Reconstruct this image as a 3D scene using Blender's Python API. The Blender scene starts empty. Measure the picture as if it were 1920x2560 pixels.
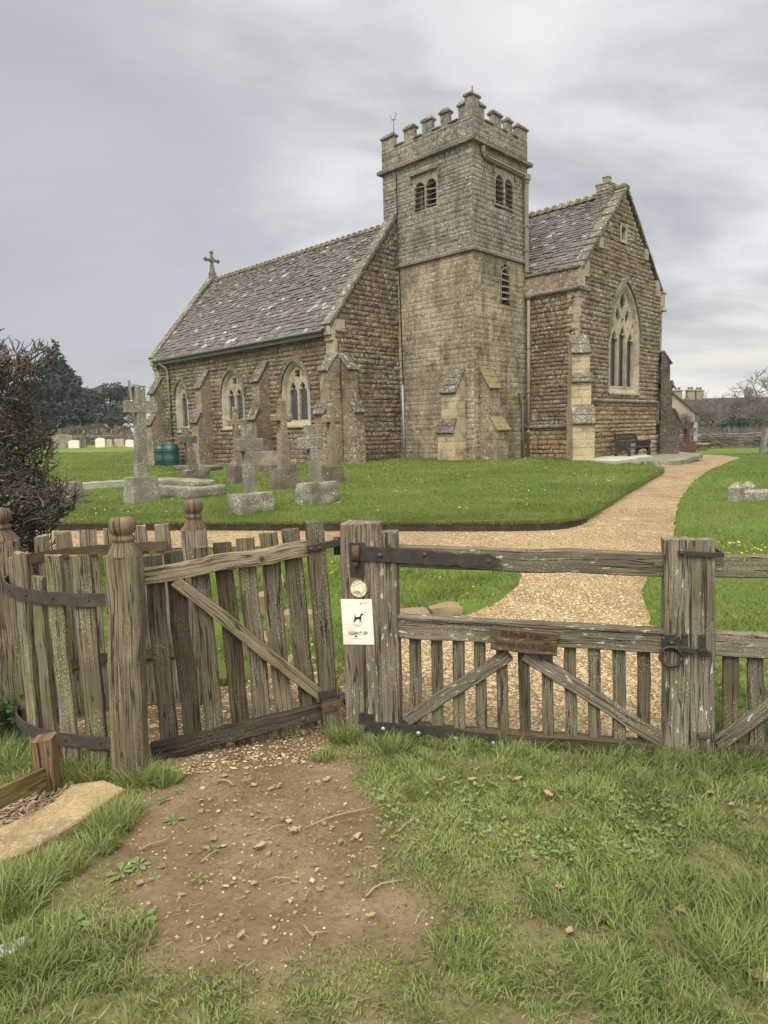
import bpy, math, random
import numpy as np
from mathutils import Vector, Matrix, noise, geometry
random.seed(7); RNG=np.random.default_rng(7)
S=bpy.context.scene
COL=S.collection
R=math.radians
# ------------------------------------------------------------------ camera
F=1690.; PITCH=6.8; ROLL=-1.5; TH=44.13; CH=1.6
_p,_r,_t=R(PITCH),R(ROLL),R(TH)
FW=Vector((0,math.cos(_p),-math.sin(_p))); _rt=Vector((1,0,0)); _up=_rt.cross(FW)
RT=_rt*math.cos(_r)+_up*math.sin(_r); UP=-_rt*math.sin(_r)+_up*math.cos(_r)
CAM=Vector((0,0,CH))
cd=bpy.data.cameras.new('camera'); cam=bpy.data.objects.new('camera',cd); COL.objects.link(cam)
cd.sensor_fit='HORIZONTAL'; cd.sensor_width=36; cd.lens=36*F/1920; cd.clip_end=3000; cd.clip_start=.05
M=Matrix((RT,UP,-FW)).transposed().to_4x4(); M.translation=CAM; cam.matrix_world=M
S.camera=cam
DU=Vector((math.cos(_t),-math.sin(_t),0)); DV=Vector((math.sin(_t),math.cos(_t),0))
def ray(x,y): return FW+RT*((x-960)/F)-UP*((y-1280)/F)
def at(x,y,Y):
    d=ray(x,y); return CAM+d*(Y/d.y)
def hit(x,y,P,n):
    d=ray(x,y); return CAM+d*((P-CAM).dot(n)/d.dot(n))
O=at(1185,1150,22.)
def ch(u,v,z): return Vector((O.x+DU.x*u+DV.x*v,O.y+DU.y*u+DV.y*v,z))
# ------------------------------------------------------------------ terrain
_ctl=[(-8,-3,0),(0,-3,0),(8,-3,0),(-8,2,0),(0,2,0),(8,2,0),(-3,3.8,0),(0,3.8,0),(3,3.8,0),(6,4,0),(-7,5,.02),
 (-4,7,.03),(0,7,.03),(4,7,.04),(-8,11,.1),(-3,11,.1),(1.5,11,.1),(6,12,.1),(12,12,.1),(-9,17,.22),(-4,17,.28),(0,17,.32),(4,17,.25),(9,18,.16),(16,18,.12),
 (3,22,.5),(-4.6,24.2,.44),(-10,30.2,.27),(-18,30,.4),(6.5,22.5,.38),(9,25,.27),(13,29,.1),(20,30,.08),(-20,46,.95),(-12,50,.95),(-35,50,1.0),(22,45,.0),(35,45,0),(12,45,.1),(0,60,.6),(-30,80,1.1),(30,80,-.2),(0,90,.3),(-60,60,1),(60,60,0),(-60,0,0),(60,0,0),(0,-40,0),(-60,120,1),(60,120,0),(0,200,.5)]
_cx=np.array(_ctl,float); _c2=9.
def _phi(d2): return np.sqrt(d2+_c2)
_A=_phi(((_cx[:,None,:2]-_cx[None,:,:2])**2).sum(-1)); _n=len(_cx)
_B=np.zeros((_n+1,_n+1)); _B[:_n,:_n]=_A; _B[:_n,_n]=1; _B[_n,:_n]=1
_w=np.linalg.solve(_B,np.append(_cx[:,2],0))
def hv(X,Y):
    X=np.asarray(X,float).ravel(); Y=np.asarray(Y,float).ravel(); out=np.empty(len(X))
    for i in range(0,len(X),20000):
        d2=(X[i:i+20000,None]-_cx[None,:,0])**2+(Y[i:i+20000,None]-_cx[None,:,1])**2
        out[i:i+20000]=_phi(d2)@_w[:_n]+_w[_n]
    return out
def h(x,y): return float(hv([x],[y])[0])
def gp(x,y,up=0.):
    d=ray(x,y); a,b=.8,220.
    f=lambda Y:(CAM+d*(Y/d.y)).z-h((CAM+d*(Y/d.y)).x,Y)-up
    lo=a
    Y=a
    while Y<b:
        if f(Y)<0: break
        lo=Y; Y*=1.04
    hi=Y
    for _ in range(24):
        m=(lo+hi)/2
        if f(m)<0: hi=m
        else: lo=m
    return CAM+d*(hi/d.y)
D=1.1573
def gd(x,y,up=0.): return gp(x*D,y*D,up)
# ------------------------------------------------------------------ mesh builder
class MB:
    def __init__(s): s.v=[]; s.f=[]; s.uv=[]; s.sm=[]
    def add(s,vs,fs,uvs=None,smooth=False):
        b=len(s.v); s.v.extend([tuple(v) for v in vs])
        for i,f in enumerate(fs):
            s.f.append([b+k for k in f])
            if uvs is None: s.uv.append(None)
            elif uvs and isinstance(uvs[0],tuple): s.uv.append([uvs[k] for k in f])
            else: s.uv.append(uvs[i])
            s.sm.append(smooth)
    def build(s,name,mat,parent=None,loc=None):
        me=bpy.data.meshes.new(name); base=None
        if parent is not None: base=Vector(parent['_b'])
        elif loc is not None: base=Vector(loc)
        vs=s.v if base is None else [(a-base.x,b-base.y,c-base.z) for a,b,c in s.v]
        me.from_pydata(vs,[],s.f)
        ul=me.uv_layers.new(name='UVMap'); k=0; buf=[]
        for f,u in zip(s.f,s.uv):
            if u is None:
                p=[Vector(vs[i]) for i in f]; n=(p[1]-p[0]).cross(p[2]-p[0]); a=[abs(c) for c in n]
                if a[2]>=a[0] and a[2]>=a[1]: u=[(q.x,q.y) for q in p]
                elif a[0]>=a[1]: u=[(q.y,q.z) for q in p]
                else: u=[(q.x,q.z) for q in p]
            for t in u: buf.extend(t)
        ul.data.foreach_set('uv',buf)
        me.polygons.foreach_set('use_smooth',s.sm)
        me.update()
        if mat: me.materials.append(mat)
        o=bpy.data.objects.new(name,me); COL.objects.link(o)
        if parent is not None: o.parent=parent
        elif base is not None: o.location=base
        o['_b']=tuple(base) if base is not None else (0,0,0)
        return o
    def box(s,c,sz,ax=None,ch=0.,jit=0.):
        # chamfered box about c with axes ax
        c=Vector(c); ax=ax or (Vector((1,0,0)),Vector((0,1,0)),Vector((0,0,1)))
        x,y,z=[a*(k/2) for a,k in zip(ax,sz)]
        if ch<=0 and jit<=0:
            vs=[c+x*i+y*j+z*k for k in(-1,1) for j in(-1,1) for i in(-1,1)]
            s.add(vs,[(0,2,3,1),(4,5,7,6),(0,1,5,4),(2,6,7,3),(0,4,6,2),(1,3,7,5)]); return
        fx,fy,fz=[1-2*ch/max(k,1e-6) for k in sz]
        vs=[];idx={}
        for k in(-1,1):
            for j in(-1,1):
                for i in(-1,1):
                    r=Vector([random.uniform(-jit,jit) for _ in range(3)])
                    for a in range(3):
                        q=[1 if a==0 else fx,1 if a==1 else fy,1 if a==2 else fz]
                        idx[(i,j,k,a)]=len(vs); vs.append(c+x*(i*q[0])+y*(j*q[1])+z*(k*q[2])+r)
        fs=[]
        for a in range(3):
            for sg in(-1,1):
                L=[]
                for p,q in((-1,-1),(1,-1),(1,1),(-1,1)):
                    t=[0,0,0]; t[a]=sg; t[(a+1)%3]=p; t[(a+2)%3]=q; L.append(idx[(t[0],t[1],t[2],a)])
                fs.append(L if sg>0 else L[::-1])
        for a in range(3):
            b,e=(a+1)%3,(a+2)%3
            for p in(-1,1):
                for q in(-1,1):
                    t0=[0]*3;t1=[0]*3; t0[a]=-1;t1[a]=1
                    for t in(t0,t1): t[b]=p;t[e]=q
                    fs.append([idx[(*t0,b)],idx[(*t1,b)],idx[(*t1,e)],idx[(*t0,e)]])
        for k in(-1,1):
            for j in(-1,1):
                for i in(-1,1): fs.append([idx[(i,j,k,a)] for a in range(3)])
        s.add(vs,fs)
    def plank(s,p0,p1,w,d,side,seg=7,rough=.003,ch=.006,endj=.0):
        p0=Vector(p0);p1=Vector(p1); ax=(p1-p0); L=ax.length; ax.normalize()
        side=(Vector(side)-ax*Vector(side).dot(ax)).normalized(); dep=ax.cross(side)
        hw,hd=w/2,d/2; c=min(ch,hw*.4,hd*.4)
        cs=[(-hw+c,-hd),(hw-c,-hd),(hw,-hd+c),(hw,hd-c),(hw-c,hd),(-hw+c,hd),(-hw,hd-c),(-hw,-hd+c)]
        per=[0]
        for i in range(8):
            a=cs[i];b=cs[(i+1)%8]; per.append(per[-1]+math.hypot(a[0]-b[0],a[1]-b[1]))
        vs=[];fs=[];uv=[]; ph=random.uniform(0,50)
        for k in range(seg+1):
            t=k/seg
            ow=noise.noise(Vector((ph,t*L*4,0)))*rough*2; od=noise.noise(Vector((ph+9,t*L*4,3)))*rough*2
            for j,(a,b) in enumerate(cs):
                r=rough*noise.noise(Vector((ph+j*3.1,t*L*9,7)))
                e=random.uniform(-endj,endj) if k in(0,seg) else 0
                vs.append(p0+ax*(L*t+e)+side*(a+ow+(r if a>0 else -r))+dep*(b+od+(r if b>0 else -r)))
        for k in range(seg):
            for j in range(8):
                j2=(j+1)%8
                fs.append((k*8+j,k*8+j2,(k+1)*8+j2,(k+1)*8+j))
                v0,v1=L*k/seg+ph,L*(k+1)/seg+ph
                uv.append([(per[j],v0),(per[j+1],v0),(per[j+1],v1),(per[j],v1)])
        for k,rev in((0,True),(seg,False)):
            f=[k*8+j for j in range(8)]; u=[(cs[j][0]+ph,cs[j][1]*.3) for j in range(8)]
            fs.append(f[::-1] if rev else f); uv.append(u[::-1] if rev else u)
        s.add(vs,fs,uv)
    def tube(s,pts,rad,n=6,cap=True,smooth=True):
        pts=[Vector(p) for p in pts]; m=len(pts)
        if not hasattr(rad,'__len__'): rad=[rad]*m
        vs=[];fs=[];up=None;uv=[];ll=[0]
        for i in range(1,m): ll.append(ll[-1]+(pts[i]-pts[i-1]).length)
        for i in range(m):
            d=(pts[min(i+1,m-1)]-pts[max(i-1,0)]).normalized()
            if up is None:
                up=Vector((0,0,1)) if abs(d.z)<.9 else Vector((1,0,0))
            a=d.cross(up).normalized(); b=a.cross(d); up=b
            for j in range(n):
                t=2*math.pi*j/n; vs.append(pts[i]+(a*math.cos(t)+b*math.sin(t))*rad[i])
        for i in range(m-1):
            for j in range(n):
                k=(j+1)%n; fs.append((i*n+j,i*n+k,(i+1)*n+k,(i+1)*n+j))
                uv.append([(j/n*.2,ll[i]),((j+1)/n*.2,ll[i]),((j+1)/n*.2,ll[i+1]),(j/n*.2,ll[i+1])])
        if cap:
            fs.append(tuple(range(n))[::-1]); uv.append([(0,0)]*n)
            fs.append(tuple((m-1)*n+j for j in range(n))); uv.append([(0,0)]*n)
        s.add(vs,fs,uv,smooth)
    def lathe(s,base,prof,n=16,sq=None,smooth=True,wob=0.):
        base=Vector(base); vs=[];fs=[]; m=len(prof)
        for i,(r,z) in enumerate(prof):
            for j in range(n):
                t=2*math.pi*(j+.5)/n; w=1+wob*noise.noise(Vector((j*1.7,z*20,r*9)))
                vs.append(base+Vector((r*math.cos(t)*w,r*math.sin(t)*w,z)))
        uv=[]
        for i in range(m-1):
            for j in range(n):
                k=(j+1)%n; fs.append((i*n+j,i*n+k,(i+1)*n+k,(i+1)*n+j))
                uv.append([(j/n*.4,prof[i][1]),((j+1)/n*.4,prof[i][1]),((j+1)/n*.4,prof[i+1][1]),(j/n*.4,prof[i+1][1])])
        fs.append(tuple((m-1)*n+j for j in range(n))); uv.append([(.1*math.cos(j),.1*math.sin(j)) for j in range(n)])
        s.add(vs,fs,uv,smooth)
    def prism(s,pts,vec):
        pts=[Vector(p) for p in pts]; vec=Vector(vec); n=len(pts)
        vs=pts+[p+vec for p in pts]
        s.add(vs,[tuple(range(n))[::-1],tuple(range(n,2*n))]+[(i,(i+1)%n,n+(i+1)%n,n+i) for i in range(n)])
    def quad(s,*p): s.add(p,[tuple(range(len(p)))])
def empty(name,loc,label,cat,group=None,rz=0,world=True):
    o=bpy.data.objects.new(name,None); COL.objects.link(o); o.location=loc; o.rotation_euler=(0,0,rz); o.empty_display_size=.2
    o['_b']=tuple(loc) if world else (0,0,0)
    tag(o,label,cat,group); return o
def tag(o,label,cat,group=None,kind=None):
    if label: o['label']=label
    if cat: o['category']=cat
    if group: o['group']=group
    if kind: o['kind']=kind
    return o
def struct(o): o['kind']='structure'; return o
# ------------------------------------------------------------------ node DSL
class G:
    def __init__(s,name,disp=False):
        s.m=bpy.data.materials.new(name); s.m.use_nodes=True; s.t=s.m.node_tree; s.t.nodes.clear()
        s.out=s.t.nodes.new('ShaderNodeOutputMaterial'); s.b=s.t.nodes.new('ShaderNodeBsdfPrincipled')
        s.t.links.new(s.b.outputs[0],s.out.inputs[0]); s.tc=s.t.nodes.new('ShaderNodeTexCoord')
        s.b.inputs['Specular IOR Level'].default_value=.25
    def put(s,sock,val):
        if val is None: return
        if isinstance(val,bpy.types.NodeSocket): s.t.links.new(val,sock)
        elif isinstance(val,(tuple,list)) and len(val)==3 and sock.type=='RGBA': sock.default_value=(*val,1)
        else: sock.default_value=val
    def n(s,typ,**k):
        x=s.t.nodes.new(typ)
        for a,b in k.items(): setattr(x,a,b)
        return x
    def obj(s): return s.tc.outputs['Object']
    def uv(s): return s.tc.outputs['UV']
    def mp(s,vec,scale=(1,1,1),loc=(0,0,0),rot=(0,0,0)):
        x=s.n('ShaderNodeMapping'); s.put(x.inputs[0],vec); s.put(x.inputs[1],loc); s.put(x.inputs[2],rot); s.put(x.inputs[3],scale); return x.outputs[0]
    def noise(s,vec,scale=5,det=4,rough=.55,dist=0,col=False):
        x=s.n('ShaderNodeTexNoise'); s.put(x.inputs['Vector'],vec); s.put(x.inputs['Scale'],scale); s.put(x.inputs['Detail'],det); s.put(x.inputs['Roughness'],rough); s.put(x.inputs['Distortion'],dist)
        return x.outputs[1 if col else 0]
    def vor(s,vec,scale=5,feat='F1',out=0,rnd=1.):
        x=s.n('ShaderNodeTexVoronoi',feature=feat); s.put(x.inputs['Vector'],vec); s.put(x.inputs['Scale'],scale); s.put(x.inputs['Randomness'],rnd); return x.outputs[out]
    def ramp(s,f,*st,ip='LINEAR'):
        x=s.n('ShaderNodeValToRGB'); s.put(x.inputs[0],f); e=x.color_ramp.elements; x.color_ramp.interpolation=ip
        while len(e)<len(st): e.new(.5)
        for i,(p,c) in enumerate(st):
            e[i].position=p; e[i].color=(*((c,)*3 if not hasattr(c,'__len__') else c),1)
        return x.outputs[0]
    def mix(s,f,a,b,mode='MIX'):
        x=s.n('ShaderNodeMix',data_type='RGBA',blend_type=mode); s.put(x.inputs[0],f); s.put(x.inputs[6],a); s.put(x.inputs[7],b); return x.outputs[2]
    def math(s,op,a,b=None,c=None,clamp=False):
        x=s.n('ShaderNodeMath',operation=op,use_clamp=clamp); s.put(x.inputs[0],a); s.put(x.inputs[1],b)
        if c is not None: s.put(x.inputs[2],c)
        return x.outputs[0]
    def island(s): return s.n('ShaderNodeNewGeometry').outputs['Random Per Island']
    def orand(s): return s.n('ShaderNodeObjectInfo').outputs['Random']
    def normz(s):
        x=s.n('ShaderNodeSeparateXYZ'); s.put(x.inputs[0],s.n('ShaderNodeNewGeometry').outputs['Normal']); return x.outputs[2]
    def sep(s,v,k):
        x=s.n('ShaderNodeSeparateXYZ'); s.put(x.inputs[0],v); return x.outputs[k]
    def comb(s,a,b,c):
        x=s.n('ShaderNodeCombineXYZ'); s.put(x.inputs[0],a); s.put(x.inputs[1],b); s.put(x.inputs[2],c); return x.outputs[0]
    def bump(s,hgt,st=.5,d=.01):
        x=s.n('ShaderNodeBump'); s.put(x.inputs['Height'],hgt); s.put(x.inputs['Strength'],st); s.put(x.inputs['Distance'],d); s.t.links.new(x.outputs[0],s.b.inputs['Normal'])
    def fin(s,col,rough=.9,spec=.2,metal=0):
        s.put(s.b.inputs['Base Color'],col); s.put(s.b.inputs['Roughness'],rough); s.put(s.b.inputs['Specular IOR Level'],spec); s.put(s.b.inputs['Metallic'],metal); return s.m
    def th(s,f,lo,hi): # smooth threshold
        x=s.n('ShaderNodeMapRange',interpolation_type='SMOOTHSTEP'); s.put(x.inputs[0],f); s.put(x.inputs[1],lo); s.put(x.inputs[2],hi); return x.outputs[0]
MT={}
def stone_mat(name,cols,lich=.5,dark=.5,blotch=(.46,.45,.42),scale=1.,top=None,bump=.4,moss=None,lo=None,patch=None,dirt=(.045,.04,.033),fineamt=.55,streak=0):
    g=G(name); o=g.obj(); isl=g.island()
    k=len(cols)
    c=g.ramp(isl,*[((i+.5)/k,cc) for i,cc in enumerate(cols)])
    n1=g.noise(o,1.1*scale,5,.6); c=g.mix(g.th(n1,.42,.62),c,[x*.78 for x in cols[0]])
    if patch is not None:
        pn=g.noise(g.mp(o,(1,1,.7),loc=(3,1,2)),.62,7,.72,.4); c=g.mix(g.math('MULTIPLY',g.th(pn,.44,.58),patch[1]),c,patch[0])
    if streak:
        st_=g.noise(g.mp(o,(2.6,2.6,.32),loc=(7,2,0)),1.,6,.65,.6); c=g.mix(g.math('MULTIPLY',g.th(st_,.5,.66),streak),c,dirt)
    if lo is not None:   # warmer stone low on the wall (a different, later stone)
        z=g.sep(o,2); nz=g.math('ADD',z,g.math('MULTIPLY',g.noise(o,.6,3),2.5)); c=g.mix(g.math('MULTIPLY',g.th(nz,lo[1]+1.6,lo[1]),lo[2]),c,lo[0])
    fine=g.noise(o,28*scale,4,.65); c=g.mix(g.math('MULTIPLY',g.th(fine,.38,.68),fineamt),c,[x*.36 for x in cols[0]])
    # dirt
    d=g.noise(o,2.3*scale,6,.7); c=g.mix(g.math('MULTIPLY',g.th(d,.48,.66),dark),c,dirt)
    # grey lichen clouds and white specks
    l1=g.noise(o,13*scale,5,.75); l2=g.noise(o,1.3*scale,3,.5)
    c=g.mix(g.math('MULTIPLY',g.math('MULTIPLY',g.th(l1,.5,.66),g.th(l2,.35,.6)),lich),c,blotch)
    v=g.vor(g.mp(o,(1,1,1.6)),11*scale); w=g.noise(o,3*scale,2); c=g.mix(g.math('MULTIPLY',g.th(v,.21,.12),g.math('MULTIPLY',g.th(w,.4,.54),lich)),c,(.54,.515,.46))
    if top is not None:
        c=g.mix(g.math('MULTIPLY',g.th(g.normz(),.3,.8),g.th(g.noise(o,6*scale,5,.8),.58,.61)),c,top)
    if moss is not None:
        c=g.mix(g.math('MULTIPLY',g.th(g.normz(),-.2,.6),g.th(g.noise(o,4*scale,5,.7),.45,.6)),c,moss)
    hh=g.math('ADD',g.noise(o,14*scale,6,.7),g.math('MULTIPLY',g.noise(o,60*scale,3,.6),.5))
    g.bump(hh,bump,.03/scale**.5)
    return g.fin(c,.93,.15)
MT['nave']=stone_mat('ironstone',[(.165,.12,.076),(.215,.16,.104),(.187,.144,.097),(.12,.089,.06),(.27,.212,.142)],1.,.5,blotch=(.43,.4,.35),bump=.7,fineamt=.75)
MT['chancel']=stone_mat('chancel_ironstone',[(.192,.146,.099),(.245,.19,.131),(.215,.17,.122),(.145,.11,.077),(.3,.243,.172)],1.,.42,blotch=(.45,.425,.38),bump=.7,lo=((.25,.175,.09),.4,.5),fineamt=.7)
MT['plinth']=stone_mat('golden_stone',[(.26,.178,.085),(.3,.22,.12),(.23,.155,.075),(.38,.315,.205),(.2,.145,.085)],.65,.5,bump=.6,fineamt=.6)
MT['tower']=stone_mat('tower_ashlar',[(.245,.205,.145),(.29,.242,.17),(.225,.188,.133),(.325,.275,.195),(.19,.158,.112)],.85,.7,blotch=(.44,.405,.34),scale=1.,bump=.7,patch=((.44,.385,.27),.8),dirt=(.085,.07,.05),fineamt=.85,streak=.6)
MT['towertop']=stone_mat('tower_upper_stone',[(.2,.184,.156),(.245,.224,.186),(.178,.163,.138),(.28,.255,.21)],1.,.78,blotch=(.43,.41,.37),scale=1.1,bump=.75,patch=((.33,.28,.19),.5),dirt=(.07,.063,.052),fineamt=.85,streak=.65)
MT['cream']=stone_mat('cream_limestone',[(.4,.335,.205),(.43,.365,.235),(.37,.305,.185)],.5,.5,bump=.2)
MT['dressed']=stone_mat('dressed_limestone',[(.34,.295,.215),(.37,.32,.235),(.32,.275,.2)],.4,.45,bump=.2)
MT['towerdress']=stone_mat('tower_window_stone',[(.235,.208,.16),(.265,.235,.18)],.7,.6,blotch=(.42,.4,.35),bump=.35,fineamt=.6)
MT['butt']=stone_mat('buttress_stone',[(.2,.155,.102),(.235,.185,.125),(.17,.132,.088)],.9,.6,bump=.5,patch=((.33,.275,.18),.45),fineamt=.75)
MT['coping']=stone_mat('coping_stone',[(.13,.115,.092),(.165,.146,.118),(.11,.098,.078)],.75,.6,blotch=(.36,.34,.305),bump=.5,top=(.46,.44,.4))
MT['slatecap']=stone_mat('weathering_slab',[(.1,.087,.072),(.13,.113,.092),(.082,.072,.06)],.8,.5,blotch=(.38,.36,.33),top=(.46,.44,.4),bump=.5)
MT['mossycap']=stone_mat('mossy_weathering',[(.22,.18,.1),(.19,.155,.085)],.4,.6,bump=.4,moss=(.17,.14,.04))
MT['mortar']=stone_mat('mortar',[(.095,.073,.05),(.12,.093,.066)],.3,.5,bump=.3)
MT['mortar2']=stone_mat('pale_mortar',[(.15,.125,.088),(.18,.152,.11)],.5,.6,bump=.3)
def grave_mat(name,a,b,l,amt=.8,sc=1):
    g=G(name); o=g.mp(g.obj(),loc=(0,0,0)); r=g.orand(); o=g.mp(g.obj(),loc=g.comb(g.math('MULTIPLY',r,7.),0,0))
    c=g.mix(g.noise(o,3,4),a,b); n=g.noise(o,32*sc,6,.82); m=g.noise(o,2.2,4,.6)
    c=g.mix(g.math('MULTIPLY',g.math('MULTIPLY',g.th(n,.47,.6),g.th(m,.36,.62)),amt),c,l)
    c=g.mix(g.math('MULTIPLY',g.th(g.noise(o,55*sc,3,.6),.55,.7),.5),c,(.04,.037,.03))
    c=g.mix(g.th(g.vor(o,5),.1,.06),c,(.6,.58,.53))
    g.bump(g.math('ADD',g.noise(o,30,5,.7),g.noise(o,8,3)),.45,.02); return g.fin(c,.92,.15)
MT['grey']=grave_mat('grey_gravestone',(.11,.106,.085),(.155,.15,.122),(.4,.39,.32),1.)
MT['pale']=grave_mat('pale_granite',(.18,.18,.16),(.23,.23,.205),(.48,.47,.41),1.)
MT['brownlich']=grave_mat('lichened_gravestone',(.12,.1,.078),(.16,.136,.105),(.36,.31,.21),1.)
MT['darkstone']=grave_mat('dark_plinth_stone',(.07,.058,.046),(.1,.084,.066),(.34,.32,.27),.6)
MT['slabgrey']=grave_mat('grey_slab',(.3,.3,.27),(.36,.36,.32),(.45,.44,.4),.5)
MT['white']=grave_mat('white_headstone',(.55,.53,.48),(.62,.6,.55),(.4,.38,.32),.3)
MT['sandgrave']=grave_mat('sandstone_headstone',(.3,.25,.16),(.35,.3,.2),(.4,.38,.3),.4)
MT['granite']=grave_mat('red_granite',(.065,.034,.031),(.09,.046,.043),(.2,.14,.13),.2)
MT['kerbstone']=grave_mat('kerb_stone',(.17,.13,.075),(.24,.19,.12),(.13,.14,.05),.7)
def roof_mat():
    g=G('stone_slates'); o=g.obj(); isl=g.island()
    c=g.ramp(isl,(.0,(.06,.057,.054)),(.35,(.083,.078,.072)),(.7,(.1,.094,.086)),(.93,(.115,.107,.096)),(1,(.18,.168,.153)))
    n=g.noise(o,20,5,.7); c=g.mix(g.math('MULTIPLY',g.th(n,.4,.7),.5),c,(.05,.046,.042))
    l=g.noise(g.mp(o,(1,2.4,2.4)),5.5,6,.7,1.5); a=g.noise(o,.8,3)
    c=g.mix(g.math('MULTIPLY',g.th(l,.615,.66),g.th(a,.44,.6)),c,(.42,.39,.36))
    l=g.noise(g.mp(o,(1,2,2),loc=(5,5,5)),20,4,.75); c=g.mix(g.math('MULTIPLY',g.th(l,.57,.63),.9),c,(.38,.355,.325))
    c=g.mix(g.math('MULTIPLY',g.th(g.math('FRACT',g.math('MULTIPLY',isl,37.)),.955,.97),g.th(g.noise(o,16,4,.7),.45,.53)),c,(.36,.34,.31))
    g.bump(n,.4,.02); return g.fin(c,.9,.2)
MT['slate']=roof_mat()
MT['ridge']=stone_mat('mossy_ridge_tile',[(.14,.12,.085),(.17,.15,.105),(.12,.105,.075)],.6,.5,bump=.5,moss=(.13,.13,.065))
def wood_mat(name,base,dark,green,lich,gamt=.5,lamt=.5,white=.0,hi=1.35):
    g=G(name); r=g.orand(); uv=g.mp(g.uv(),loc=g.comb(g.math('MULTIPLY',r,13.),g.math('MULTIPLY',r,31.),0))
    gr=g.noise(g.mp(uv,(150,2.6,1)),1.0,6,.68,.22)
    gr2=g.noise(g.mp(uv,(330,9,1)),1.0,3,.6)
    orr=g.n('ShaderNodeObjectInfo').outputs['Random']; c=g.mix(g.th(gr,.3,.68),dark,base); c=g.mix(g.math('MULTIPLY',g.th(gr2,.45,.7),.5),c,[min(1,x*hi) for x in base])
    tone=g.noise(g.mp(uv,(9,1.6,1)),1.,4,.6); c=g.mix(g.math('MULTIPLY',g.th(tone,.45,.66),.7),c,[x*.36 for x in base])
    gm=g.noise(g.mp(uv,(7,2.2,1)),1.,5,.65); c=g.mix(g.math('MULTIPLY',g.math('MULTIPLY',g.th(gm,.42,.66),gamt),g.th(orr,-.35,.6)),c,green)
    fr_=g.math('FRACT',g.math('MULTIPLY',orr,17.3)); sh=g.math('ADD',.78,g.math('MULTIPLY',fr_,.45)); c=g.mix(1.,c,g.comb(sh,sh,sh),'MULTIPLY')
    ls=g.noise(g.mp(uv,(150,85,1)),1.,4,.75); lm=g.noise(g.mp(uv,(6,3,1),loc=(3,3,3)),1.,3)
    c=g.mix(g.math('MULTIPLY',g.math('MULTIPLY',g.th(ls,.52,.62),g.th(lm,.42,.62)),lamt),c,lich)
    if white>0:
        wv=g.noise(g.mp(uv,(46,14,1),loc=(9,2,0)),1.,4,.6); wm=g.noise(g.mp(uv,(4,2,1)),1.,2); c=g.mix(g.math('MULTIPLY',g.math('MULTIPLY',g.th(wv,.6,.65),g.th(wm,.38,.55)),white),c,(.43,.43,.39))
    cr=g.noise(g.mp(uv,(38,1.1,1),loc=(1,7,0)),1.,3,.5,.3); ck=g.th(g.math('ABSOLUTE',g.math('SUBTRACT',cr,.5)),.02,.003)
    c=g.mix(g.math('MULTIPLY',ck,.8),c,(.012,.009,.006))
    hgt=g.math('SUBTRACT',g.math('ADD',gr,g.math('MULTIPLY',gr2,.6)),g.math('MULTIPLY',ck,2.5))
    g.bump(hgt,.7,.004); return g.fin(c,.88,.2)
MT['oak']=wood_mat('weathered_oak',(0.257,0.213,0.160),(0.053,0.039,0.026),(.14,.13,.055),(.36,.345,.25),.5,.6)
MT['oakfence']=wood_mat('green_fence_oak',(0.214,0.180,0.128),(0.053,0.041,0.026),(.13,.128,.05),(.38,.38,.24),.8,.9)
MT['oakknob']=wood_mat('knob_oak',(.17,.128,.092),(.05,.035,.024),(.12,.11,.05),(.3,.28,.2),.25,.35)
MT['oakdark']=wood_mat('dark_mossy_oak',(0.083,0.067,0.048),(0.029,0.023,0.014),(.05,.05,.017),(.2,.195,.135),.6,.55)
MT['oakgreen']=wood_mat('green_oak_pale',(0.150,0.130,0.094),(0.037,0.030,0.020),(.08,.08,.034),(.33,.325,.25),.6,.7)
MT['oakgate']=wood_mat('lichened_gate_oak',(0.182,0.158,0.123),(0.048,0.039,0.026),(.08,.082,.04),(.34,.335,.27),.55,.65,.9)
MT['oakplaque']=wood_mat('plaque_oak',(0.141,0.103,0.067),(0.045,0.032,0.019),(.085,.077,.035),(.25,.23,.165),.3,.3,.3)
MT['oakpost']=wood_mat('gate_post_oak',(0.209,0.176,0.137),(0.053,0.041,0.028),(.105,.098,.05),(.36,.35,.28),.35,.55,.9)
MT['stump']=wood_mat('sawn_brown_post',(0.160,0.108,0.065),(0.063,0.041,0.023),(.14,.12,.05),(.3,.26,.18),.3,.3)
MT['board']=wood_mat('treated_board',(0.213,0.173,0.071),(0.108,0.086,0.029),(.2,.19,.06),(.34,.3,.16),.4,.2)
MT['bench']=wood_mat('bench_wood',(0.049,0.042,0.035),(0.018,0.015,0.013),(.05,.05,.03),(.2,.19,.16),.3,.35)
def plain(name,col,rough=.6,spec=.3,metal=0,var=.3,sc=20,bump=.0,dirt=None,damt=.5):
    g=G(name); o=g.obj(); c=g.mix(g.math('MULTIPLY',g.th(g.noise(o,sc,4,.6),.35,.7),var),col,[x*.5 for x in col])
    if dirt: c=g.mix(g.math('MULTIPLY',g.th(g.noise(o,sc*.4,5,.7),.45,.65),damt),c,dirt)
    if bump: g.bump(g.noise(o,sc*2,4,.6),bump,.004)
    return g.fin(c,rough,spec,metal)
MT['iron']=plain('black_iron',(.03,.029,.027),.55,.4,.2,.3,60,.4,(.09,.06,.04),.35)
MT['rust']=plain('rusty_iron',(.075,.055,.038),.8,.25,.1,.5,30,.5,(.13,.08,.045),.7)
MT['bandiron']=plain('dark_band_iron',(.05,.044,.037),.75,.25,.1,.5,30,.4,(.1,.07,.045),.5)
MT['bolt']=plain('galvanised_bolt',(.42,.42,.4),.45,.5,.6,.2,80)
MT['pipe']=plain('stone_coloured_pipe',(.2,.175,.125),.6,.3,0,.3,8,0,(.16,.14,.11),.5)
MT['gutter']=plain('grey_gutter',(.11,.113,.108),.55,.3,0,.2,5)
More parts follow.
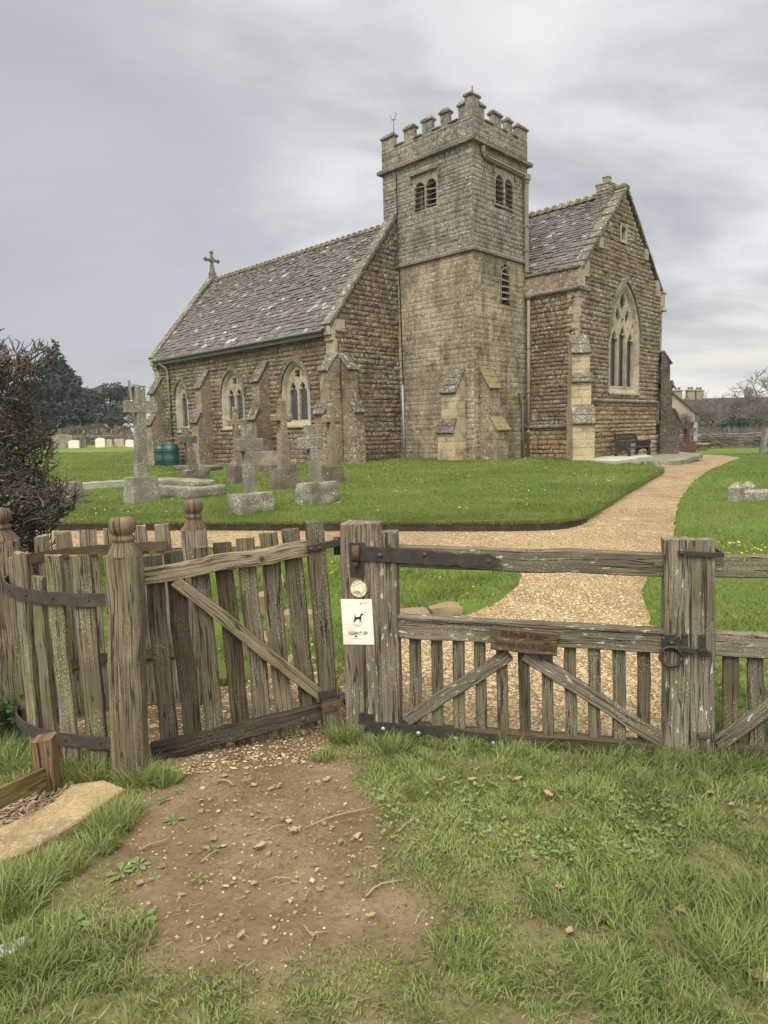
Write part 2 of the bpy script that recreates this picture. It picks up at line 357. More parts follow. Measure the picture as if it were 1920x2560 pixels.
MT['conduit']=plain('grey_conduit',(.3,.32,.34),.5,.4,0,.2,9)
MT['glass']=plain('dark_leaded_glass',(.012,.014,.017),.22,.5,0,.5,3)
MT['lead']=plain('lead_strip',(.2,.215,.23),.5,.4,0,.2,30)
MT['louvre']=plain('louvre_board',(.16,.14,.11),.8,.2,0,.5,12,.2,(.35,.33,.28),.5)
MT['void']=plain('dark_interior',(.012,.011,.01),.9,.1)
MT['plastic']=plain('green_plastic',(.012,.065,.058),.45,.35,0,.2,6,0,(.05,.1,.09),.3)
MT['sign']=plain('white_sign_plate',(.66,.65,.59),.5,.3,0,.15,14,0,(.42,.4,.3),.35)
MT['disc']=plain('cream_disc',(.62,.57,.4),.5,.3,0,.1,20)
MT['ink']=plain('black_print',(.015,.015,.016),.6,.2)
MT['greyink']=plain('grey_print',(.25,.25,.24),.6,.2)
MT['carve']=plain('carved_letter',(.04,.03,.02),.9,.1)
MT['edging']=plain('edging_board',(.035,.026,.02),.8,.2,0,.5,12,.3,(.06,.05,.035),.6)
# ------------------------------------------------------------------ ground materials
def soil_mat():
    g=G('trodden_soil'); o=g.obj()
    n=g.noise(o,2.2,6,.65); c=g.mix(g.th(n,.35,.68),(.115,.084,.05),(.185,.14,.088))
    f=g.noise(o,46,5,.7); c=g.mix(g.math('MULTIPLY',g.th(f,.45,.7),.6),c,(.075,.053,.032))
    p=g.noise(o,7,4,.6); c=g.mix(g.math('MULTIPLY',g.th(p,.52,.7),.5),c,(.28,.21,.14))
    v=g.vor(o,55); pick=g.vor(o,55,out=1); pk=g.math('MULTIPLY',g.th(v,.3,.22),g.th(g.sep(pick,0),.8,.86))
    c=g.mix(pk,c,(.4,.33,.22))
    g.bump(g.math('ADD',g.math('ADD',f,g.math('MULTIPLY',g.noise(o,11,5,.6),2.2)),g.math('MULTIPLY',pk,.6)),.8,.012)
    return g.fin(c,.9,.2)
MT['soil']=soil_mat()
def turf_mat(name,a,b,k):
    g=G(name); o=g.obj()
    c=g.mix(g.th(g.noise(o,.45,5,.65),.4,.6),a,b); c=g.mix(g.math('MULTIPLY',g.th(g.noise(o,1.3,5,.7),.5,.68),.5),c,(.13,.13,.045)); c=g.mix(g.math('MULTIPLY',g.th(g.noise(o,30,4,.7),.4,.7),.6),c,k)
    g.bump(g.noise(o,60,4,.7),.6,.02); return g.fin(c,.95,.1)
MT['lawn']=turf_mat('lawn_turf',(.09,.14,.024),(.12,.17,.034),(.065,.085,.02))
def ground_mat():
    g=G('ground'); o=g.obj(); y=g.sep(o,1)
    n=g.noise(o,2.2,6,.65); c=g.mix(g.th(n,.35,.68),(.115,.084,.05),(.185,.14,.088))
    f=g.noise(o,46,5,.7); c=g.mix(g.math('MULTIPLY',g.th(f,.45,.7),.6),c,(.075,.053,.032))
    v=g.vor(o,48); pk=g.math('MULTIPLY',g.th(v,.3,.22),g.th(g.sep(g.vor(o,48,out=1),0),.8,.86)); c=g.mix(pk,c,(.4,.33,.22))
    t=g.mix(g.th(g.noise(o,.45,4,.6),.35,.65),(.07,.12,.017),(.095,.14,.025)); t=g.mix(g.math('MULTIPLY',g.th(g.noise(o,30,4,.7),.4,.7),.6),t,(.045,.06,.015))
    at_=g.n('ShaderNodeAttribute'); at_.attribute_name='turf'; th_=g.mix(g.th(f,.4,.7),(.1,.095,.04),(.12,.14,.04)); c=g.mix(g.math('MULTIPLY',at_.outputs['Fac'],.85),c,th_)
    yy=g.math('ADD',y,g.math('MULTIPLY',g.noise(o,1.5,4),1.2)); c=g.mix(g.th(yy,4.5,5.6),c,t)
    g.bump(g.math('ADD',g.math('ADD',f,g.math('MULTIPLY',g.noise(o,11,5,.6),2.2)),g.math('MULTIPLY',pk,.6)),.8,.012)
    return g.fin(c,.93,.15)
MT['ground']=ground_mat()
def gravel_mat():
    g=G('gravel'); o=g.obj()
    sep=g.vor(o,62,out=1); d=g.vor(o,62); r=g.sep(sep,0)
    c=g.ramp(r,(0,(.17,.115,.05)),(.25,(.265,.195,.098)),(.5,(.345,.265,.145)),(.75,(.42,.33,.195)),(1,(.53,.44,.3)))
    c=g.mix(g.th(d,.42,.68),c,(.12,.078,.04))
    n=g.noise(o,.7,6,.68,.5); c=g.mix(g.math('MULTIPLY',g.th(n,.44,.62),.7),c,(.15,.105,.055)); n=g.noise(g.mp(o,loc=(4,4,0)),2.6,5,.7); c=g.mix(g.math('MULTIPLY',g.th(n,.55,.7),.45),c,(.4,.33,.22))
    g.bump(g.math('SUBTRACT',1.,d),.9,.012); return g.fin(c,.85,.25)
MT['gravel']=gravel_mat()
def blade_mat(name,stops,tip,dry=.06):
    g=G(name); isl=g.island(); v=g.sep(g.uv(),1)
    k=len(stops); c=g.ramp(isl,*[(i/(k-1)*(1-dry),x) for i,x in enumerate(stops)],(1-dry+.004,(.3,.25,.1)),(1,(.34,.28,.14)))
    pt=g.noise(g.obj(),1.1,5,.65); c=g.mix(g.math('MULTIPLY',g.th(pt,.43,.6),.65),c,tip); pt=g.noise(g.mp(g.obj(),loc=(3,7,0)),.5,4,.6); c=g.mix(g.math('MULTIPLY',g.th(pt,.45,.6),.5),c,[x*.62 for x in stops[1]])
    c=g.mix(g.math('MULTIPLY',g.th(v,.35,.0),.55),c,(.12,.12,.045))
    tr=g.n('ShaderNodeBsdfTranslucent'); g.put(tr.inputs[0],c); ms=g.n('ShaderNodeMixShader'); g.put(ms.inputs[0],.3)
    g.fin(c,.6,.3); g.t.links.new(g.b.outputs[0],ms.inputs[1]); g.t.links.new(tr.outputs[0],ms.inputs[2]); g.t.links.new(ms.outputs[0],g.out.inputs[0]); return g.m
MT['blade']=blade_mat('grass_blade',[(.11,.172,.038),(.158,.225,.058),(.205,.268,.082),(.255,.3,.118)],(.23,.262,.095),.08)
MT['lawnblade']=blade_mat('lawn_blade',[(.088,.145,.022),(.115,.18,.031),(.148,.212,.043)],(.172,.21,.056),.03)
MT['weed']=blade_mat('weed_leaf',[(.13,.2,.06),(.17,.24,.08),(.2,.27,.1)],(.2,.26,.1),.01)
MT['nettle']=blade_mat('dark_leaf',[(.035,.085,.02),(.05,.11,.026)],(.045,.1,.02),.01)
def leafmat(name,a,b):
    g=G(name); isl=g.island(); c=g.mix(isl,a,b); c=g.mix(g.math('MULTIPLY',g.th(g.noise(g.obj(),.5,3),.42,.62),.4),c,[x*.65 for x in a]); return g.fin(c,.75,.2)
MT['conifer']=leafmat('conifer_foliage',(.024,.046,.038),(.045,.074,.058))
MT['pine']=leafmat('pine_foliage',(.035,.05,.038),(.055,.073,.052))
MT['bark']=plain('grey_bark',(.13,.115,.095),.9,.1,0,.4,8)
MT['twig']=leafmat('pruned_twig',(.045,.036,.028),(.165,.143,.115))
MT['twigtip']=plain('cut_twig_end',(.4,.31,.21),.8,.2,0,.3,30)
MT['bareb']=leafmat('bare_branches',(.1,.09,.08),(.15,.135,.12))
MT['brush']=leafmat('brown_brush',(.105,.09,.07),(.15,.13,.1))
MT['scrub']=leafmat('dull_scrub',(.09,.085,.055),(.13,.115,.075))
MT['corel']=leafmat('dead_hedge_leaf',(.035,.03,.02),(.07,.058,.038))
MT['hleaf']=leafmat('green_hedge_leaf',(.13,.19,.035),(.2,.26,.06))
MT['dleaf']=leafmat('dead_leaf',(.2,.13,.075),(.33,.245,.16))
MT['dryst']=leafmat('dry_stem',(.2,.14,.085),(.3,.23,.14))
MT['peb']=leafmat('pebble',(.1,.075,.047),(.25,.195,.125))
MT['gravst']=leafmat('gravel_stone',(.2,.145,.07),(.52,.43,.29))
MT['straw']=leafmat('dry_straw',(.13,.1,.06),(.3,.245,.15))
MT['mulch']=leafmat('mulch_chip',(.13,.09,.055),(.36,.28,.19))
MT['daisy']=plain('daisy_petal',(.75,.75,.7),.7,.2,0,.0)
MT['yellow']=plain('yellow_petal',(.65,.5,.03),.7,.2,0,.0)
MT['step']=stone_mat('worn_stone_slab',[(.36,.275,.155),(.33,.25,.14),(.39,.3,.175)],.3,.35,blotch=(.5,.43,.3),scale=3.,bump=.25)
MT['render']=plain('cream_render',(.3,.26,.185),.9,.1,0,.2,1)
MT['cotstone']=plain('cottage_stone',(.26,.22,.16),.9,.1,0,.4,2)
MT['cotroof']=plain('cottage_roof',(.1,.09,.085),.9,.1,0,.4,2,0,(.16,.14,.12),.5)
# ------------------------------------------------------------------ ground sheets
def mesh_obj(name,verts,faces,mat,uv=None,smooth=False):
    me=bpy.data.meshes.new(name); me.from_pydata([tuple(v) for v in verts],[],faces); me.materials.append(mat)
    if smooth: me.polygons.foreach_set('use_smooth',[True]*len(me.polygons))
    me.update(); o=bpy.data.objects.new(name,me); COL.objects.link(o); return o
def axis(a,b,mid0,mid1,fine,coarse):
    L=[a]
    while L[-1]<b:
        x=L[-1]; st=fine if mid0-fine<=x<mid1 else coarse
        if x<mid0 and x+st>mid0: st=mid0-x
        L.append(min(b,x+max(st,.05)))
    return L
xs=axis(-300,-24,-400,-300,1,12.)[:-1]+axis(-24,-3.2,-40,30,.52,1)[:-1]+axis(-3.2,3.2,-9,9,.04,1)[:-1]+axis(3.2,24,0,30,.52,1)[:-1]+axis(24,300,-400,-300,1,12.)
ys=axis(-60,1,-400,-300,1,6.)[:-1]+axis(1,4.6,0,9,.035,1)[:-1]+axis(4.6,48,0,60,.5,1)[:-1]+axis(48,600,-400,-300,1,12.)
gx,gy=np.meshgrid(xs,ys); gz=hv(gx,gy).reshape(gx.shape)
nn=np.array([noise.noise(Vector((a*1.3,b*1.3,0)))*.012+noise.noise(Vector((a*.4,b*.4,5)))*.012 for a,b in zip(gx.ravel(),gy.ravel())]).reshape(gx.shape)
nf=np.array([noise.fractal(Vector((a*7,b*7,2)),.8,2.1,5)*.014 if (abs(a)<3.2 and .9<b<4.7) else 0 for a,b in zip(gx.ravel(),gy.ravel())]).reshape(gx.shape)
gz=gz+np.minimum(nn,0.004)-.006+np.minimum(nf,.007)
nx=len(xs)
GROUND=struct(mesh_obj('ground',np.stack([gx.ravel(),gy.ravel(),gz.ravel()],1),[(j*nx+i,j*nx+i+1,(j+1)*nx+i+1,(j+1)*nx+i) for j in range(len(ys)-1) for i in range(nx-1)],MT['ground'],smooth=True))
def inpoly(X,Y,poly):
    X=np.asarray(X);Y=np.asarray(Y); r=np.zeros(X.shape,bool); n=len(poly)
    for i in range(n):
        x0,y0=poly[i][0],poly[i][1]; x1,y1=poly[(i+1)%n][0],poly[(i+1)%n][1]
        if y0==y1: continue
        c=((y0>Y)!=(y1>Y))&(X<(x1-x0)*(Y-y0)/(y1-y0)+x0); r^=c
    return r
def pdist(X,Y,poly,closed=True):
    X=np.asarray(X,float);Y=np.asarray(Y,float); d=np.full(X.shape,1e9); n=len(poly)
    for i in range(n if closed else n-1):
        ax,ay=poly[i][0],poly[i][1]; bx,by=poly[(i+1)%n][0],poly[(i+1)%n][1]
        L=(bx-ax)**2+(by-ay)**2+1e-12; t=np.clip(((X-ax)*(bx-ax)+(Y-ay)*(by-ay))/L,0,1)
        d=np.minimum(d,np.hypot(X-ax-t*(bx-ax),Y-ay-t*(by-ay)))
    return d
def densify(poly,st):
    out=[]; n=len(poly)
    for i in range(n):
        a=Vector(poly[i][:2]);b=Vector(poly[(i+1)%n][:2]); k=max(1,int((b-a).length/st))
        for j in range(k): out.append(tuple(a+(b-a)*(j/k)))
    return out
def smoothline(pts,it=2):
    pts=[Vector(p[:2]) for p in pts]
    for _ in range(it):
        q=[pts[0]]
        for a,b in zip(pts,pts[1:]): q+= [a*.75+b*.25,a*.25+b*.75]
        q.append(pts[-1]); pts=q
    return [tuple(p) for p in pts]
def sheet(name,poly,mat,off,grid=.5,edge=.4,skirt=0.,jit=0.):
    b=densify(poly,edge)
    if jit: b=[(x+jit*noise.noise(Vector((x*3,y*3,1))),y+jit*noise.noise(Vector((x*3,y*3,8)))) for x,y in b]
    X=[p[0] for p in b];Y=[p[1] for p in b]
    gx,gy=np.meshgrid(np.arange(min(X),max(X),grid)+.013,np.arange(min(Y),max(Y),grid)+.017); gx=gx.ravel();gy=gy.ravel()
    k=inpoly(gx,gy,b)&(pdist(gx,gy,b)>grid*.35); pts=[Vector(p) for p in b]+[Vector((x,y)) for x,y in zip(gx[k],gy[k])]
    n=len(b)
    r=geometry.delaunay_2d_cdt(pts,[(i,(i+1)%n) for i in range(n)],[],1,1e-5)
    vs=r[0]; z=hv([v.x for v in vs],[v.y for v in vs])+off
    V=[(v.x,v.y,q) for v,q in zip(vs,z)]; Fc=[tuple(f) for f in r[2]]
    if skirt:
        ring=[(x,y) for x,y in b]; zz=hv([p[0] for p in ring],[p[1] for p in ring]); k0=len(V)
        V+=[(x,y,q+off) for (x,y),q in zip(ring,zz)]+[(x,y,q-skirt) for (x,y),q in zip(ring,zz)]
        Fc+=[(k0+i,k0+(i+1)%n,k0+n+(i+1)%n,k0+n+i) for i in range(n)]
    o=mesh_obj(name,V,Fc,mat,smooth=False); 
    return o
P2=lambda L:[tuple(gd(*p)[:2]) for p in L]
lawn_front=smoothline(P2([(0,1147),(100,1147),(500,1147),(900,1149),(1120,1149),(1215,1146),(1258,1134),(1300,1106),(1350,1072),(1400,1043),(1432,1024)]),2)
tipp=smoothline(P2([(1432,1024),(1436,1019),(1425,1015),(1380,1009),(1330,1004),(1290,1001)]),1)
lawnP=[(-22,lawn_front[0][1]+.2)]+lawn_front+tipp[1:]+[tuple(ch(1.6,3.2,0)[:2]),tuple(ch(-1,3.3,0)[:2]),(-1,34),(-2,60),(-45,62),(-45,14)]
LR=.1
struct(sheet('lawn',lawnP,MT['lawn'],LR,.6,.3,skirt=.1))
right_edge=P2([(1600,989),(1560,1005),(1502,1034),(1468,1080),(1456,1130),(1456,1175),(1402,1240),(1386,1290),(1402,1345),(1440,1400),(1470,1480),(1475,1628)])
left_in=P2([(860,1588),(752,1572),(744,1490),(760,1440),(858,1352),(1000,1337),(1080,1302),(1133,1257),(1105,1215),(1000,1190),(870,1179),(500,1183),(100,1190),(-200,1192)])
pathP=[(-20,lawn_front[0][1]+.4)]+[(x,y+.15) for x,y in lawn_front[:-1]]+P2([(1425,1010),(1330,1000),(1290,990),(1440,984),(1480,981),(1560,984)])+smoothline(right_edge,2)+smoothline(left_in,1)+[(-20,left_in[-1][1])]
struct(sheet('gravel_path',pathP,MT['gravel'],.012,.4,.25,jit=.06))
# ------------------------------------------------------------------ church
church=empty('church',O*1.0,'old stone parish church with battlemented tower, steep stone roofs and pointed windows','church',rz=-_t,world=False)
church.location=(O.x,O.y,0)
# face frames: A faces look along -v, B faces look along +u
def FA(v0): return lambda s,z,n=0.: Vector((s,v0-n,z))
def FB(u0): return lambda s,z,n=0.: Vector((u0+n,s,z))
def FD(c,dn,ds): # general
    c=Vector(c);dn=Vector(dn);ds=Vector(ds)
    return lambda s,z,n=0.: c+ds*s+dn*n+Vector((0,0,z))
def ivals(poly,z):
    xs=[]; n=len(poly)
    for i in range(n):
        (x0,z0),(x1,z1)=poly[i],poly[(i+1)%n]
        if (z0>z)!=(z1>z): xs.append(x0+(z-z0)*(x1-x0)/(z1-z0))
    xs.sort(); return list(zip(xs[::2],xs[1::2]))
def inter(a,b): return [(max(p,r),min(q,s)) for p,q in a for r,s in b if min(q,s)-max(p,r)>.01]
def sub(a,b):
    for r,s in b:
        o=[]
        for p,q in a:
            if s<=p or r>=q: o.append((p,q)); continue
            if r>p: o.append((p,r))
            if s<q: o.append((s,q))
        a=o
    return [(p,q) for p,q in a if q-p>.015]
def course_iv(poly,ops,z0,z1):
    e=1e-4; a=inter(ivals(poly,z0+e),ivals(poly,z1-e))
    for op in ops:
        for k in range(4): a=sub(a,ivals(op,z0+e+(z1-z0-2*e)*k/3))
    return a
def stones(mb,fr,poly,ops,hc,wl,dep,gap=.012,jz=.0,n0=0.,hvar=.2):
    zs=[p[1] for p in poly]; z=min(zs); top=max(zs)
    while z<top-.03:
        hh=hc*random.uniform(1-hvar,1+hvar); z1=min(z+hh,top)
        if top-z1<.05: z1=top
        for a,b in course_iv(poly,ops,z,z1):
            x=a
            while x<b-.01:
                w=random.uniform(*wl); x1=x+w
                if b-x1<wl[0]*.6: x1=b
                W=x1-x-gap*1.6; H=z1-z-gap; ex_=min(.3,.024/max(W,.05)); fx=[0,ex_,1-ex_,1]; fz=[0,.15,.85,1]
                pr=dep*random.uniform(.35,1.45); vs=[]
                for j in range(4):
                    for i in range(4):
                        ins=i in(1,2) and j in(1,2)
                        n=n0+(pr*random.uniform(.55,1.3) if ins else (-.004 if (i in(0,3) and j in(0,3)) else 0.)+pr*random.uniform(0,.22))
                        vs.append(fr(x+gap/2+W*(fx[i]+(random.uniform(-.06,.06) if ins else 0)),z+gap/2+H*(fz[j]+(random.uniform(-.06,.06) if ins else 0))+jz*noise.noise(Vector((x*.8,z*3,0))),n))
                fs=[(j*4+i,j*4+i+1,(j+1)*4+i+1,(j+1)*4+i) for j in range(3) for i in range(3)]
                mb.add(vs,fs,None,True); x=x1
        z=z1
def backing(mb,fr,poly,ops,n=-.01,dz=.05):
    zs=[p[1] for p in poly]; z=min(zs); top=max(zs)
    while z<top-1e-4:
        z1=min(z+dz,top)
        iv=inter(ivals(poly,z+1e-4),ivals(poly,z1-1e-4)) if not ops else course_iv(poly,ops,z,z1)
        for a,b in iv: mb.quad(fr(a,z,n),fr(b,z,n),fr(b,z1,n),fr(a,z1,n))
        z=z1
def arch(c,w,z0,zs,za,n=9):
    hh=za-zs; cc=max((hh*hh-w*w)/(2*w),0.); r=w+cc; L=[]
    L.append((c-w,z0))
    a1=math.atan2(hh,cc) if cc>0 else math.pi/2
    for k in range(n+1):
        a=a1*k/n; L.append((c+cc-r*math.cos(a) if True else 0,zs+r*math.sin(a)))
    Rr=[(2*c-x,z) for x,z in L[:-1]][::-1]
    return L+Rr
def ring(mb,fr,o,i,no,ni,close=False):
    n=len(o); m=n if close else n-1
    mb.add([fr(*p,no) for p in o]+[fr(*p,ni) for p in i],[(k,(k+1)%n,n+(k+1)%n,n+k) for k in range(m)])
def plate(mb,fr,out,holes,nf,depth,inset=.025):
    loops=[[Vector((x,z,0)) for x,z in out]]+[[Vector((x,z,0)) for x,z in hl] for hl in holes]
    tri=geometry.tessellate_polygon(loops); flat=[p for L in loops for p in L]
    mb.add([fr(p.x,p.y,nf) for p in flat],[tuple(t) for t in tri])
    for hl in holes:
        cx=sum(p[0] for p in hl)/len(hl);cz=sum(p[1] for p in hl)/len(hl)
        def sh(p):
            dx,dz=p[0]-cx,p[1]-cz; L=math.hypot(dx,dz); k=max(0,1-inset/max(L,1e-3)); return (cx+dx*k,cz+dz*k)
        hb=[sh(p) for p in hl]; ring(mb,fr,hl,hb,nf,nf-depth*.5,True); ring(mb,fr,hb,hb,nf-depth*.5,nf-depth,True)
def poly_face(mb,fr,pts,n): mb.add([fr(*p,n) for p in pts],[tuple(range(len(pts)))])
def light_head(c,w,z0,zs,za): # cusped pointed light
    L=[(c-w,z0),(c-w,zs)]
    pr=[(-.98,.2),(-.86,.4),(-.5,.42),(-.62,.56),(-.5,.72),(-.22,.84),(0,1)]
    L+=[(c+w*a,zs+(za-zs)*b) for a,b in pr]; Q=[(2*c-x,z) for x,z in L[:-1]][::-1]; return L+Q
def quatre(c,z,r,rot=0,lob=4,amp=.28,n=24,sx=1.,sz=1.):
    return [(c+sx*r*(1-amp+amp*abs(math.cos(lob/2*(t-rot))))*math.cos(t),z+sz*r*(1-amp+amp*abs(math.cos(lob/2*(t-rot))))*math.sin(t)) for t in [2*math.pi*k/n for k in range(n)]]
def dagger(c,z,hw,hh,sk=0.):
    pr=[(0,1),(.55,.62),(.9,.2),(.9,-.15),(.55,-.5),(.2,-.8),(0,-1),(-.2,-.8),(-.55,-.5),(-.9,-.15),(-.9,.2),(-.55,.62)]
    return [(c+hw*a+sk*b*hh,z+hh*b) for a,b in pr]
def lattice(mb,fr,s0,s1,z0,z1,n,pitch=.11,w=.009,sl=1.65):
    for sg in(-1,1):
        k=-60
        for k in range(-80,80):
            # line z = zc + sg*sl*(s-sm)
            zc=z0+k*pitch*sl; p=[]
            a=(s0,zc); b=(s1,zc+sl*(s1-s0)) if sg>0 else (s1,zc-sl*(s1-s0))
            (x0,y0),(x1,y1)=a,b
            t0,t1=0.,1.
            dy=y1-y0
            ta,tb=sorted(((z0-y0)/dy,(z1-y0)/dy)); t0=max(t0,ta); t1=min(t1,tb)
            if t1-t0<.02: continue
            P=(x0+(x1-x0)*t0,y0+dy*t0);Q=(x0+(x1-x0)*t1,y0+dy*t1); ww=w*.6
            mb.quad(fr(P[0]-ww,P[1],n),fr(P[0]+ww,P[1],n),fr(Q[0]+ww,Q[1],n),fr(Q[0]-ww,Q[1],n))
def window(name,fr,c,W,z0,zs,za,fw,lights,extra,lab=None,hood=True,reveal=.12,lead=True,pl=-.075,plank=None):
    """W outer half width; fw frame width"""
    mat=MT['dressed']; o=arch(c,W,z0,zs,za); m=arch(c,W-fw*.45,z0+.1,zs,za-fw*.6); i=arch(c,W-fw,z0+.16,zs,za-fw*1.25)
    mb=MB(); ring(mb,fr,o,m,.035,.03); ring(mb,fr,m,i,.03,-reveal*.7); ring(mb,fr,o,o,.035,-.06)
    # deep reveal and sill
    ring(mb,fr,i,i,-reveal*.7,-reveal-.14)
    a,b=c-W-.02,c+W+.02
    mb.add([fr(a,z0-.06,-.05),fr(b,z0-.06,-.05),fr(b,z0-.04,.07),fr(a,z0-.04,.07),fr(b,z0+.02,.07),fr(a,z0+.02,.07),fr(c+W-fw*.5,z0+.17,-reveal*.6),fr(c-W+fw*.5,z0+.17,-reveal*.6)],[(0,1,2,3),(3,2,4,5),(5,4,6,7)])
    w=mb.build('window',mat,church)
    if lab: w['label']=lab
    if hood:
        hm=MB(); zz=zs-.02; ho=arch(c,W+.07,zz,zs,za+.1); hi=arch(c,W-.02,zz,zs,za-.03); ring(hm,fr,ho,hi,.085,.1); ring(hm,fr,ho,ho,.085,-.03); ring(hm,fr,hi,hi,.1,.0)
        hm.build('hood_mould',MT['coping'],w)
    t=MB(); out=arch(c,W-fw-.004,z0+.17,zs,za-fw*1.25-.004); holes=[]
    for (lc,lw,lz0,lzs,lza) in lights: holes.append(light_head(lc,lw,lz0,lzs,lza))
    holes+=extra
    plate(t,fr,out,holes,pl,.1); t.build('tracery',mat,w)
    gm=MB(); poly_face(gm,fr,arch(c,W-fw-.01,z0+.165,zs,za-fw*1.25-.01),pl-.1); gm.build('glass_pane',MT['glass'],w)
    if lead:
        lm=MB()
        for (lc,lw,lz0,lzs,lza) in lights: lattice(lm,fr,lc-lw,lc+lw,lz0,lzs+(lza-lzs)*.6,pl-.094)
        lm.build('lead_lattice',MT['lead'],w)
    return w,o
MT['strings']=stone_mat('string_course_stone',[(.15,.132,.103),(.185,.162,.128),(.13,.115,.09)],.7,.6,blotch=(.36,.34,.3),bump=.4,fineamt=.6)
MT['darkbutt']=stone_mat('dark_buttress_stone',[(.078,.062,.045),(.1,.08,.058),(.065,.052,.038)],.7,.6,blotch=(.24,.22,.19),bump=.6,fineamt=.7)
VN=-3.06; UR=-3.2; UL=-14.85; ZB=-.1
A_n=FA(VN); B_n=FB(UR); A_t=FA(0.); B_t=FB(.05); A_c=FA(3.05); B_c=FB(2.02)
NZ=4.86
def two_light(c):
    return window('window',A_n,c,.76,1.85,3.1,4.08,.17,[(c-.262,.222,2.04,2.93,3.38),(c+.262,.222,2.04,2.93,3.38)],
      [quatre(c,3.63,.17,math.pi/4),dagger(c-.29,3.55,.05,.1),dagger(c+.29,3.55,.05,.1)])[1]
w1=two_light(-5.19); w2=two_light(-8.98)
_,w3=window('window',A_n,-12.75,.5,1.8,3.2,3.98,.25,[(-12.75,.21,2.0,3.05,3.45)],[quatre(-12.75,3.58,.07,0)])
ops_n=[w1,w2,w3]
# nave walls
nA=[(UL,ZB),(UR,ZB),(UR,NZ),(UL,NZ)]
mb=MB(); backing(mb,A_n,nA,ops_n,-.012)
gab=[(-3.06,ZB),(3.06,ZB),(3.06,5.13),(0,8.85),(-3.06,5.13)]
backing(mb,B_n,gab,[],-.012,.1)
mb.quad(Vector((UL,-3.05,ZB)),Vector((UL,3.06,ZB)),Vector((UL,3.06,NZ)),Vector((UL,0,8.72)),Vector((UL,-3.05,NZ))); mb.quad(Vector((UL,3.06,ZB)),Vector((UR,3.06,ZB)),Vector((UR,3.06,NZ)),Vector((UL,3.06,NZ)))
nave=mb.build('nave_wall',MT['mortar'],church)
mb=MB(); butt_b=[(-7.15,-6.65),(-11.0,-10.5),(-14.75,-14.22),(-3.46,-2.98)]
q=[(a,ZB) for a in()]
stones(mb,A_n,[(UL+.01,.05),(UR-.0,.05),(UR-.0,NZ),(UL+.01,NZ)],ops_n,.16,(.14,.55),.034,jz=.012)
stones(mb,B_n,[(-3.05,.05),(.1,.05),(.1,8.8),(0,8.84),(-3.05,5.12)],[],.157,(.14,.55),.033,jz=.012)
mb.build('rock_faced_stonework',MT['nave'],nave)
# quoin pieces at the gable shoulder
def blocks(name,mat,parent,L,ch_=.012,jit=.004):
    mb=MB()
    for c,s in L: mb.box(c,s,None,ch_,jit)
    return mb.build(name,mat,parent)
# roofs
def roof(name,u0,u1,v0,z0,v1,z1,vopp,parent,e0=.21,e1=.11):
    mb=MB(); sl=Vector((0,v1-v0,z1-z0)); L=sl.length; d=sl/L; nrm=Vector((0,-d.z,d.y)).normalized()
    if nrm.z<0: nrm=-nrm
    mb.quad(Vector((u0,v0,z0-.03)),Vector((u1,v0,z0-.03)),Vector((u1,v1,z1-.03)),Vector((u0,v1,z1-.03)))
    mb.quad(Vector((u0,vopp,z0)),Vector((u1,vopp,z0)),Vector((u1,v1,z1)),Vector((u0,v1,z1)))
    t=0.; 
    while t<L-.04:
        e=e0+(e1-e0)*(t/L); u=u0-random.uniform(0,.2); wv=.14+.11*(1-t/L)
        while u<u1:
            w=wv*random.uniform(.75,1.5); a,b=max(u,u0),min(u+w-.008,u1)
            if b-a>.03:
                th=random.uniform(.026,.05); lift=random.uniform(.016,.04); q=random.uniform(-.024,.024)
                p=Vector((0,v0,z0)); lo=p+d*(t+q-.0); hi=p+d*min(t+e*1.25,L)
                sk=random.uniform(-.012,.012)
                lo2=lo+d*sk
                A=[Vector((a,lo.y,lo.z))+nrm*lift,Vector((b,lo2.y,lo2.z))+nrm*(lift+random.uniform(-.006,.008)),Vector((b,hi.y,hi.z))+nrm*.002,Vector((a,hi.y,hi.z))+nrm*.002]
                B=[x+nrm*th for x in A]
                mb.add(A+B,[(4,5,6,7),(0,1,5,4),(1,2,6,5),(3,0,4,7)])
            u+=w
        t+=e
    return mb.build(name,MT['slate'],parent)
nr=roof('nave_roof',UL+.2,UR-.12,-3.34,4.84,0.,8.66,3.34,church)
def ridge(u0,u1,v,z,step,r,parent,bumpr):
    mb=MB(); u=u0
    while u<u1:
        w=min(step,u1-u); n=7
        for a,b,rr in ((u,u+w*.7,r),(u+w*.7,u+w,r*bumpr)):
            vs=[]
            dz=random.uniform(-.008,.01)
            for x in(a,b):
                for k in range(n):
                    t=math.pi*k/(n-1); vs.append(Vector((x,v+rr*1.25*math.cos(t),z-.06+dz+rr*1.1*math.sin(t))))
            mb.add(vs,[(k,k+1,n+k+1,n+k) for k in range(n-1)]+[tuple(range(n)),tuple(range(n,2*n))])
        # crest bump
        mb.lathe(Vector((u+w*.85,v,z+r*.55)),[(r*1.0,0),(r*.95,r*.25*bumpr),(r*.6,r*.5*bumpr),(.01,r*.58*bumpr)],7)
        u+=step
    return mb.build('ridge_tiles',MT['ridge'],parent)
ridge(UL+.35,UR-.1,0,8.7,.3,.1,nr,1.15)
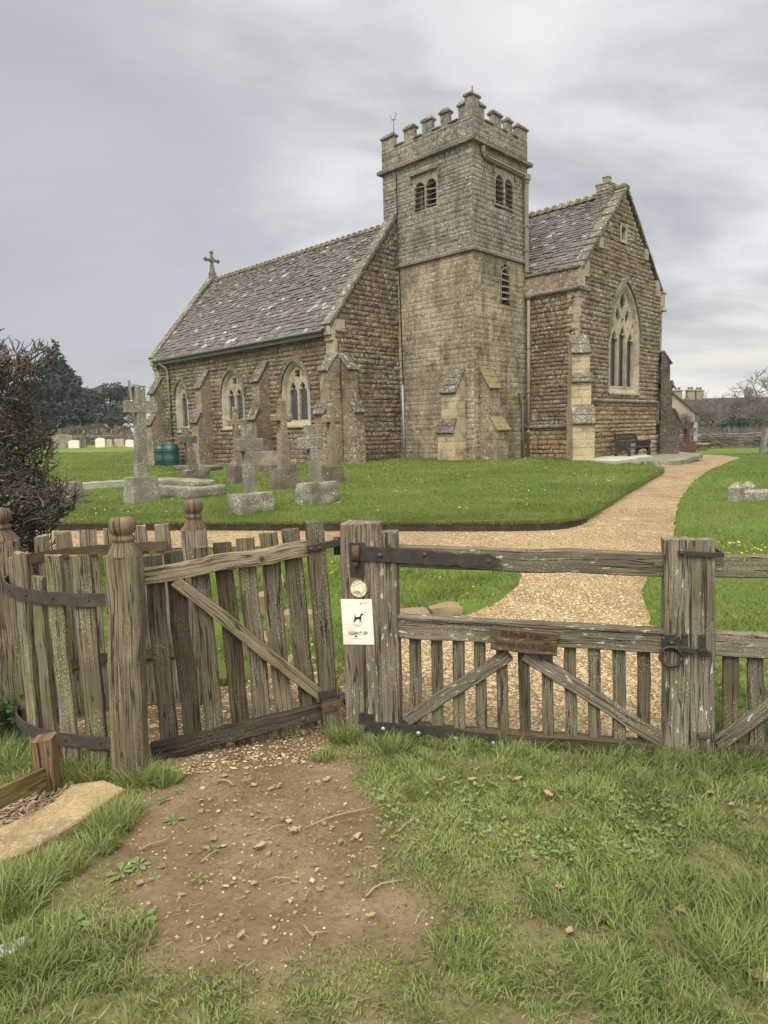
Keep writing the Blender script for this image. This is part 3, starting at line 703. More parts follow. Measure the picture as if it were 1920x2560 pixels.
# copings along gables
def coping(u0,u1,va,za,vb,zb,parent,th=.11,mat='coping',seg=8,step=False,name='gable_coping'):
    mb=MB(); a=Vector((0,va,za));b=Vector((0,vb,zb)); d=(b-a); L=d.length; d/=L; nrm=Vector((0,-d.z,d.y)); nrm=nrm if nrm.z>0 else -nrm
    t=0
    while t<L-.01:
        l=min(L/seg*random.uniform(.85,1.15),L-t)
        if L-t-l<.1: l=L-t
        c=a+d*(t+l/2)+nrm*(random.uniform(-.006,.006)+(.02 if step else 0)); c.x=(u0+u1)/2
        dd=(d+nrm*(-.06 if step else 0)).normalized()
        n2=Vector((0,-dd.z,dd.y)); n2=n2 if n2.z>0 else -n2
        mb.box(c,(u1-u0+random.uniform(-.012,.012),l-.006,th*(random.uniform(.8,1.3) if step else 1)),(Vector((1,0,0)),dd,n2),.015,.005); t+=l
    return mb.build(name,MT[mat],parent)
coping(UR-.3,UR+.1,-3.28,4.98,-.05,8.9,church,.12)
coping(UL-.12,UL+.3,-3.3,4.98,0.02,8.92,church,.12); coping(UL-.12,UL+.3,3.3,4.98,0.02,8.92,church,.12)
blocks('kneeler',MT['dressed'],church,[((UR-.13,-3.14,4.83),(.38,.26,.3)),((UR-.13,-3.1,4.6),(.38,.16,.18)),((UR-.13,-3.03,4.3),(.4,.16,.5)),((UR+.0,-2.86,5.0),(.13,.5,.36))])
blocks('kneeler',MT['dressed'],church,[((UL+.1,-3.16,4.83),(.4,.26,.28)),((UL+.1,-3.1,4.6),(.4,.14,.2)),((UL+.12,-3.06,4.28),(.42,.1,.5))])
# gutter and fascia
mb=MB(); mb.tube([(UL+.32,-3.38,4.83),(UR-.2,-3.38,4.83)],.058,8); gt=mb.build('gutter',MT['gutter'],church)
blocks('fascia',MT['gutter'],church,[(((UL+UR)/2,-3.22,4.74),(UR-UL-.6,.2,.16))],.004,0)
mb=MB(); mb.tube([(-13.95,-3.36,4.8),(-13.9,-3.32,4.66),(-13.7,-3.18,4.5),(-13.66,-3.16,4.35),(-13.64,-3.16,1.4)],.05,8)
for z in(4.0,2.9,1.5): mb.lathe(Vector((-13.65,-3.16,z)),[(.06,0),(.066,.03),(.066,.08),(.06,.1)],8)
mb.build('downpipe',MT['pipe'],church)
# cross finial on far gable
mb=MB(); mb.lathe(Vector((UL+.1,0,8.82)),[(.19,0),(.16,.1),(.2,.14),(.13,.3),(.12,.42),(.08,.5),(.09,.54),(.065,.58)],8)
cz=9.62; ax3=(Vector((1,0,0)),Vector((0,1,0)),Vector((0,0,1)))
mb.box((UL+.1,0,9.62),(.09,.12,.62),None,.02,.006); mb.box((UL+.1,0,cz),(.1,.7,.12),None,.02,.006); mb.box((UL+.1,0,cz),(.12,.27,.27),(ax3[0],(ax3[1]+ax3[2]).normalized(),(ax3[2]-ax3[1]).normalized()),.03,.006)
for y,z in((-.33,cz),(.33,cz),(0,9.95),(0,9.36)):
    for dy,dz in((-.06,0),(.06,0),(0,-.06),(0,.06)): mb.box((UL+.1,y+dy,z+dz),(.09,.08,.08),(ax3[0],(ax3[1]+ax3[2]).normalized(),(ax3[2]-ax3[1]).normalized()),.02,.004)
mb.build('cross_finial',MT['coping'],church)
# buttresses
def buttress(fr,s0,s1,prof,mat,cap,quoin='cream',lab=None,base=ZB,caps=None,over=.035):
    """prof: list of (n,z0,z1,ztop at wall side) from low to high: stage projects n up to z1, slope back to next n at ztop"""
    mb=MB(); cp=[]
    for k,(n,z0,z1,zt) in enumerate(prof):
        nb=prof[k+1][0] if k+1<len(prof) else -.02
        def V(s,nn,z): return fr(s,z,nn)
        hs=.17; z=z0
        rows=max(1,round((z1-z0)/.27)); rh=(z1-z0)/rows
        a,b=s0+(.03*k),s1-(.03*k)
        for r in range(rows):
            zz=z0+r*rh; j=random.uniform(-.006,.006); cut=a+(b-a)*random.choice([.38,.5,.62])
            for x0,x1 in((a,cut),(cut,b)):
                c=(fr(x0,zz,-.05)+fr(x1,zz+rh,n+j))/2; e=(fr(x1,zz+rh,n+j)-fr(x0,zz,-.05)); es=fr(1,0,0)-fr(0,0,0); en=fr(0,0,1)-fr(0,0,0)
                mb.box(c,(x1-x0-.004,abs(n+j+.05),rh-.004),(es,en,Vector((0,0,1))),.008,.002)
        # weathering
        st=3; 
        mb.add([V(a,n-.01,z1),V(b,n-.01,z1),V(b,nb,zt),V(a,nb,zt),V(a,-.05,z1),V(b,-.05,z1),V(b,-.05,zt),V(a,-.05,zt)],[(0,1,2,3),(1,5,6,2),(0,4,7,3)])
        for i in range(st-1 if (zt-z1)<.6 else st):
            m=st-1 if (zt-z1)<.6 else st
            t0,t1=i/m,(i+1)/m+.08
            pa=(n+over+(nb-n)*t0,z1+(zt-z1)*t0-.02); pb=(n+(nb-n)*min(t1,1),z1+(zt-z1)*min(t1,1))
            es=fr(1,0,0)-fr(0,0,0); A=fr(0,pa[1],pa[0]);B=fr(0,pb[1],pb[0]); dd=(B-A); L=dd.length; dd/=L; nn=es.cross(dd); nn=nn if nn.z>0 else -nn
            c=(A+B)/2+es*((a+b)/2)+nn*.05
            cp.append(MB()); cp[-1].box(c,(b-a+.05,L,.075),(es,dd,nn),.014,.006)
    o=mb.build('buttress',MT[mat],church)
    if lab: o['label']=lab
    for c_ in cp: c_.build('weathering_slab',MT[cap],o)
    return o
pf=lambda lo,up,zl,zlt,zu,zut:[(lo,ZB,zl,zlt),(up,zlt-.15,zu,zut)]
for a,b in butt_b[:3]: buttress(A_n,a,b,pf(.68,.45,2.1,2.5,3.43,4.15),'butt','slatecap')
buttress(A_n,-3.46,-2.98,pf(.7,.45,2.17,2.55,3.52,4.06),'butt','slatecap')
buttress(B_n,-2.97,-2.47,pf(.72,.46,2.2,2.56,3.55,4.08),'butt','slatecap')
buttress(A_t,-.98,-.3,pf(.66,.47,1.48,1.93,2.75,3.5),'cream','slatecap',lab='tower buttress of fresh cream stone')
buttress(B_t,.26,.92,pf(.66,.36,1.52,1.95,2.86,3.46),'butt','mossycap',lab='stained tower buttress with mossy top')
s2=math.sqrt(.5)
buttress(FD((2.02,3.05,0),(s2,-s2,0),(s2,s2,0)),-.36,.36,[(.72,ZB,1.66,2.25),(.42,2.05,3.02,3.3),(.34,3.2,3.95,4.55)],'cream','coping')
buttress(FD((2.02,9.72,0),(s2,s2,0),(-s2,s2,0)),-.36,.36,[(.74,ZB,1.66,2.2),(.42,2.05,3.02,3.3),(.32,3.2,3.95,4.45)],'darkbutt','slatecap')
# ------------------------------------------------------------------ tower
tA=[(-3.78,ZB),(.05,ZB),(.05,10.4),(-3.78,10.4)]; tB=[(0,ZB),(3.12,ZB),(3.12,10.4),(0,10.4)]
def two_louvre(fr,c,w,parent,lab=None):
    z0,z1=8.77,9.95
    o=[(c-w,z0),(c-w,z1),(c+w,z1),(c+w,z0)]
    op=[(c-w+.02,z0+.02),(c-w+.02,z1-.02),(c+w-.02,z1-.02),(c+w-.02,z0+.02)]
    mb=MB(); lw=w*.4; L=[arch(c+sg*(w*.47),lw,z0+.07,9.5,9.5+lw*1.08,6) for sg in(-1,1)]
    plate(mb,fr,o,L,.012,.24,.02)
    mb.add([fr(*p,.012) for p in o]+[fr(*p,-.05) for p in o],[(i,(i+1)%4,4+(i+1)%4,4+i) for i in range(4)])
    wo=mb.build('belfry_window',MT['towerdress'],parent)
    if lab: wo['label']=lab
    hm=MB(); es=fr(1,0,0)-fr(0,0,0); en=fr(0,0,1)-fr(0,0,0); hm.box(fr(c,z1+.05,.04),(2*w+.16,.12,.08),(es,en,Vector((0,0,1))),.015,.004)
    for sg in(-1,1): hm.box(fr(c+sg*(w+.06),z1-.1,.03),(.06,.08,.25),(es,en,Vector((0,0,1))),.012,.003)
    hm.build('hood_mould',MT['strings'],wo)
    v=MB(); poly_face(v,fr,o,-.5); v.build('dark_opening',MT['void'],wo)
    for sg in(-1,1):
        for k in range(5):
            s=MB(); zz=z0+.17+k*.165; cc=fr(c+sg*w*.47,zz,-.05); d=(en*.88-Vector((0,0,.42))).normalized(); s.box(cc+es*random.uniform(-.01,.01),(2*lw+.04,.17,.02),(es+Vector((0,0,random.uniform(-.12,.12))),d,es.cross(d).normalized()),.003,.006); s.build('louvre_slat',MT['louvre'],wo)
    return op
oA=two_louvre(A_t,-1.85,.53,church); oB=two_louvre(B_t,1.72,.56,church)
# slit window
def slit(fr,c):
    a=arch(c,.27,5.72,6.6,6.92,6); mb=MB(); i=arch(c,.23,5.76,6.6,6.86,6); ring(mb,fr,a,i,.012,.012); ring(mb,fr,i,i,.012,-.4)
    wo=mb.build('belfry_window',MT['towerdress'],church); wo['label']='narrow round-headed louvred opening low on the tower'
    v=MB(); poly_face(v,fr,i,-.4); v.build('dark_opening',MT['void'],wo)
    es=fr(1,0,0)-fr(0,0,0); en=fr(0,0,1)-fr(0,0,0)
    for k in range(5):
        s=MB(); d=(en*.75-Vector((0,0,.62))).normalized(); s.box(fr(c+.03,5.9+k*.2,-.04),(.48,.16,.02),(es+Vector((0,0,random.uniform(-.06,.06))),d,es.cross(d).normalized()),.003,.004); s.build('louvre_slat',MT['louvre'],wo)
    return a
oS=slit(B_t,1.77)
mb=MB(); backing(mb,A_t,tA,[oA],-.006,.1); backing(mb,B_t,tB,[oB,oS],-.006,.1)
mb.quad((-3.78,0,5),(-3.78,3.12,5),(-3.78,3.12,11),(-3.78,0,11)); mb.quad((-3.78,3.12,5),(.05,3.12,5),(.05,3.12,10.4),(-3.78,3.12,10.4))
tower=mb.build('tower_wall',MT['mortar2'],church)
mb=MB(); stones(mb,A_t,[(-3.25,.05),(.05,.05),(.05,7.17),(-3.25,7.17)],[],.165,(.16,.6),.009,.006,n0=0,hvar=.3,jz=.008); stones(mb,B_t,[(0.,.05),(3.1,.05),(3.1,7.17),(0.,7.17)],[oS],.165,(.16,.6),.009,.006,hvar=.3,jz=.008); mb.build('lower_ashlar',MT['tower'],tower)
mb=MB(); stones(mb,A_t,[(-3.78,7.3),(.05,7.3),(.05,10.42),(-3.78,10.42)],[oA],.14,(.12,.45),.015,.008,hvar=.35); stones(mb,B_t,[(0.,7.3),(3.12,7.3),(3.12,10.42),(0.,10.42)],[oB],.14,(.12,.45),.015,.008,hvar=.35); mb.build('upper_rubble',MT['towertop'],tower)
def band(name,z0,z1,pr,u0,u1,v0,v1,mat,parent,drop=.03):
    # moulded string round A and B faces (and the far sides)
    P=[(u0-pr,v0-pr),(u1+pr,v0-pr),(u1+pr,v1+pr),(u0-pr,v1+pr)]; Q=[(u0,v0),(u1,v0),(u1,v1),(u0,v1)]; zm=(z0+z1)/2
    mb=MB(); vs=[]
    for (L,z) in ((Q,z0),(P,z0+drop),(P,zm+.02),(Q,z1)): vs+=[(x,y,z) for x,y in L]
    fs=[]
    for k in range(3):
        for i in range(4): fs.append((k*4+i,k*4+(i+1)%4,(k+1)*4+(i+1)%4,(k+1)*4+i))
    mb.add(vs,fs); return mb.build(name,MT[mat],parent)
band('string_course',7.14,7.32,.085,-3.3,.06,-.01,3.1,'strings',church)
band('cornice',10.36,10.58,.14,-3.78,.06,-.01,3.12,'strings',church)
# parapet
mb=MB(); PZ=11.17; T=.17
def pbox(u0,u1,v0,v1,z0,z1,m=None,c=.012): (m or mb).box(((u0+u1)/2,(v0+v1)/2,(z0+z1)/2),(u1-u0,v1-v0,z1-z0),None,c,.004)
u0,u1,v0,v1=-3.79,.06,-.02,3.13
pbox(u0,u1,v0,v0+T,10.5,PZ); pbox(u1-T+.002,u1-.002,v0+T,v1,10.5,PZ-.003); pbox(u0,u1-T,v1-T,v1-.002,10.5,PZ-.006); pbox(u0+.002,u0+T,v0+T,v1-T,10.5,PZ-.009)
par=mb.build('parapet',MT['towertop'],church)
mb=MB(); stones(mb,FA(v0),[(u0+.02,10.6),(u1,10.6),(u1,PZ-.04),(u0+.02,PZ-.04)],[],.19,(.2,.45),.012,.006,n0=.002); stones(mb,FB(u1),[(v0,10.6),(v1-.02,10.6),(v1-.02,PZ-.04),(v0,PZ-.04)],[],.19,(.2,.45),.012,.006,n0=.002); mb.build('parapet_stonework',MT['towertop'],par)
def merlon(a0,a1,b0,b1,zt=11.62,slope='u'):
    m=MB(); pbox(a0,a1,b0,b1,PZ-.02,zt-.09,m,.02); o=m.build('merlon',MT['towertop'],par)
    c=MB(); e=.05; eu_,ev_=(.02,.05) if slope=='u' else (.05,.02); ca,cb=(a0+a1)/2,(b0+b1)/2
    bs=[(a0-eu_,b0-ev_),(a1+eu_,b0-ev_),(a1+eu_,b1+ev_),(a0-eu_,b1+ev_)]; tp=[(a0+e*1.6,cb-.03),(a1-e*1.6,cb-.03),(a1-e*1.6,cb+.03),(a0+e*1.6,cb+.03)] if slope=='u' else [(ca-.03,b0+e*1.6),(ca+.03,b0+e*1.6),(ca+.03,b1-e*1.6),(ca-.03,b1-e*1.6)]
    r=lambda: random.uniform(-.012,.012)
    vs=[(x+r(),y+r(),zt-.1) for x,y in bs]+[(x+r(),y+r(),zt-.04) for x,y in bs]+[(x+r(),y+r(),zt+.07+r()) for x,y in tp]
    c.add(vs,[(3,2,1,0)]+[(k*4+i,k*4+(i+1)%4,(k+1)*4+(i+1)%4,(k+1)*4+i) for k in(0,1) for i in range(4)]+[(8,9,10,11)]); c.build('merlon_cap',MT['coping'],o); return o
for a,b in((-3.79,-3.2),(-2.75,-2.29),(-1.95,-1.53),(-1.18,-.84)): merlon(a,b,v0,v0+T)
for a,b in((1.13,1.6),(1.9,2.22),(2.54,3.13)): merlon(u1-T,u1,a,b,slope='v')
merlon(-.47,-.2,v0,v0+T,11.62); merlon(u1-T,u1,.36,.66,11.62,'v'); merlon(-.22,.07,v0-.005,.38,11.83)
for a in(-3.0,-1.9,-.9): merlon(a,a+.6,v1-T,v1)
for b in(.9,2.0): merlon(u0,u0+T,b,b+.6,slope='v')
# crenel copings
mb=MB()
for a,b in((-3.2,-2.75),(-2.29,-1.95),(-1.53,-1.18),(-.84,-.47)): mb=MB(); pbox(a+.003,b-.003,v0-.05,v0+T+.03,PZ-.02,PZ+.04,mb,.02); mb.build('crenel_coping',MT['coping'],par)
for a,b in((.66,1.13),(2.22,2.54),(1.6,1.9)): mb=MB(); pbox(u1-T-.03,u1+.05,a+.003,b-.003,PZ-.02,PZ+.04,mb,.015); mb.build('crenel_coping',MT['coping'],par)
mb=MB(); mb.tube([(-3.3,.1,11.6),(-3.3,.1,12.12)],.013,5)
for s in(-1,1): mb.tube([(-3.3,.1,12.1),(-3.3+s*.08,.1,12.13),(-3.3+s*.13,.1,12.22),(-3.3+s*.12,.1,12.3)],.012,5)
mb.tube([(-3.45,.1,12.06),(-3.3,.1,12.08),(-3.15,.1,12.06)],.008,4); mb.build('wind_vane_rod',MT['gutter'],church)
mb=MB(); mb.tube([(0,.1,11.8),(0,.1,12.02)],.018,5); mb.build('lightning_rod',MT['iron'],church)
# lead box gutter, hopper and downpipes on tower B face
ub=.1
mb=MB(); mb.tube([(ub+.02,.46,10.34),(ub+.02,.48,10.2),(ub+.02,.56,10.1),(ub+.02,.7,10.06),(ub+.02,2.78,10.02)],.085,4,smooth=False)
mb.box((ub+.05,2.9,9.98),(.22,.26,.2),None,.02); mb.box((ub+.05,2.9,9.84),(.16,.18,.12),None,.02)
mb.plank((ub+.05,2.9,9.8),(ub+.05,2.93,6.9),.14,.11,(0,1,0),2,0,.02)
for z in(8.4,7.6): mb.box((ub+.05,2.92,z),(.15,.18,.06),None,.01)
mb.build('rainwater_pipe',MT['pipe'],church)
mb=MB(); mb.lathe(Vector((.2,2.96,6.0)),[(.05,-.05),(.1,.0),(.13,.03),(.135,.2),(.12,.21)],14); mb.tube([(.2,2.96,6.0),(.2,2.96,.3)],.062,10)
for z in(4.3,2.8,1.4): mb.lathe(Vector((.2,2.96,z)),[(.064,0),(.076,.01),(.076,.09),(.064,.1)],10)
mb.build('rainwater_pipe',MT['pipe'],church)
mb=MB(); mb.tube([(.13,2.2,2.6),(.15,2.25,2.78),(.15,2.4,2.8),(.15,2.5,2.7),(.15,2.55,2.55),(.15,2.62,2.45),(.15,2.66,2.3),(.15,2.66,.35)],.042,8); mb.tube([(.16,2.45,2.78),(.18,2.9,2.8)],.02,6); mb.build('soil_pipe',MT['pipe'],church)
mb=MB(); mb.tube([(-3.1,-.03,10.4),(-3.12,-.13,10.3),(-3.1,-.04,10.2),(-3.1,-.03,7.4),(-3.08,-.12,7.25),(-3.06,-.04,7.1),(-3.0,-.03,3.2)],.018,5); mb.build('lightning_cable',MT['iron'],church)
mb=MB(); mb.tube([(-3.02,-.06,3.2),(-2.98,-.06,.5)],.035,6); mb.build('cable_conduit',MT['conduit'],church)
# ------------------------------------------------------------------ chancel
RV=6.4; RZ=9.86
cv,rz0=3.12,6.8
lights=[(5.84,.27,3.0,4.5,5.02),(6.5,.27,3.0,4.68,5.2),(7.16,.27,3.0,4.5,5.02)]
_,wB=window('window',B_c,6.5,1.27,2.74,4.75,6.78,.26,lights,[dagger(6.5,6.02,.26,.4),dagger(6.13,5.5,.19,.34,-.2),dagger(6.87,5.5,.19,.34,.2),dagger(5.66,5.2,.1,.16,-.1),dagger(7.34,5.2,.1,.16,.1),dagger(6.5,5.38,.1,.11)],lab='large three-light window with flowing tracery in the right gable',reveal=.12,lead=False,pl=-.07)
niche=[(5.95,8.05),(5.95,8.72),(6.55,8.72),(6.55,8.05)]
cA=[(-8,ZB),(2.02,ZB),(2.02,6.2),(-8,6.2)]
cB=[(3.05,ZB),(9.75,ZB),(9.75,6.6),(RV,9.83),(3.05,6.55)]
mb=MB(); backing(mb,A_c,cA,[],-.012,.5); backing(mb,B_c,cB,[wB,niche],-.012,.06)
mb.quad((-8,9.75,ZB),(2.0,9.75,ZB),(2.0,9.75,6.6),(-8,9.75,6.6)); mb.quad((-8,3.05,ZB),(-8,9.75,ZB),(-8,9.75,6.6),(-8,RV,9.8),(-8,3.05,6.5))
chan=mb.build('chancel_wall',MT['mortar'],church)
mb=MB(); stones(mb,A_c,[(.06,1.68),(1.98,1.68),(1.98,6.12),(.06,6.12)],[],.15,(.13,.48),.036,jz=.012); mb.build('rock_faced_stonework',MT['nave'],chan)
mb=MB(); stones(mb,A_c,[(.06,.0),(2.0,.0),(2.0,1.6),(.06,1.6)],[],.16,(.2,.5),.03,n0=.07); mb.build('plinth_stonework',MT['plinth'],chan)
mb=MB(); stones(mb,B_c,[(3.08,2.56),(9.7,2.56),(9.7,6.6),(RV+.05,9.8),(RV-.05,9.8),(3.08,6.6)],[wB,niche],.15,(.13,.48),.038,jz=.012); mb.build('rock_faced_stonework',MT['chancel'],chan)
mb=MB(); stones(mb,B_c,[(3.3,1.2),(9.4,1.2),(9.4,2.46),(3.3,2.46)],[],.155,(.18,.44),.045,n0=.03); stones(mb,B_c,[(3.3,.0),(9.9,.0),(9.9,1.19),(3.3,1.19)],[],.17,(.2,.5),.035,n0=.035); mb.build('plinth_stonework',MT['plinth'],chan)
def ledge(L,fr,z,pr,hh,name='string_course'):
    mb=MB(); a,b=L
    vs=[fr(s,zz,n) for n,zz in((-.02,z-hh),(pr*.8,z-hh*.7),(pr,z-hh*.5),(pr,z-hh*.1),(-.02,z+hh*.6)) for s in(a,b)]
    mb.add(vs,[(2*k,2*k+1,2*k+3,2*k+2) for k in range(4)]+[(0,2,4,6,8),(1,3,5,7,9)]); return mb.build(name,MT['coping'],church)
ledge((.06,1.9),A_c,1.64,.16,.12); ledge((3.3,9.45),B_c,2.5,.14,.12); ledge((9.4,9.95),B_c,1.68,.16,.12)
blocks('string_course',MT['coping'],church,[((2.09,9.42,2.05),(.16,.09,.84))],.01,.003)
mb=MB(); z=4.5; k=0
while z<6.1:
    a_,b_=((.2,.42),(.42,.2))[k%2]; hh=.26; mb.box((2.02+.03-a_/2,3.05-.03+b_/2,z+hh/2),(a_,b_,hh-.006),None,.01,.003); z+=hh; k+=1
mb.build('quoins',MT['dressed'],chan)
# chancel parapet
mb=MB(); pbox(-.1,2.05,2.98,3.3,6.12,6.72,mb); pp=mb.build('parapet_course',MT['butt'],church)
mb=MB()
for a,b in((.02,.7),(.7,1.35),(1.35,2.1)): mb.box(((a+b)/2,3.12,6.76),(b-a-.006,.42,.1),None,.02,.006)
mb.build('parapet_cap',MT['coping'],pp)
ledge((-.0,2.1),FA(2.98),6.12,.09,.12); ledge((2.96,3.75),B_c,6.12,.1,.12)
for K_ in [((2.0,3.16,6.42),(.24,.34,.56)),((2.02,3.5,6.75),(.18,.34,.5)),((2.02,4.5,7.75),(.16,.3,.36))]: blocks('kneeler',MT['dressed'],church,[K_])
for K_ in [((1.98,9.74,6.45),(.3,.28,.5)),((1.98,9.8,6.75),(.36,.4,.07)),((1.98,9.83,6.1),(.36,.4,.12)),((1.95,9.78,5.2),(.22,.12,1.8)),((2.02,9.3,6.85),(.17,.36,.6)),((2.02,8.2,7.95),(.16,.26,.4))]: blocks('kneeler',MT['dressed'],church,[K_])
cr=roof('chancel_roof',-8,1.85,3.2,6.74,RV,RZ-.02,9.7,church,.2,.11)
ridge(-8,1.2,RV,RZ+.02,.33,.13,cr,1.3)
coping(1.72,2.12,3.05,6.62,RV-.02,9.95,church,.13,step=True,seg=11); coping(1.72,2.12,9.9,6.62,RV+.02,9.95,church,.1,seg=9)
mb=MB(); mb.box((1.92,RV,10.0),(.42,.42,.2),None,.06,.01); mb.build('apex_stone',MT['coping'],church)
mb=MB(); cu=1.42
mb.box((cu,RV-.25,9.75),(.5,.56,.74),None,.0,0)
for k,f in enumerate([(FA(RV-.53),cu-.25,cu+.25),(FB(cu+.25),RV-.53,RV+.03)]): stones(mb,f[0],[(f[1],9.2),(f[2],9.2),(f[2],10.12),(f[1],10.12)],[],.11,(.16,.3),.02,n0=.003)
mb.box((cu,RV-.25,10.14),(.56,.62,.07),None,.012,.004)
cm=mb.build('chimney',MT['towertop'],church); mb=MB(); mb.box((cu,RV-.2,10.28),(.24,.24,.24),None,.02,.004); mb.box((cu,RV-.2,10.42),(.27,.27,.07),None,.02,.004); mb.build('chimney_pot',MT['towertop'],cm)
# niche opening in gable
mb=MB(); a=arch(6.25,.17,8.15,8.45,8.62,5); plate(mb,B_c,niche,[a],.04,.2,.0); ni=mb.build('niche_window',MT['dressed'],church); mb=MB(); poly_face(mb,B_c,a,-.12); mb.build('dark_opening',MT['void'],ni)
# ------------------------------------------------------------------ gates: each stands in an upright plane
class Plane:
    def __init__(s,a,b):
        s.p=Vector(a); s.e=(Vector(b)-s.p); s.e.z=0; s.e.normalize(); s.n=s.e.cross(Vector((0,0,1)))
        if s.n.dot(CAM-s.p)<0: s.n=-s.n
    def at(s,x,y,off=0.): return hit(x,y,s.p+s.n*off,s.n)
    def beam(s,mb,a,b,wpx,th,off=0.,seg=8,rough=.003,ch=.006,endj=.004):
        """off = distance of the front face toward the viewer"""
        p0=s.at(*a,off);p1=s.at(*b,off); Y=(p0.y+p1.y)/2
        w=wpx*((p0+p1)/2-CAM).dot(FW)/F; ax=(p1-p0).normalized(); side=s.n.cross(ax)
        mb.plank(p0-s.n*(th/2),p1-s.n*(th/2),w,th,side,seg,rough,ch,endj); return w
    def slab(s,mb,pts,off,th): # polygon in the plane, thickness behind the front
        P=[s.at(x,y,off) for x,y in pts]; mb.prism(P,-s.n*th)
g1=lambda x,y:(820+x*.3014,1280+y*.3014)
g2=lambda x,y:(1200+x*.434,1300+y*.434)
z7=lambda x,y:(x*.3164,1240+y*.3164)
z8=lambda x,y:(350+x*.3315,1240+y*.3315)
GP=Plane(at(900,1805,3.44),at(1690,1900,3.1))
def bolt(mb,P,n,r=.009,d=.008):
    a=Vector(P); mb.tube([a,a+n*d*.6,a+n*d],[r,r,r*.55],7)
leaf=empty('wooden_gate',GP.at(1320,1890),'long oak gate with diagonal braces and a wooden plaque, closed across the gravel path','gate')
def part(name,mat,parent,fn):
    mb=MB(); fn(mb); return mb.build(name,MT[mat],parent)
part('heel_stile','oakpost',leaf,lambda m:GP.beam(m,g1(468,172),g1(512,1850),54,.09,.03))
part('meeting_stile','oakgate',leaf,lambda m:GP.beam(m,(1694,1350),(1691,1932),60,.09,.03,10))
part('top_rail','oakgate',leaf,lambda m:GP.beam(m,(986,1393),(1662,1412.5),57,.06,.0,12,.004))
part('middle_rail','oakgate',leaf,lambda m:GP.beam(m,(992,1571),(1662,1608),52,.065,.015,12,.004))
part('middle_rail_cap','oakgate',leaf,lambda m:GP.beam(m,(992,1545),(1662,1582),9,.07,.025,12,.003))
part('bottom_rail','oakdark',leaf,lambda m:GP.beam(m,(990,1836),(1662,1888),52,.065,.01,12,.004))
for x,w in((1037,29),(1091.5,28),(1145.5,29),(1200,28),(1255,28),(1310,28),(1368,28),(1425.5,29),(1486,30),(1548,31),(1610.5,31)):
    yt=1592+(x-992)*.0587; yb=1822+(x-992)*.077; dx=.006*(1331-x)*.0
    part('pale','oakgreen',leaf,lambda m:GP.beam(m,(x-1,yt-20),(x+3,yb+16),w,.03,-.012,6,.003))
part('brace','oakgate',leaf,lambda m:GP.beam(m,g1(650,1738),g1(1500,1190),33,.04,.008,8))
part('brace','oakgate',leaf,lambda m:GP.beam(m,g2(255,775),g2(1058,1280),36,.04,.008,8))
st=part('strap_hinge','iron',leaf,lambda m:GP.slab(m,[g1(*p) for p in((205,288),(255,287),(550,300),(850,320),(912,337),(960,337),(1000,330),(1062,354),(1120,347),(1170,339),(1250,357),(1330,348),(1445,408),(1330,467),(1260,442),(1190,456),(1130,461),(1062,432),(1000,447),(945,438),(860,440),(400,407),(205,403))],.042,.011))
def bolts(m,L,off,r,f):
    for p in L: bolt(m,GP.at(*f(*p),off),GP.n,r)
for p in((433,357),(800,353),(1330,405)): part('bolt','rust',st,lambda m:bolts(m,[p],.042,.012,g1))
st=part('bottom_strap','iron',leaf,lambda m:GP.slab(m,[g1(*p) for p in((300,1735),(900,1790),(1400,1850),(1500,1915),(1420,1965),(900,1915),(300,1850))],.04,.01))
for p in((457,1797),(750,1835),(1057,1880),(1370,1918)): part('bolt','bolt',st,lambda m:bolts(m,[p],.04,.012,g1))
# ring latch on the meeting stile
def latch(m):
    c=GP.at(*g2(1100,705),.034); e=GP.e; zc=Vector((0,0,1))
    for k in range(9):
        t=2*math.pi*k/9; m.box(c+e*(.028*math.cos(t))+zc*(.028*math.sin(t)),(.03,.012,.03),(e,GP.n,zc),.004)
    m.box(c,(.05,.014,.05),(e,GP.n,zc),.006); rc=GP.at(*g2(1099,787),.052); m.tube([rc+e*(.047*math.cos(2*math.pi*k/20))+zc*(.047*math.sin(2*math.pi*k/20)) for k in range(21)],.0075,7)
    m.tube([c,c+GP.n*.02],.012,8)
lt=part('ring_latch','iron',leaf,latch)
def lbar(m):
    GP.beam(m,g2(1125,738),g2(1335,775),13,.012,.055,3,.0005,.002,0); GP.beam(m,g2(1180,660),g2(1183,785),15,.012,.045,2,.0005,.003,0)
    GP.beam(m,g2(1170,670),g2(1196,668),10,.03,.05,2,.0005,.003,0)
part('latch_bar','iron',leaf,lbar)
# second leaf
leaf2=empty('wooden_gate',GP.at(1850,1900),'second oak gate leaf, cut by the right edge beyond the iron ring latch','gate')
part('meeting_stile','oakgate',leaf2,lambda m:GP.beam(m,(1757,1350),(1757,1915),58,.09,.028,10))
XR=2350
part('top_rail','oakgate',leaf2,lambda m:GP.beam(m,(1786,1416.5),(XR,1431),58,.06,.0,10,.004))
part('middle_rail','oakgate',leaf2,lambda m:GP.beam(m,(1786,1613),(XR,1640),62,.065,.012,10,.004))
part('bottom_rail','oakdark',leaf2,lambda m:GP.beam(m,(1786,1886),(XR,1930),52,.065,.005,10,.004))
for k in range(8):
    x=1827+63*k; part('pale','oakgreen',leaf2,lambda m:GP.beam(m,(x,1625+k*3),(x+3,1880+k*5),35,.03,-.012,6,.003))
part('brace','oakgate',leaf2,lambda m:GP.beam(m,g2(1370,1300),g2(2200,700),38,.04,.006,8))
part('heel_stile','oakgate',leaf2,lambda m:GP.beam(m,(XR+20,1350),(XR+26,1960),60,.09,.028,10))
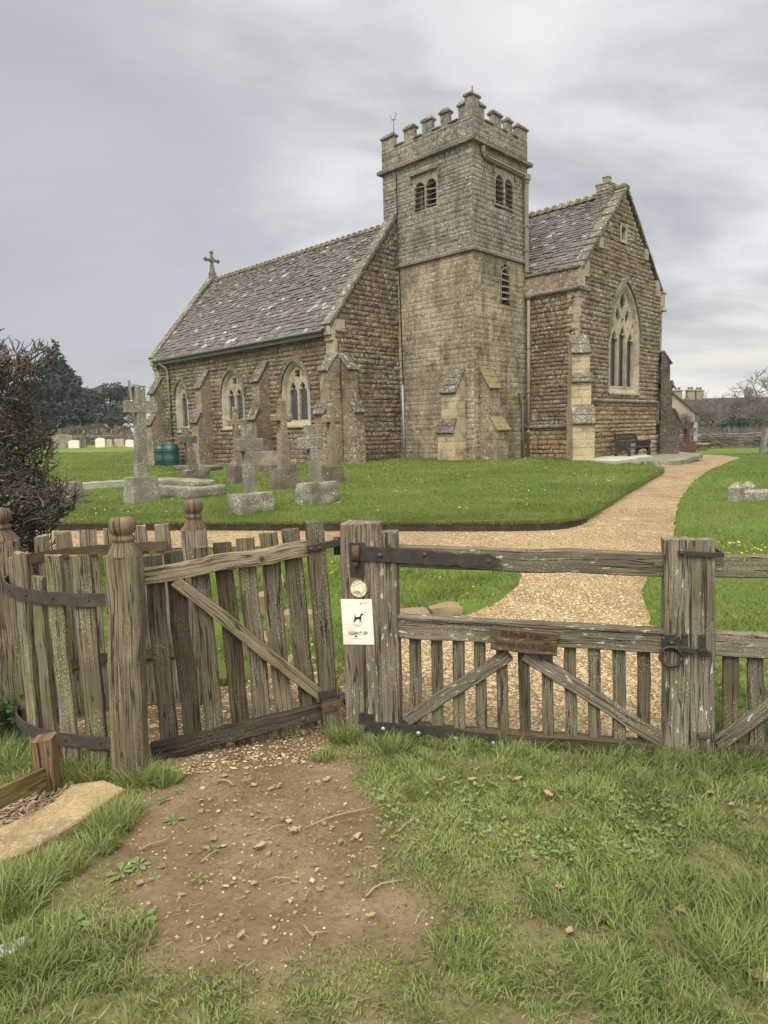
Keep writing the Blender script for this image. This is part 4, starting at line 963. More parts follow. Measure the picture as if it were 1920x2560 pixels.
part('latch_keeper','iron',leaf2,lambda m:(GP.beam(m,g2(1284,664),g2(1285,745),13,.012,.044,2,.0005,.002,0),GP.beam(m,g2(1284,742),g2(1286,760),22,.012,.066,2,.0005,.002,0)))
part('drop_bolt','rust',leaf2,lambda m:(GP.beam(m,g2(1288,1245),g2(1290,1385),16,.02,.05,3,.001,.004,0),GP.beam(m,g2(1262,1250),g2(1322,1250),12,.03,.055,2,.001,.003,0)))
def loop(m):
    a=GP.at(1697,1382,.045);b=GP.at(1808,1388,.045); c=b-GP.n*.16+Vector((0,0,.0)); d=a-GP.n*.16
    w=.022
    for p,q in((a,b),(b,c),(c,d)):
        ax=(q-p).normalized(); m.plank(p-ax*.004,q+ax*.004,w,.007,Vector((0,0,1)),2,.0003,.001)
    bolt(m,GP.at(1704,1383,.05),GP.n,.009)
lp=part('gate_loop','iron',None,loop)
tag(lp,'black iron loop thrown over the tops of the two meeting gate stiles','gate latch')
# hinge post
post=empty('gate_post',GP.at(905,1840),'stout square oak gate post carrying the dog sign and footpath disc','gate post')
part('post','oakpost',post,lambda m:GP.beam(m,(895,1311),(909,1860),95,.15,.028,12,.004,.012,.004))
part('crack','carve',post,lambda m:GP.slab(m,[(905,1440),(908,1440),(914,1640),(916,1740),(912,1780),(909,1740),(909,1640)],.0325,.002))
hp=part('hinge_plate','iron',post,lambda m:GP.slab(m,[g1(*p) for p in((172,256),(300,256),(305,538),(186,538))],.036,.006))
part('hinge_pin','rust',hp,lambda m:(m.tube([GP.at(*g1(228,280),.058),GP.at(*g1(228,404),.058)],.02,10),m.tube([GP.at(*g1(228,400),.056),GP.at(*g1(228,455),.056)],.015,10)))
part('hinge_plate','iron',post,lambda m:(GP.slab(m,[g1(*p) for p in((255,1668),(370,1680),(370,1760),(255,1760))],.036,.006),bolt(m,GP.at(*g1(292,1668),.036),GP.n,.011)))
# plaque
def textmesh(txt,size,P,ex,ez,n,mb,font_x=1.,th=.0,shear=0,off=0.,align='CENTER',bold=0.):
    cu=bpy.data.curves.new('t','FONT'); cu.body=txt; cu.size=size; cu.align_x=align; cu.align_y='CENTER'; cu.offset=bold; cu.resolution_u=3
    o=bpy.data.objects.new('t',cu); COL.objects.link(o); dg=bpy.context.evaluated_depsgraph_get(); me=bpy.data.meshes.new_from_object(o.evaluated_get(dg))
    b=len(mb.v); vs=[P+ex*(v.co.x*font_x)+ez*v.co.y+n*.0008 for v in me.vertices]; mb.add(vs,[tuple(p.vertices) for p in me.polygons])
    bpy.data.objects.remove(o); bpy.data.curves.remove(cu); bpy.data.meshes.remove(me)
plq=empty('wooden_plaque',GP.at(1310,1605,.05),'small brown wooden plaque with worn carved words, fixed at the middle of the gate','sign')
def pq(m): GP.beam(m,(1227,1595),(1395,1614),59,.03,.05,8,.002,.005)
part('board','oakplaque',plq,pq)
zp=lambda x,y:(1200+x*.1326,1540+y*.1326)
ea=(GP.at(1395,1614,.05)-GP.at(1227,1595,.05)).normalized(); eu=GP.n.cross(ea); eu=eu if eu.z>0 else -eu
def ptxt(m):
    textmesh('PLEASE KEEP',.031,GP.at(*zp(830,375),.0535),ea,eu,GP.n,m,1.28,bold=.0007); textmesh('DOGS ON A LEAD',.027,GP.at(*zp(850,572),.0535),ea,eu,GP.n,m,1.28,bold=.0005)
part('carved_words','carve',plq,ptxt)
part('knot','carve',plq,lambda m:m.add([GP.at(*zp(1265+a,525+b),.0532) for a,b in((-95,-12),(0,-26),(30,-5),(110,-2),(20,12),(0,22),(-30,4))],[tuple(range(7))]))
# footpath disc
dc=GP.at(897,1472.5,.034); disc=empty('waymarker_disc',dc,'round cream waymarker disc with an outlined arrow reading PUBLIC FOOTPATH','sign')
zd=lambda x,y:(840+x*.0904,1430+y*.0904)
def dsk(m): m.tube([dc-GP.n*.006,dc+GP.n*.003,dc+GP.n*.004],[.043,.043,.041],32,smooth=False)
part('disc','disc',disc,dsk)
def stroke(m,pts,w,off,pl=GP,close=False):
    P=[pl.at(*p,off) for p in pts]
    if close: P.append(P[0])
    for a,b in zip(P,P[1:]):
        ax=(b-a).normalized(); sd=pl.n.cross(ax)*(w/2); m.quad(a-sd,b-sd,b+sd,a+sd)
arr=[zd(*p) for p in((675,310),(825,515),(765,500),(720,660),(465,575),(510,400),(450,385))]
def dmark(m):
    stroke(m,arr,.0012,.0395,close=True)
    ex=(GP.at(*zd(700,560),.039)-GP.at(*zd(500,505),.039)).normalized(); ey=GP.n.cross(ex); ey=ey if ey.z>0 else -ey
    textmesh('PUBLIC',.0085,GP.at(*zd(610,545),.0392),ex,ey,GP.n,m,1.1,bold=.0002); textmesh('FOOTPATH',.0085,GP.at(*zd(603,590),.0392),ex,ey,GP.n,m,1.05,bold=.0002)
    for p in((430,408),(690,278),(832,545),(573,662)): m.tube([GP.at(*zd(*p),.038),GP.at(*zd(*p),.0396)],.0022,7)
    cc=(632,470)
    for a0,a1 in((-2.45,-1.45),(-1.2,-.75),(-.55,.05)):
        stroke(m,[zd(cc[0]+205*math.cos(a0+(a1-a0)*k/6),cc[1]+205*math.sin(a0+(a1-a0)*k/6)) for k in range(7)],.0025,.0392)
part('arrow_print','ink',disc,dmark)
# dog sign
sc=GP.at(893,1555,.036); dog=empty('dog_sign',sc,'white rectangular sign with a black dog and CLEAN IT UP! on the gate post','sign')
cor=[zd(132,755),zd(988,755),zd(1057,2008),zd(208,2003)]
part('plate','sign',dog,lambda m:GP.slab(m,cor,.035,.004))
def dmk(m):
    body=[(510,1155),(520,1180),(530,1215),(545,1240),(600,1248),(650,1240),(672,1200),(683,1150),(680,1128),(696,1148),(728,1158),(760,1160),(748,1182),(728,1196),(710,1203),(702,1240),(690,1300),(696,1350),(708,1400),(690,1402),(676,1340),(664,1370),(668,1400),(650,1402),(654,1340),(660,1318),(610,1300),(580,1302),(560,1330),(530,1355),(525,1380),(540,1402),(522,1404),(508,1370),(512,1345),(496,1370),(500,1400),(484,1400),(484,1362),(508,1320),(514,1280),(516,1245),(505,1190)]
    P=[GP.at(*zd(*p),.0362) for p in body]; tri=geometry.tessellate_polygon([P]); m.add(P,tri)
    ex=(GP.at(*zd(940,1690),.036)-GP.at(*zd(290,1690),.036)).normalized(); ey=Vector((0,0,1))
    textmesh('CLEAN IT UP!',.0245,GP.at(*zd(612,1695),.036),ex,ey,GP.n,m,.68,bold=.0003)
    for (x0,x1,y,w) in((465,730,1462,.0016),(545,662,1503,.002),(480,765,1833,.0018)):
        x=x0
        while x<x1: 
            e=min(x+random.uniform(14,30),x1); stroke(m,[zd(x,y),zd(e,y)],w,.0362); x=e+9
    P=[GP.at(*zd(*p),.0362) for p in((520,1745),(560,1760),(600,1782),(540,1812))]; m.add(P,[(0,1,2,3)])
part('black_print','ink',dog,dmk)
part('grey_print','greyink',dog,lambda m:(stroke(m,[zd(750,850),zd(905,850)],.0016,.0362),stroke(m,[zd(740,880),zd(900,880)],.001,.0362),stroke(m,[zd(655,845),zd(715,845),zd(715,890),zd(655,890)],.0015,.0362,close=True),stroke(m,[zd(665,868),zd(705,868)],.003,.0362)))
# ------------------------------------------------------------------ kissing gate
KP=Plane(at(388,1903,3.2),at(831,1840,3.46))
kg=empty('kissing_gate',KP.at(600,1880),'sagging oak pale gate with one diagonal brace, swung into the curved fence','gate')
def kb(name,mat,a,b,w,th,off,f=z8,**k): return part(name,mat,kg,lambda m:KP.beam(m,f(*a),f(*b),w*.3315,th,off,**k))
for a,b in(((90,450),(243,2030)),((250,420),(420,1990)),((437,390),(585,1940)),((618,355),(783,1890)),((788,322),(950,1850)),((970,285),(1103,1800)),((1137,255),(1285,1755))):
    kb('pale','oakdark' if random.random()<.5 else 'oakgreen',a,b,132,.035,-.03,seg=9,rough=.004,endj=.006)
kb('stile','oakgreen',(1322,195),(1458,1850),128,.075,.03,seg=9)
kb('top_rail','oak',(20,622),(1286,396),122,.055,.012,seg=12,rough=.006)
kb('bottom_rail','oakdark',(90,1940),(1394,1634),122,.055,.012,seg=12,rough=.006)
kb('brace','oak',(265,640),(1370,1520),88,.05,.02,seg=10,rough=.004)
hb=kb('hinge_band','iron',(1262,402),(1505,352),55,.014,.042,seg=2,rough=.0003,ch=.002,endj=0)
for p in((1357,390),(1290,398)): part('bolt','rust',hb,lambda m:bolt(m,KP.at(*z8(*p),.042),KP.n,.009))
hb=kb('hinge_band','rust',(1378,1615),(1535,1560),62,.014,.042,seg=2,rough=.0003,ch=.002,endj=0)
part('bolt','rust',hb,lambda m:bolt(m,KP.at(*z8(1470,1580),.042),KP.n,.009))
kb('repair_plate','iron',(1345,1510),(1475,1475),60,.01,.05,seg=2,rough=.0003,ch=.002,endj=0)
for p in((917,467),(1230,1680)): part('bolt','rust',kg,lambda m:bolt(m,KP.at(*z8(*p),.018),KP.n,.013))
part('hinge_pin','iron',kg,lambda m:m.tube([KP.at(*z8(1485,310),.0),KP.at(*z8(1487,440),.0)],.018,8)); part('hinge_pin','iron',kg,lambda m:(m.box(KP.at(*z8(1540,1530),-.02),(.09,.06,.05),(KP.e,KP.n,Vector((0,0,1))),.01)))
# curved enclosure
FP=at(*z7(1025,2100),3.07); LP=at(*z7(95,1500),3.62); BP=at(*z7(1505,400),3.95)
FP.z=BP.z=LP.z=0
enc=empty('curved_fence',((FP.x+LP.x)/2,(FP.y+BP.y)/2,0),'curved oak pale enclosure bound with two iron bands behind knobbed posts','fence')
def fpost(P,zsh,hw,rb,mat='oak',yaw=0.,lean=(0,0)):
    m=MB(); ex=Vector((math.cos(yaw),math.sin(yaw),0)); tp=Vector((P.x+lean[0],P.y+lean[1],zsh))
    m.plank(Vector((P.x,P.y,-.08)),tp,hw,hw*.95,ex,12,.005,.02,0.002)
    o=m.build('post',MT[mat],enc); k=MB()
    s=rb/.055
    k.lathe(tp-Vector((0,0,.006)),[(hw*.5,0),(hw*.47,.02),(.05*s,.06),(.049*s,.066),(.055*s,.073),(.055*s,.085),(.045*s,.093),(.045*s,.099),(.056*s,.11),(.062*s,.13),(.062*s,.155),(.054*s,.172),(.03*s,.18)],14,wob=.06)
    k.build('knob',MT['oakknob'],o); return o
fpost(FP,1.07,.146,.053,'oak',.05,(.045,0)); fpost(LP,1.07,.18,.06,'oak',.4,(.01,0)); fpost(BP,1.06,.14,.049,'oak',.2,(.03,0))
cx_,cy_=-1.2,(FP.y+BP.y)/2; ea_=cx_-at(30,1450,3.5).x; eb_=(BP.y-FP.y)/2
def el(t,r=0.): return Vector((cx_-(ea_+r)*math.sin(t),cy_-(eb_+r)*math.cos(t),0)) # t=0 front, pi/2 left, pi back
def find_t(sx,y,t0,t1,r=0.,z=.6):
    best=None
    for k in range(200):
        t=t0+(t1-t0)*k/199; q=el(t,r); q.z=z; v=q-CAM; px=960+F*v.dot(RT)/v.dot(FW)
        e=abs(px-sx)
        if best is None or e<best[0]: best=(e,t)
    return best[1]
def pale(t,w,ztop,zbot,mat='oak',lean=0.):
    p=el(t,-.02); tg=(el(t+.02)-el(t-.02)).normalized(); m=MB()
    m.plank(Vector((p.x,p.y,zbot)),Vector((p.x,p.y,ztop))-tg*lean,w,.028,tg,9,.004,.005,.008); m.build('pale',MT[mat],enc)
def zt(sx,sy,t): # height of a pixel row on the curve
    q=el(t); return at(sx,sy,q.y).z
for x,ytop,ybot,w in((470,475,2100,.088),(690,470,2115,.102)):
    sx,sy=z7(x,ytop); t=find_t(sx,sy,.0,1.3); pale(t,w,zt(sx,sy,t),.0,'oakfence',-.012)
for x,ytop,ybot,w in((178,450,2050,.075),(310,640,1800,.07)):
    sx,sy=z7(x,ytop); t=find_t(sx,sy,.3,1.55); pale(t,w,zt(sx,sy,t),.0,'oakfence')
for x,ytop,w in((365,310,.075),(538,290,.085),(735,262,.09),(920,248,.085),(1158,230,.07),(1332,222,.082)):
    sx,sy=z7(x,ytop); t=find_t(sx,sy,1.6,3.2); pale(t,w,zt(sx,sy,t),.02,'oak')
for t in(1.5,1.75): pale(t,.075,1.0,0,'oak')
def bandm(m,t0,t1,z0,z1,hh,r,n=22):
    vs=[]
    for k in range(n+1):
        t=t0+(t1-t0)*k/n; z=z0+(z1-z0)*k/n
        for rr,dz in((r,-hh/2),(r,hh/2),(r-.008,hh/2),(r-.008,-hh/2)): q=el(t,rr); vs.append((q.x,q.y,z+dz+.002*math.sin(k*1.7)))
    m.add(vs,[(k*4+j,k*4+(j+1)%4,k*4+4+(j+1)%4,k*4+4+j) for k in range(n) for j in range(4)]+[(0,1,2,3),(4*n,4*n+1,4*n+2,4*n+3)])
    for k in range(2,n,4):
        q=el(t0+(t1-t0)*k/n,r); o_=(q-Vector((cx_,cy_,0))).normalized(); q.z=z0+(z1-z0)*k/n; bolt(m,q,o_,.007,.006)
tF=find_t(z7(890,780)[0],0,0,.8,.012)
za=at(*z7(620,812),el(.5,.012).y).z; zb=at(*z7(620,1930),el(.5,.012).y).z
for z,hh in((za,.062),(zb,.06)):
    part('iron_band','bandiron',enc,lambda m:bandm(m,tF,1.5,z,z+.02,hh,.012))
for z,hh in((.97,.055),(.33,.06)):
    part('iron_band','rust',enc,lambda m:bandm(m,1.75,3.05,z,z,hh,-.045))
# low stump post and board by the stone slab
sp=gd(112,1712); stp=empty('short_post',sp,'short sawn brown post with a slot, beside the stone slab at far left','post')
def stm(m):
    m.plank(sp-Vector((.036,0,.05)),sp+Vector((-.04,0,.262)),.036,.085,Vector((1,.1,0)),5,.002,.008,.003)
    m.plank(sp+Vector((.01,0,-.05)),sp+Vector((.006,0,.27)),.052,.085,Vector((1,.1,0)),5,.002,.008,.003)
part('post','stump',stp,stm)
p1=at(105*D,1674*D,sp.y+.0); p0=at(-40*D,1742*D,sp.y-.5)
bd=MB(); bd.plank(p0,p1+(p1-p0).normalized()*.01,.085,.022,Vector((0,0,1)),5,.001,.003); o=bd.build('edging_plank',MT['board'],None,p1); tag(o,'yellowish treated board running from the short post out of the picture at left','board')
# stone slab and bed
slab=P2([(0,1812),(118,1752),(160,1712),(228,1702),(268,1722),(200,1775),(130,1818),(55,1862),(-60,1905),(-160,1900),(-60,1840)])
def flat_stone(poly,z0,z1,mb,jit=.006):
    b=densify(poly,.08); b=[(x+random.uniform(-jit,jit),y+random.uniform(-jit,jit)) for x,y in b]; n=len(b); cx=sum(p[0] for p in b)/n; cy=sum(p[1] for p in b)/n
    top=[Vector((x,y,z1+random.uniform(-.002,.002))) for x,y in b]; ins=[Vector((x+(cx-x)*.03,y+(cy-y)*.03,z1+.008)) for x,y in b]
    mb.add([Vector((x,y,z0)) for x,y in b]+top+ins,[(i,(i+1)%n,n+(i+1)%n,n+i) for i in range(n)]+[(n+i,n+(i+1)%n,2*n+(i+1)%n,2*n+i) for i in range(n)])
    tri=geometry.tessellate_polygon([[p for p in ins]]); mb.add(ins,[tuple(t) for t in tri])
m=MB(); flat_stone(slab,-.04,.035,m); o=m.build('stone_slab',MT['step'],None,(slab[0][0],slab[0][1],0)); tag(o,'flat worn honey-coloured stone slab at the left edge, grass growing over it','stone slab')
st2=P2([(0,2055),(60,2030),(70,2045),(0,2085),(-80,2100),(-80,2070)])
m=MB(); flat_stone(st2,-.04,.012,m); o=m.build('stone_slab',MT['slabgrey'],None,(st2[0][0],st2[0][1],0)); tag(o,'small pale stone corner half hidden in grass at the lower left','stone slab')
# kerb stones behind the gate
def rough_block(mb,c,sz,ax,n=5,amp=.02,ch=.02):
    # subdivided jittered block
    x,y,z=[a*(k/2) for a,k in zip(ax,sz)]; seed=random.uniform(0,99)
    for a in range(3):
        for sg in(-1,1):
            b,e=(a+1)%3,(a+2)%3; V=[x,y,z]; vs=[]
            for j in range(n+1):
                for i in range(n+1):
                    co=[0,0,0]; co[a]=sg; co[b]=-1+2*i/n; co[e]=-1+2*j/n
                    m2=sorted([abs(q) for q in co]); k=1-.05*max(0,(m2[1]-.75)*4)
                    p=V[0]*co[0]*k+V[1]*co[1]*k+V[2]*co[2]*k
                    q=p*6+Vector((seed,0,0)); p=p+Vector((noise.noise(q),noise.noise(q+Vector((31,0,0))),noise.noise(q+Vector((0,47,0)))))*amp
                    vs.append(Vector(c)+p)
            fs=[(j*(n+1)+i,j*(n+1)+i+1,(j+1)*(n+1)+i+1,(j+1)*(n+1)+i) for j in range(n) for i in range(n)]
            mb.add(vs,fs,None,True)
XYZ=(Vector((1,0,0)),Vector((0,1,0)),Vector((0,0,1)))
def rot_ax(a): return (Vector((math.cos(a),math.sin(a),0)),Vector((-math.sin(a),math.cos(a),0)),Vector((0,0,1)))
for (x0,x1,yb,hp,lab) in((862,928,1340,30,'left one of two mossy kerb stones in the grass bank behind the gate'),(932,1000,1333,36,'right one of two mossy kerb stones, where the bank meets the gravel')):
    p=gd((x0+x1)/2,yb); k=D*p.y/F; w=(x1-x0)*k; hh=hp*k*.6; m=MB(); rough_block(m,p+Vector((0,.1,hh/2-.03)),(w,.2,hh+.04),rot_ax(.12),8,.032); tag(m.build('kerb_stone',MT['kerbstone'],None,p),lab,'stone')
for (x,y,w,hh,lab) in((560,1310,60,40,'rough tan stone seen through the upper gap of the kissing gate pales'),(585,1262,46,26,'small orange stone high in the bank behind the kissing gate'),(655,1340,90,34,'long mossy stone in the bank behind the right pales of the kissing gate'),(545,1395,70,36,'pale tan stone behind the diagonal brace of the kissing gate'),(600,1450,60,22,'low flat stone beside the gravel behind the kissing gate')):
    p=gd(x,y+hh/2); k=D*p.y/F; m=MB(); rough_block(m,p+Vector((0,.08,hh*k/2-.02)),(w*k,.2,hh*k+.05),rot_ax(random.uniform(-.2,.3)),7,.045); tag(m.build('bank_stone',MT['kerbstone'],None,p),lab,'stone')
# lawn edging boards
def edge_board(pts,lab):
    m=MB(); P=[Vector((x,y,0)) for x,y in pts]
    vs=[];n=len(P)
    for i,p in enumerate(P):
        d=(P[min(i+1,n-1)]-P[max(i-1,0)]).normalized(); q=Vector((d.y,-d.x,0))*.03; z=h(p.x,p.y)
        for o_,zz in((q*.2,-.03),(q*.2,LR+.012),(q,LR+.012),(q,-.03)): vs.append((p.x+o_.x,p.y+o_.y,z+zz))
    m.add(vs,[(i*4+j,i*4+(j+1)%4,i*4+4+(j+1)%4,i*4+4+j) for i in range(n-1) for j in range(4)]+[(0,1,2,3),(4*n-4,4*n-3,4*n-2,4*n-1)])
    return tag(m.build('edging_board',MT['edging'],None,(P[0].x,P[0].y,0)),lab,'lawn edging')
ebp=[p for p in lawn_front if p[0]<gd(1285,1120).x]
ebd=[]
for a,b in zip(ebp,ebp[1:]):
    k=max(1,int(math.hypot(b[0]-a[0],b[1]-a[1])/.4)); ebd+=[(a[0]+(b[0]-a[0])*j/k,a[1]+(b[1]-a[1])*j/k) for j in range(k)]
edge_board(ebd,'dark brown board edging the front of the lawn')
# ------------------------------------------------------------------ graves
CA=(DU,DV,Vector((0,0,1)))
def lp(x,y): return gp(x,y,LR)
def tapered(mb,c,z0,z1,s0,s1,ax=CA,n=5,amp=.004,lean=Vector((0,0,0))):
    """tapered squared block, s=(thick along DU, width along DV)"""
    seed=random.uniform(0,99); vs=[];m=8
    prof=[(-1,-.93),(-.93,-1),(.93,-1),(1,-.93),(1,.93),(.93,1),(-.93,1),(-1,.93)]
    for k in range(n+1):
        t=k/n; a=[s0[i]+(s1[i]-s0[i])*t for i in(0,1)]
        for i,j in prof:
            p=Vector(c)+ax[0]*(a[0]/2*i)+ax[1]*(a[1]/2*j)+Vector((0,0,z0+(z1-z0)*t))+lean*t
            q=p*5+Vector((seed,0,0)); vs.append(p+Vector((noise.noise(q),noise.noise(q+Vector((9,3,0))),noise.noise(q+Vector((0,7,5)))))*amp)
    mb.add(vs,[(k*m+j,k*m+(j+1)%m,k*m+m+(j+1)%m,k*m+m+j) for k in range(n) for j in range(m)]+[tuple(range(m))[::-1],tuple(n*m+j for j in range(m))])
def cross_stone(name,base,dims,matb,matc,label,lean=(0,0),style='plain'):
    """dims: base(w,h,topw), shaft bottom w, top w, top z, arm z0,z1, arm halfwidths l,r  (metres)"""
    bw,bh,bt,sw,st_,tz,a0,a1,al,ar=dims; g=empty(name,base,label,'gravestone'); ln=Vector((lean[0],lean[1],0))
    m=MB(); 
    if style in('rough',): rough_block(m,base+Vector((0,0,bh/2-.05)),(bw*.68,bw*1.02,bh+.1),CA,9,min(.06,bh*.13))
    else: tapered(m,base,-.05,bh,(bw*.72,bw),(bt*.72,bt),n=4,amp=.008)
    m.build('plinth',MT[matb],g)
    m=MB(); th=sw*.72
    tapered(m,base,bh-.01,tz,(th,sw),(th*.8,st_),n=8,amp=.005,lean=ln)
    zc=(a0+a1)/2; c=base+ln*((zc-bh)/(tz-bh))
    am=(al+ar); cc=c+DV*((ar-al)/2)
    m.box(cc+Vector((0,0,zc)),(th*.86,am,a1-a0),(DU,DV,Vector((0,0,1))),.012,.005)
    if style=='flared':
        for s,L in((-1,al),(1,ar)): m.box(c+DV*(s*(L-.05))+Vector((0,0,zc)),(th*.9,.12,(a1-a0)*1.35),(DU,DV,Vector((0,0,1))),.03,.006)
        m.box(base+ln+Vector((0,0,tz-.03)),(th*.85,st_*1.25,.13),(DU,DV,Vector((0,0,1))),.03,.006)
    m.build('cross',MT[matc],g); return g
def cr(name,px,yb,bw,bh,sw,st_,yt,ay0,ay1,al,ar,mb_,mc,lab,**k):
    base=lp(px,yb-6); s=base.y/F*1.0; f=1/.95   # widths seen on the DV face
    zf=lambda y:(yb-y)*s
    return cross_stone(name,base,(bw*s*.86,bh*s,bw*s*.86*k.pop('bt',.82),sw*s*f*.8,st_*s*f*.82,zf(yt),zf(ay1),zf(ay0),al*s*f,ar*s*f),mb_,mc,lab,**k)
cr('grave_cross',356,1260,92,62,34,24,974,1010,1040,38,40,'grey','grey','tall grey lichened cross on a tapered block, the largest at the left of the lawn',style='plain',lean=(.11,0))
cr('grave_cross',487,1205,74,26,24,17,1076,1096,1114,22,24,'darkstone','darkstone','small dark leaning cross on a rounded base in front of the water butts',lean=(-.2,0),style='rough')
cr('grave_cross',596,1212,62,42,18,12,1029,1056,1070,22,26,'darkstone','brownlich','ornate lichened cross partly hidden behind the front pale cross',style='flared')
cr('grave_cross',627,1286,112,48,34,29,1069,1102,1134,33,40,'grey','grey','plain pale grey cross on a rough boulder base, foremost on the lawn',style='rough')
cr('grave_cross',712,1227,80,50,34,17,1011,1046,1060,28,24,'darkstone','brownlich','tall slender orange-lichened cross with short arms on a dark block',style='flared')
cr('grave_cross',794,1263,106,52,33,25,1069,1100,1128,36,30,'grey','grey','pale leaning cross on a rough boulder base, in front of the nave corner',lean=(-.12,.0),style='rough')
cr('grave_cross',833,1214,62,42,26,15,1020,1048,1063,24,24,'darkstone','brownlich','orange-lichened cross standing before the corner buttress of the nave',style='flared')
# kerbed grave in tiers
b=lp(505,1240); s=b.y/F; gk=empty('tiered_ledger',b,'low grey stepped grave ledger in two tiers between the tall cross and the front cross','grave')
m=MB(); rough_block(m,b+Vector((0,0,.1))+DU*(-1.0),(2.6,.98,.26),CA,6,.012); m.build('lower_tier',MT['grey'],gk)
m=MB(); rough_block(m,b+DU*(-1.0)+DV*(.02)+Vector((0,0,.28)),(2.2,.62,.12),CA,6,.01); m.build('upper_tier',MT['grey'],gk)
b=lp(165,1262); s=b.y/F; m=MB(); tapered(m,b,-.05,56*s,(.5,.62),(.44,.56),n=4,amp=.02); tag(m.build('grave_block',MT['grey'],None,b),'squat grey grave block half hidden by the clipped hedge','grave')
a=lp(190,1224);c=lp(320,1216); m=MB(); m.plank(a+Vector((0,0,.05)),c+Vector((0,0,.05)),.24,.3,Vector((0,0,1)),10,.012,.02); tag(m.build('grave_kerb',MT['pale'],None,a),'long whitish kerb running from the squat block to the tall cross','grave kerb')
b=lp(475,1178); m=MB(); rough_block(m,b+Vector((0,0,.1))+DV*.3,(1.9,.8,.16),CA,5,.006); tag(m.build('flat_tomb',MT['darkstone'],None,b),'dark flat tomb slab beside the green water butts','tomb')
b=lp(618,1180)+DV*.5; tb=empty('coped_tomb',b,'low dark hipped tomb below the second nave window, behind the crosses','tomb')
m=MB(); m.box(b+Vector((0,0,.1)),(2.3,.95,.26),CA,.02,.004); m.build('tomb_base',MT['darkstone'],tb)
m=MB(); q=[b+DU*(1.1*i)+DV*(.43*j)+Vector((0,0,.235)) for i,j in((-1,-1),(1,-1),(1,1),(-1,1))]; r=[b+DU*(.62*i)+Vector((0,0,.62)) for i in(-1,1)]
m.add(q+r,[(0,1,5,4),(1,2,5),(2,3,4,5),(3,0,4)]); m.build('hipped_top',MT['darkstone'],tb)
# slabs by the bench
def gslab(pts,z0,z1,mat,name,lab,cat):
    P=[tuple(gp(*p)[:2]) for p in pts]; zz=h(*P[0]); m=MB(); flat_stone(P,zz-.05,zz+z1,m,.004); tag(m.build(name,MT[mat],None,(P[0][0],P[0][1],zz)),lab,cat)
gslab([(1462,1160),(1540,1170),(1632,1158),(1560,1147)],0,.14,'slabgrey','ledger_slab','smooth pale grey ledger slab on the ground before the bench','grave slab')
gslab([(1585,1160),(1636,1164),(1700,1164),(1757,1152),(1690,1145),(1625,1150)],0,.1,'grey','paved_step','dark edged stone step to the right of the pale ledger slab','stone step')
# grave kerb on the right
b=gp(1700*1.0+140,1252); rk=empty('grave_kerb_set',b,'low stone grave kerb with a pointed corner block, on the grass at the far right','grave')
m=MB(); tapered(m,b,-.05,.25,(.24,.26),(.23,.25),n=3,amp=.01); tapered(m,b,.25,.36,(.23,.25),(.05,.06),n=2,amp=.006); m.build('corner_block',MT['grey'],rk)
m=MB(); m.plank(b+DV*.1+DU*.02+Vector((0,0,.08)),b+DV*.1+Vector((2.6,-.35,.06)),.2,.14,Vector((0,0,1)),8,.008,.02); m.plank(b-DU*.1+DV*.1+Vector((0,.0,.08)),b+DV*.6-DU*.35+Vector((2.6,.1,.06)),.2,.14,Vector((0,0,1)),8,.008,.02); m.build('kerb',MT['grey'],rk)
b=b+DV*.75; m=MB(); tapered(m,b,-.05,.22,(.24,.24),(.23,.23),n=3,amp=.01); tapered(m,b,.22,.32,(.23,.23),(.05,.05),n=2,amp=.006); o=m.build('corner_block',MT['grey'],rk)
# far right graves
def gg(x,y): return gp(x,y,0)
b=gg(1716,1131); s=b.y/F; g=empty('granite_cross',b,'polished red granite cross on a stepped base near the boundary wall','gravestone')
m=MB(); tapered(m,b,-.03,26*s,(.7,1.1),(.6,.95),n=2,amp=.002); m.build('stepped_base',MT['granite'],g); m=MB(); tapered(m,b,26*s,78*s,(.22,.34),(.17,.26),n=3,amp=.002); m.box(b+Vector((0,0,62*s)),(.18,.8,.2),CA,.02); m.build('cross',MT['granite'],g)
b=gg(1738,1124); s=b.y/F; g=empty('worn_grave_cross',b,'weathered grey cross with white lichen beside the red granite cross','gravestone'); m=MB(); tapered(m,b,-.03,22*s,(.5,.7),(.4,.55),n=2,amp=.01); m.build('plinth',MT['darkstone'],g); m=MB(); tapered(m,b,20*s,68*s,(.16,.26),(.14,.2),n=4,amp=.01); m.box(b+Vector((0,0,55*s)),(.15,.5,.16),CA,.02,.01); m.build('cross',MT['pale'],g)
b=gg(1756,1126); m=MB(); m.lathe(b,[(.22,-.02),(.3,.1),(.3,.28),(.36,.3),(.36,.4),(.3,.42)],12,wob=.05); tag(m.build('stone_urn',MT['kerbstone'],None,b),'squat round stone urn standing right of the small crosses','urn')
b=gg(1903,1134); s=b.y/F; m=MB(); ax=rot_ax(-.25); ln=Vector((.22,0,0)); tapered(m,b,-.05,62*s,(.16,.52),(.15,.46),(ax[0],ax[1],ax[2]),5,.006,ln); tag(m.build('leaning_headstone',MT['grey'],None,b),'grey headstone leaning to the right at the far right edge','gravestone')
b=gg(1925,1134); m=MB(); tapered(m,b,-.05,.85,(.14,.5),(.13,.45),rot_ax(-.2),4,.006,Vector((.2,0,0))); tag(m.build('leaning_headstone',MT['darkstone'],None,b),'dark headstone cut by the right edge of the picture','gravestone')
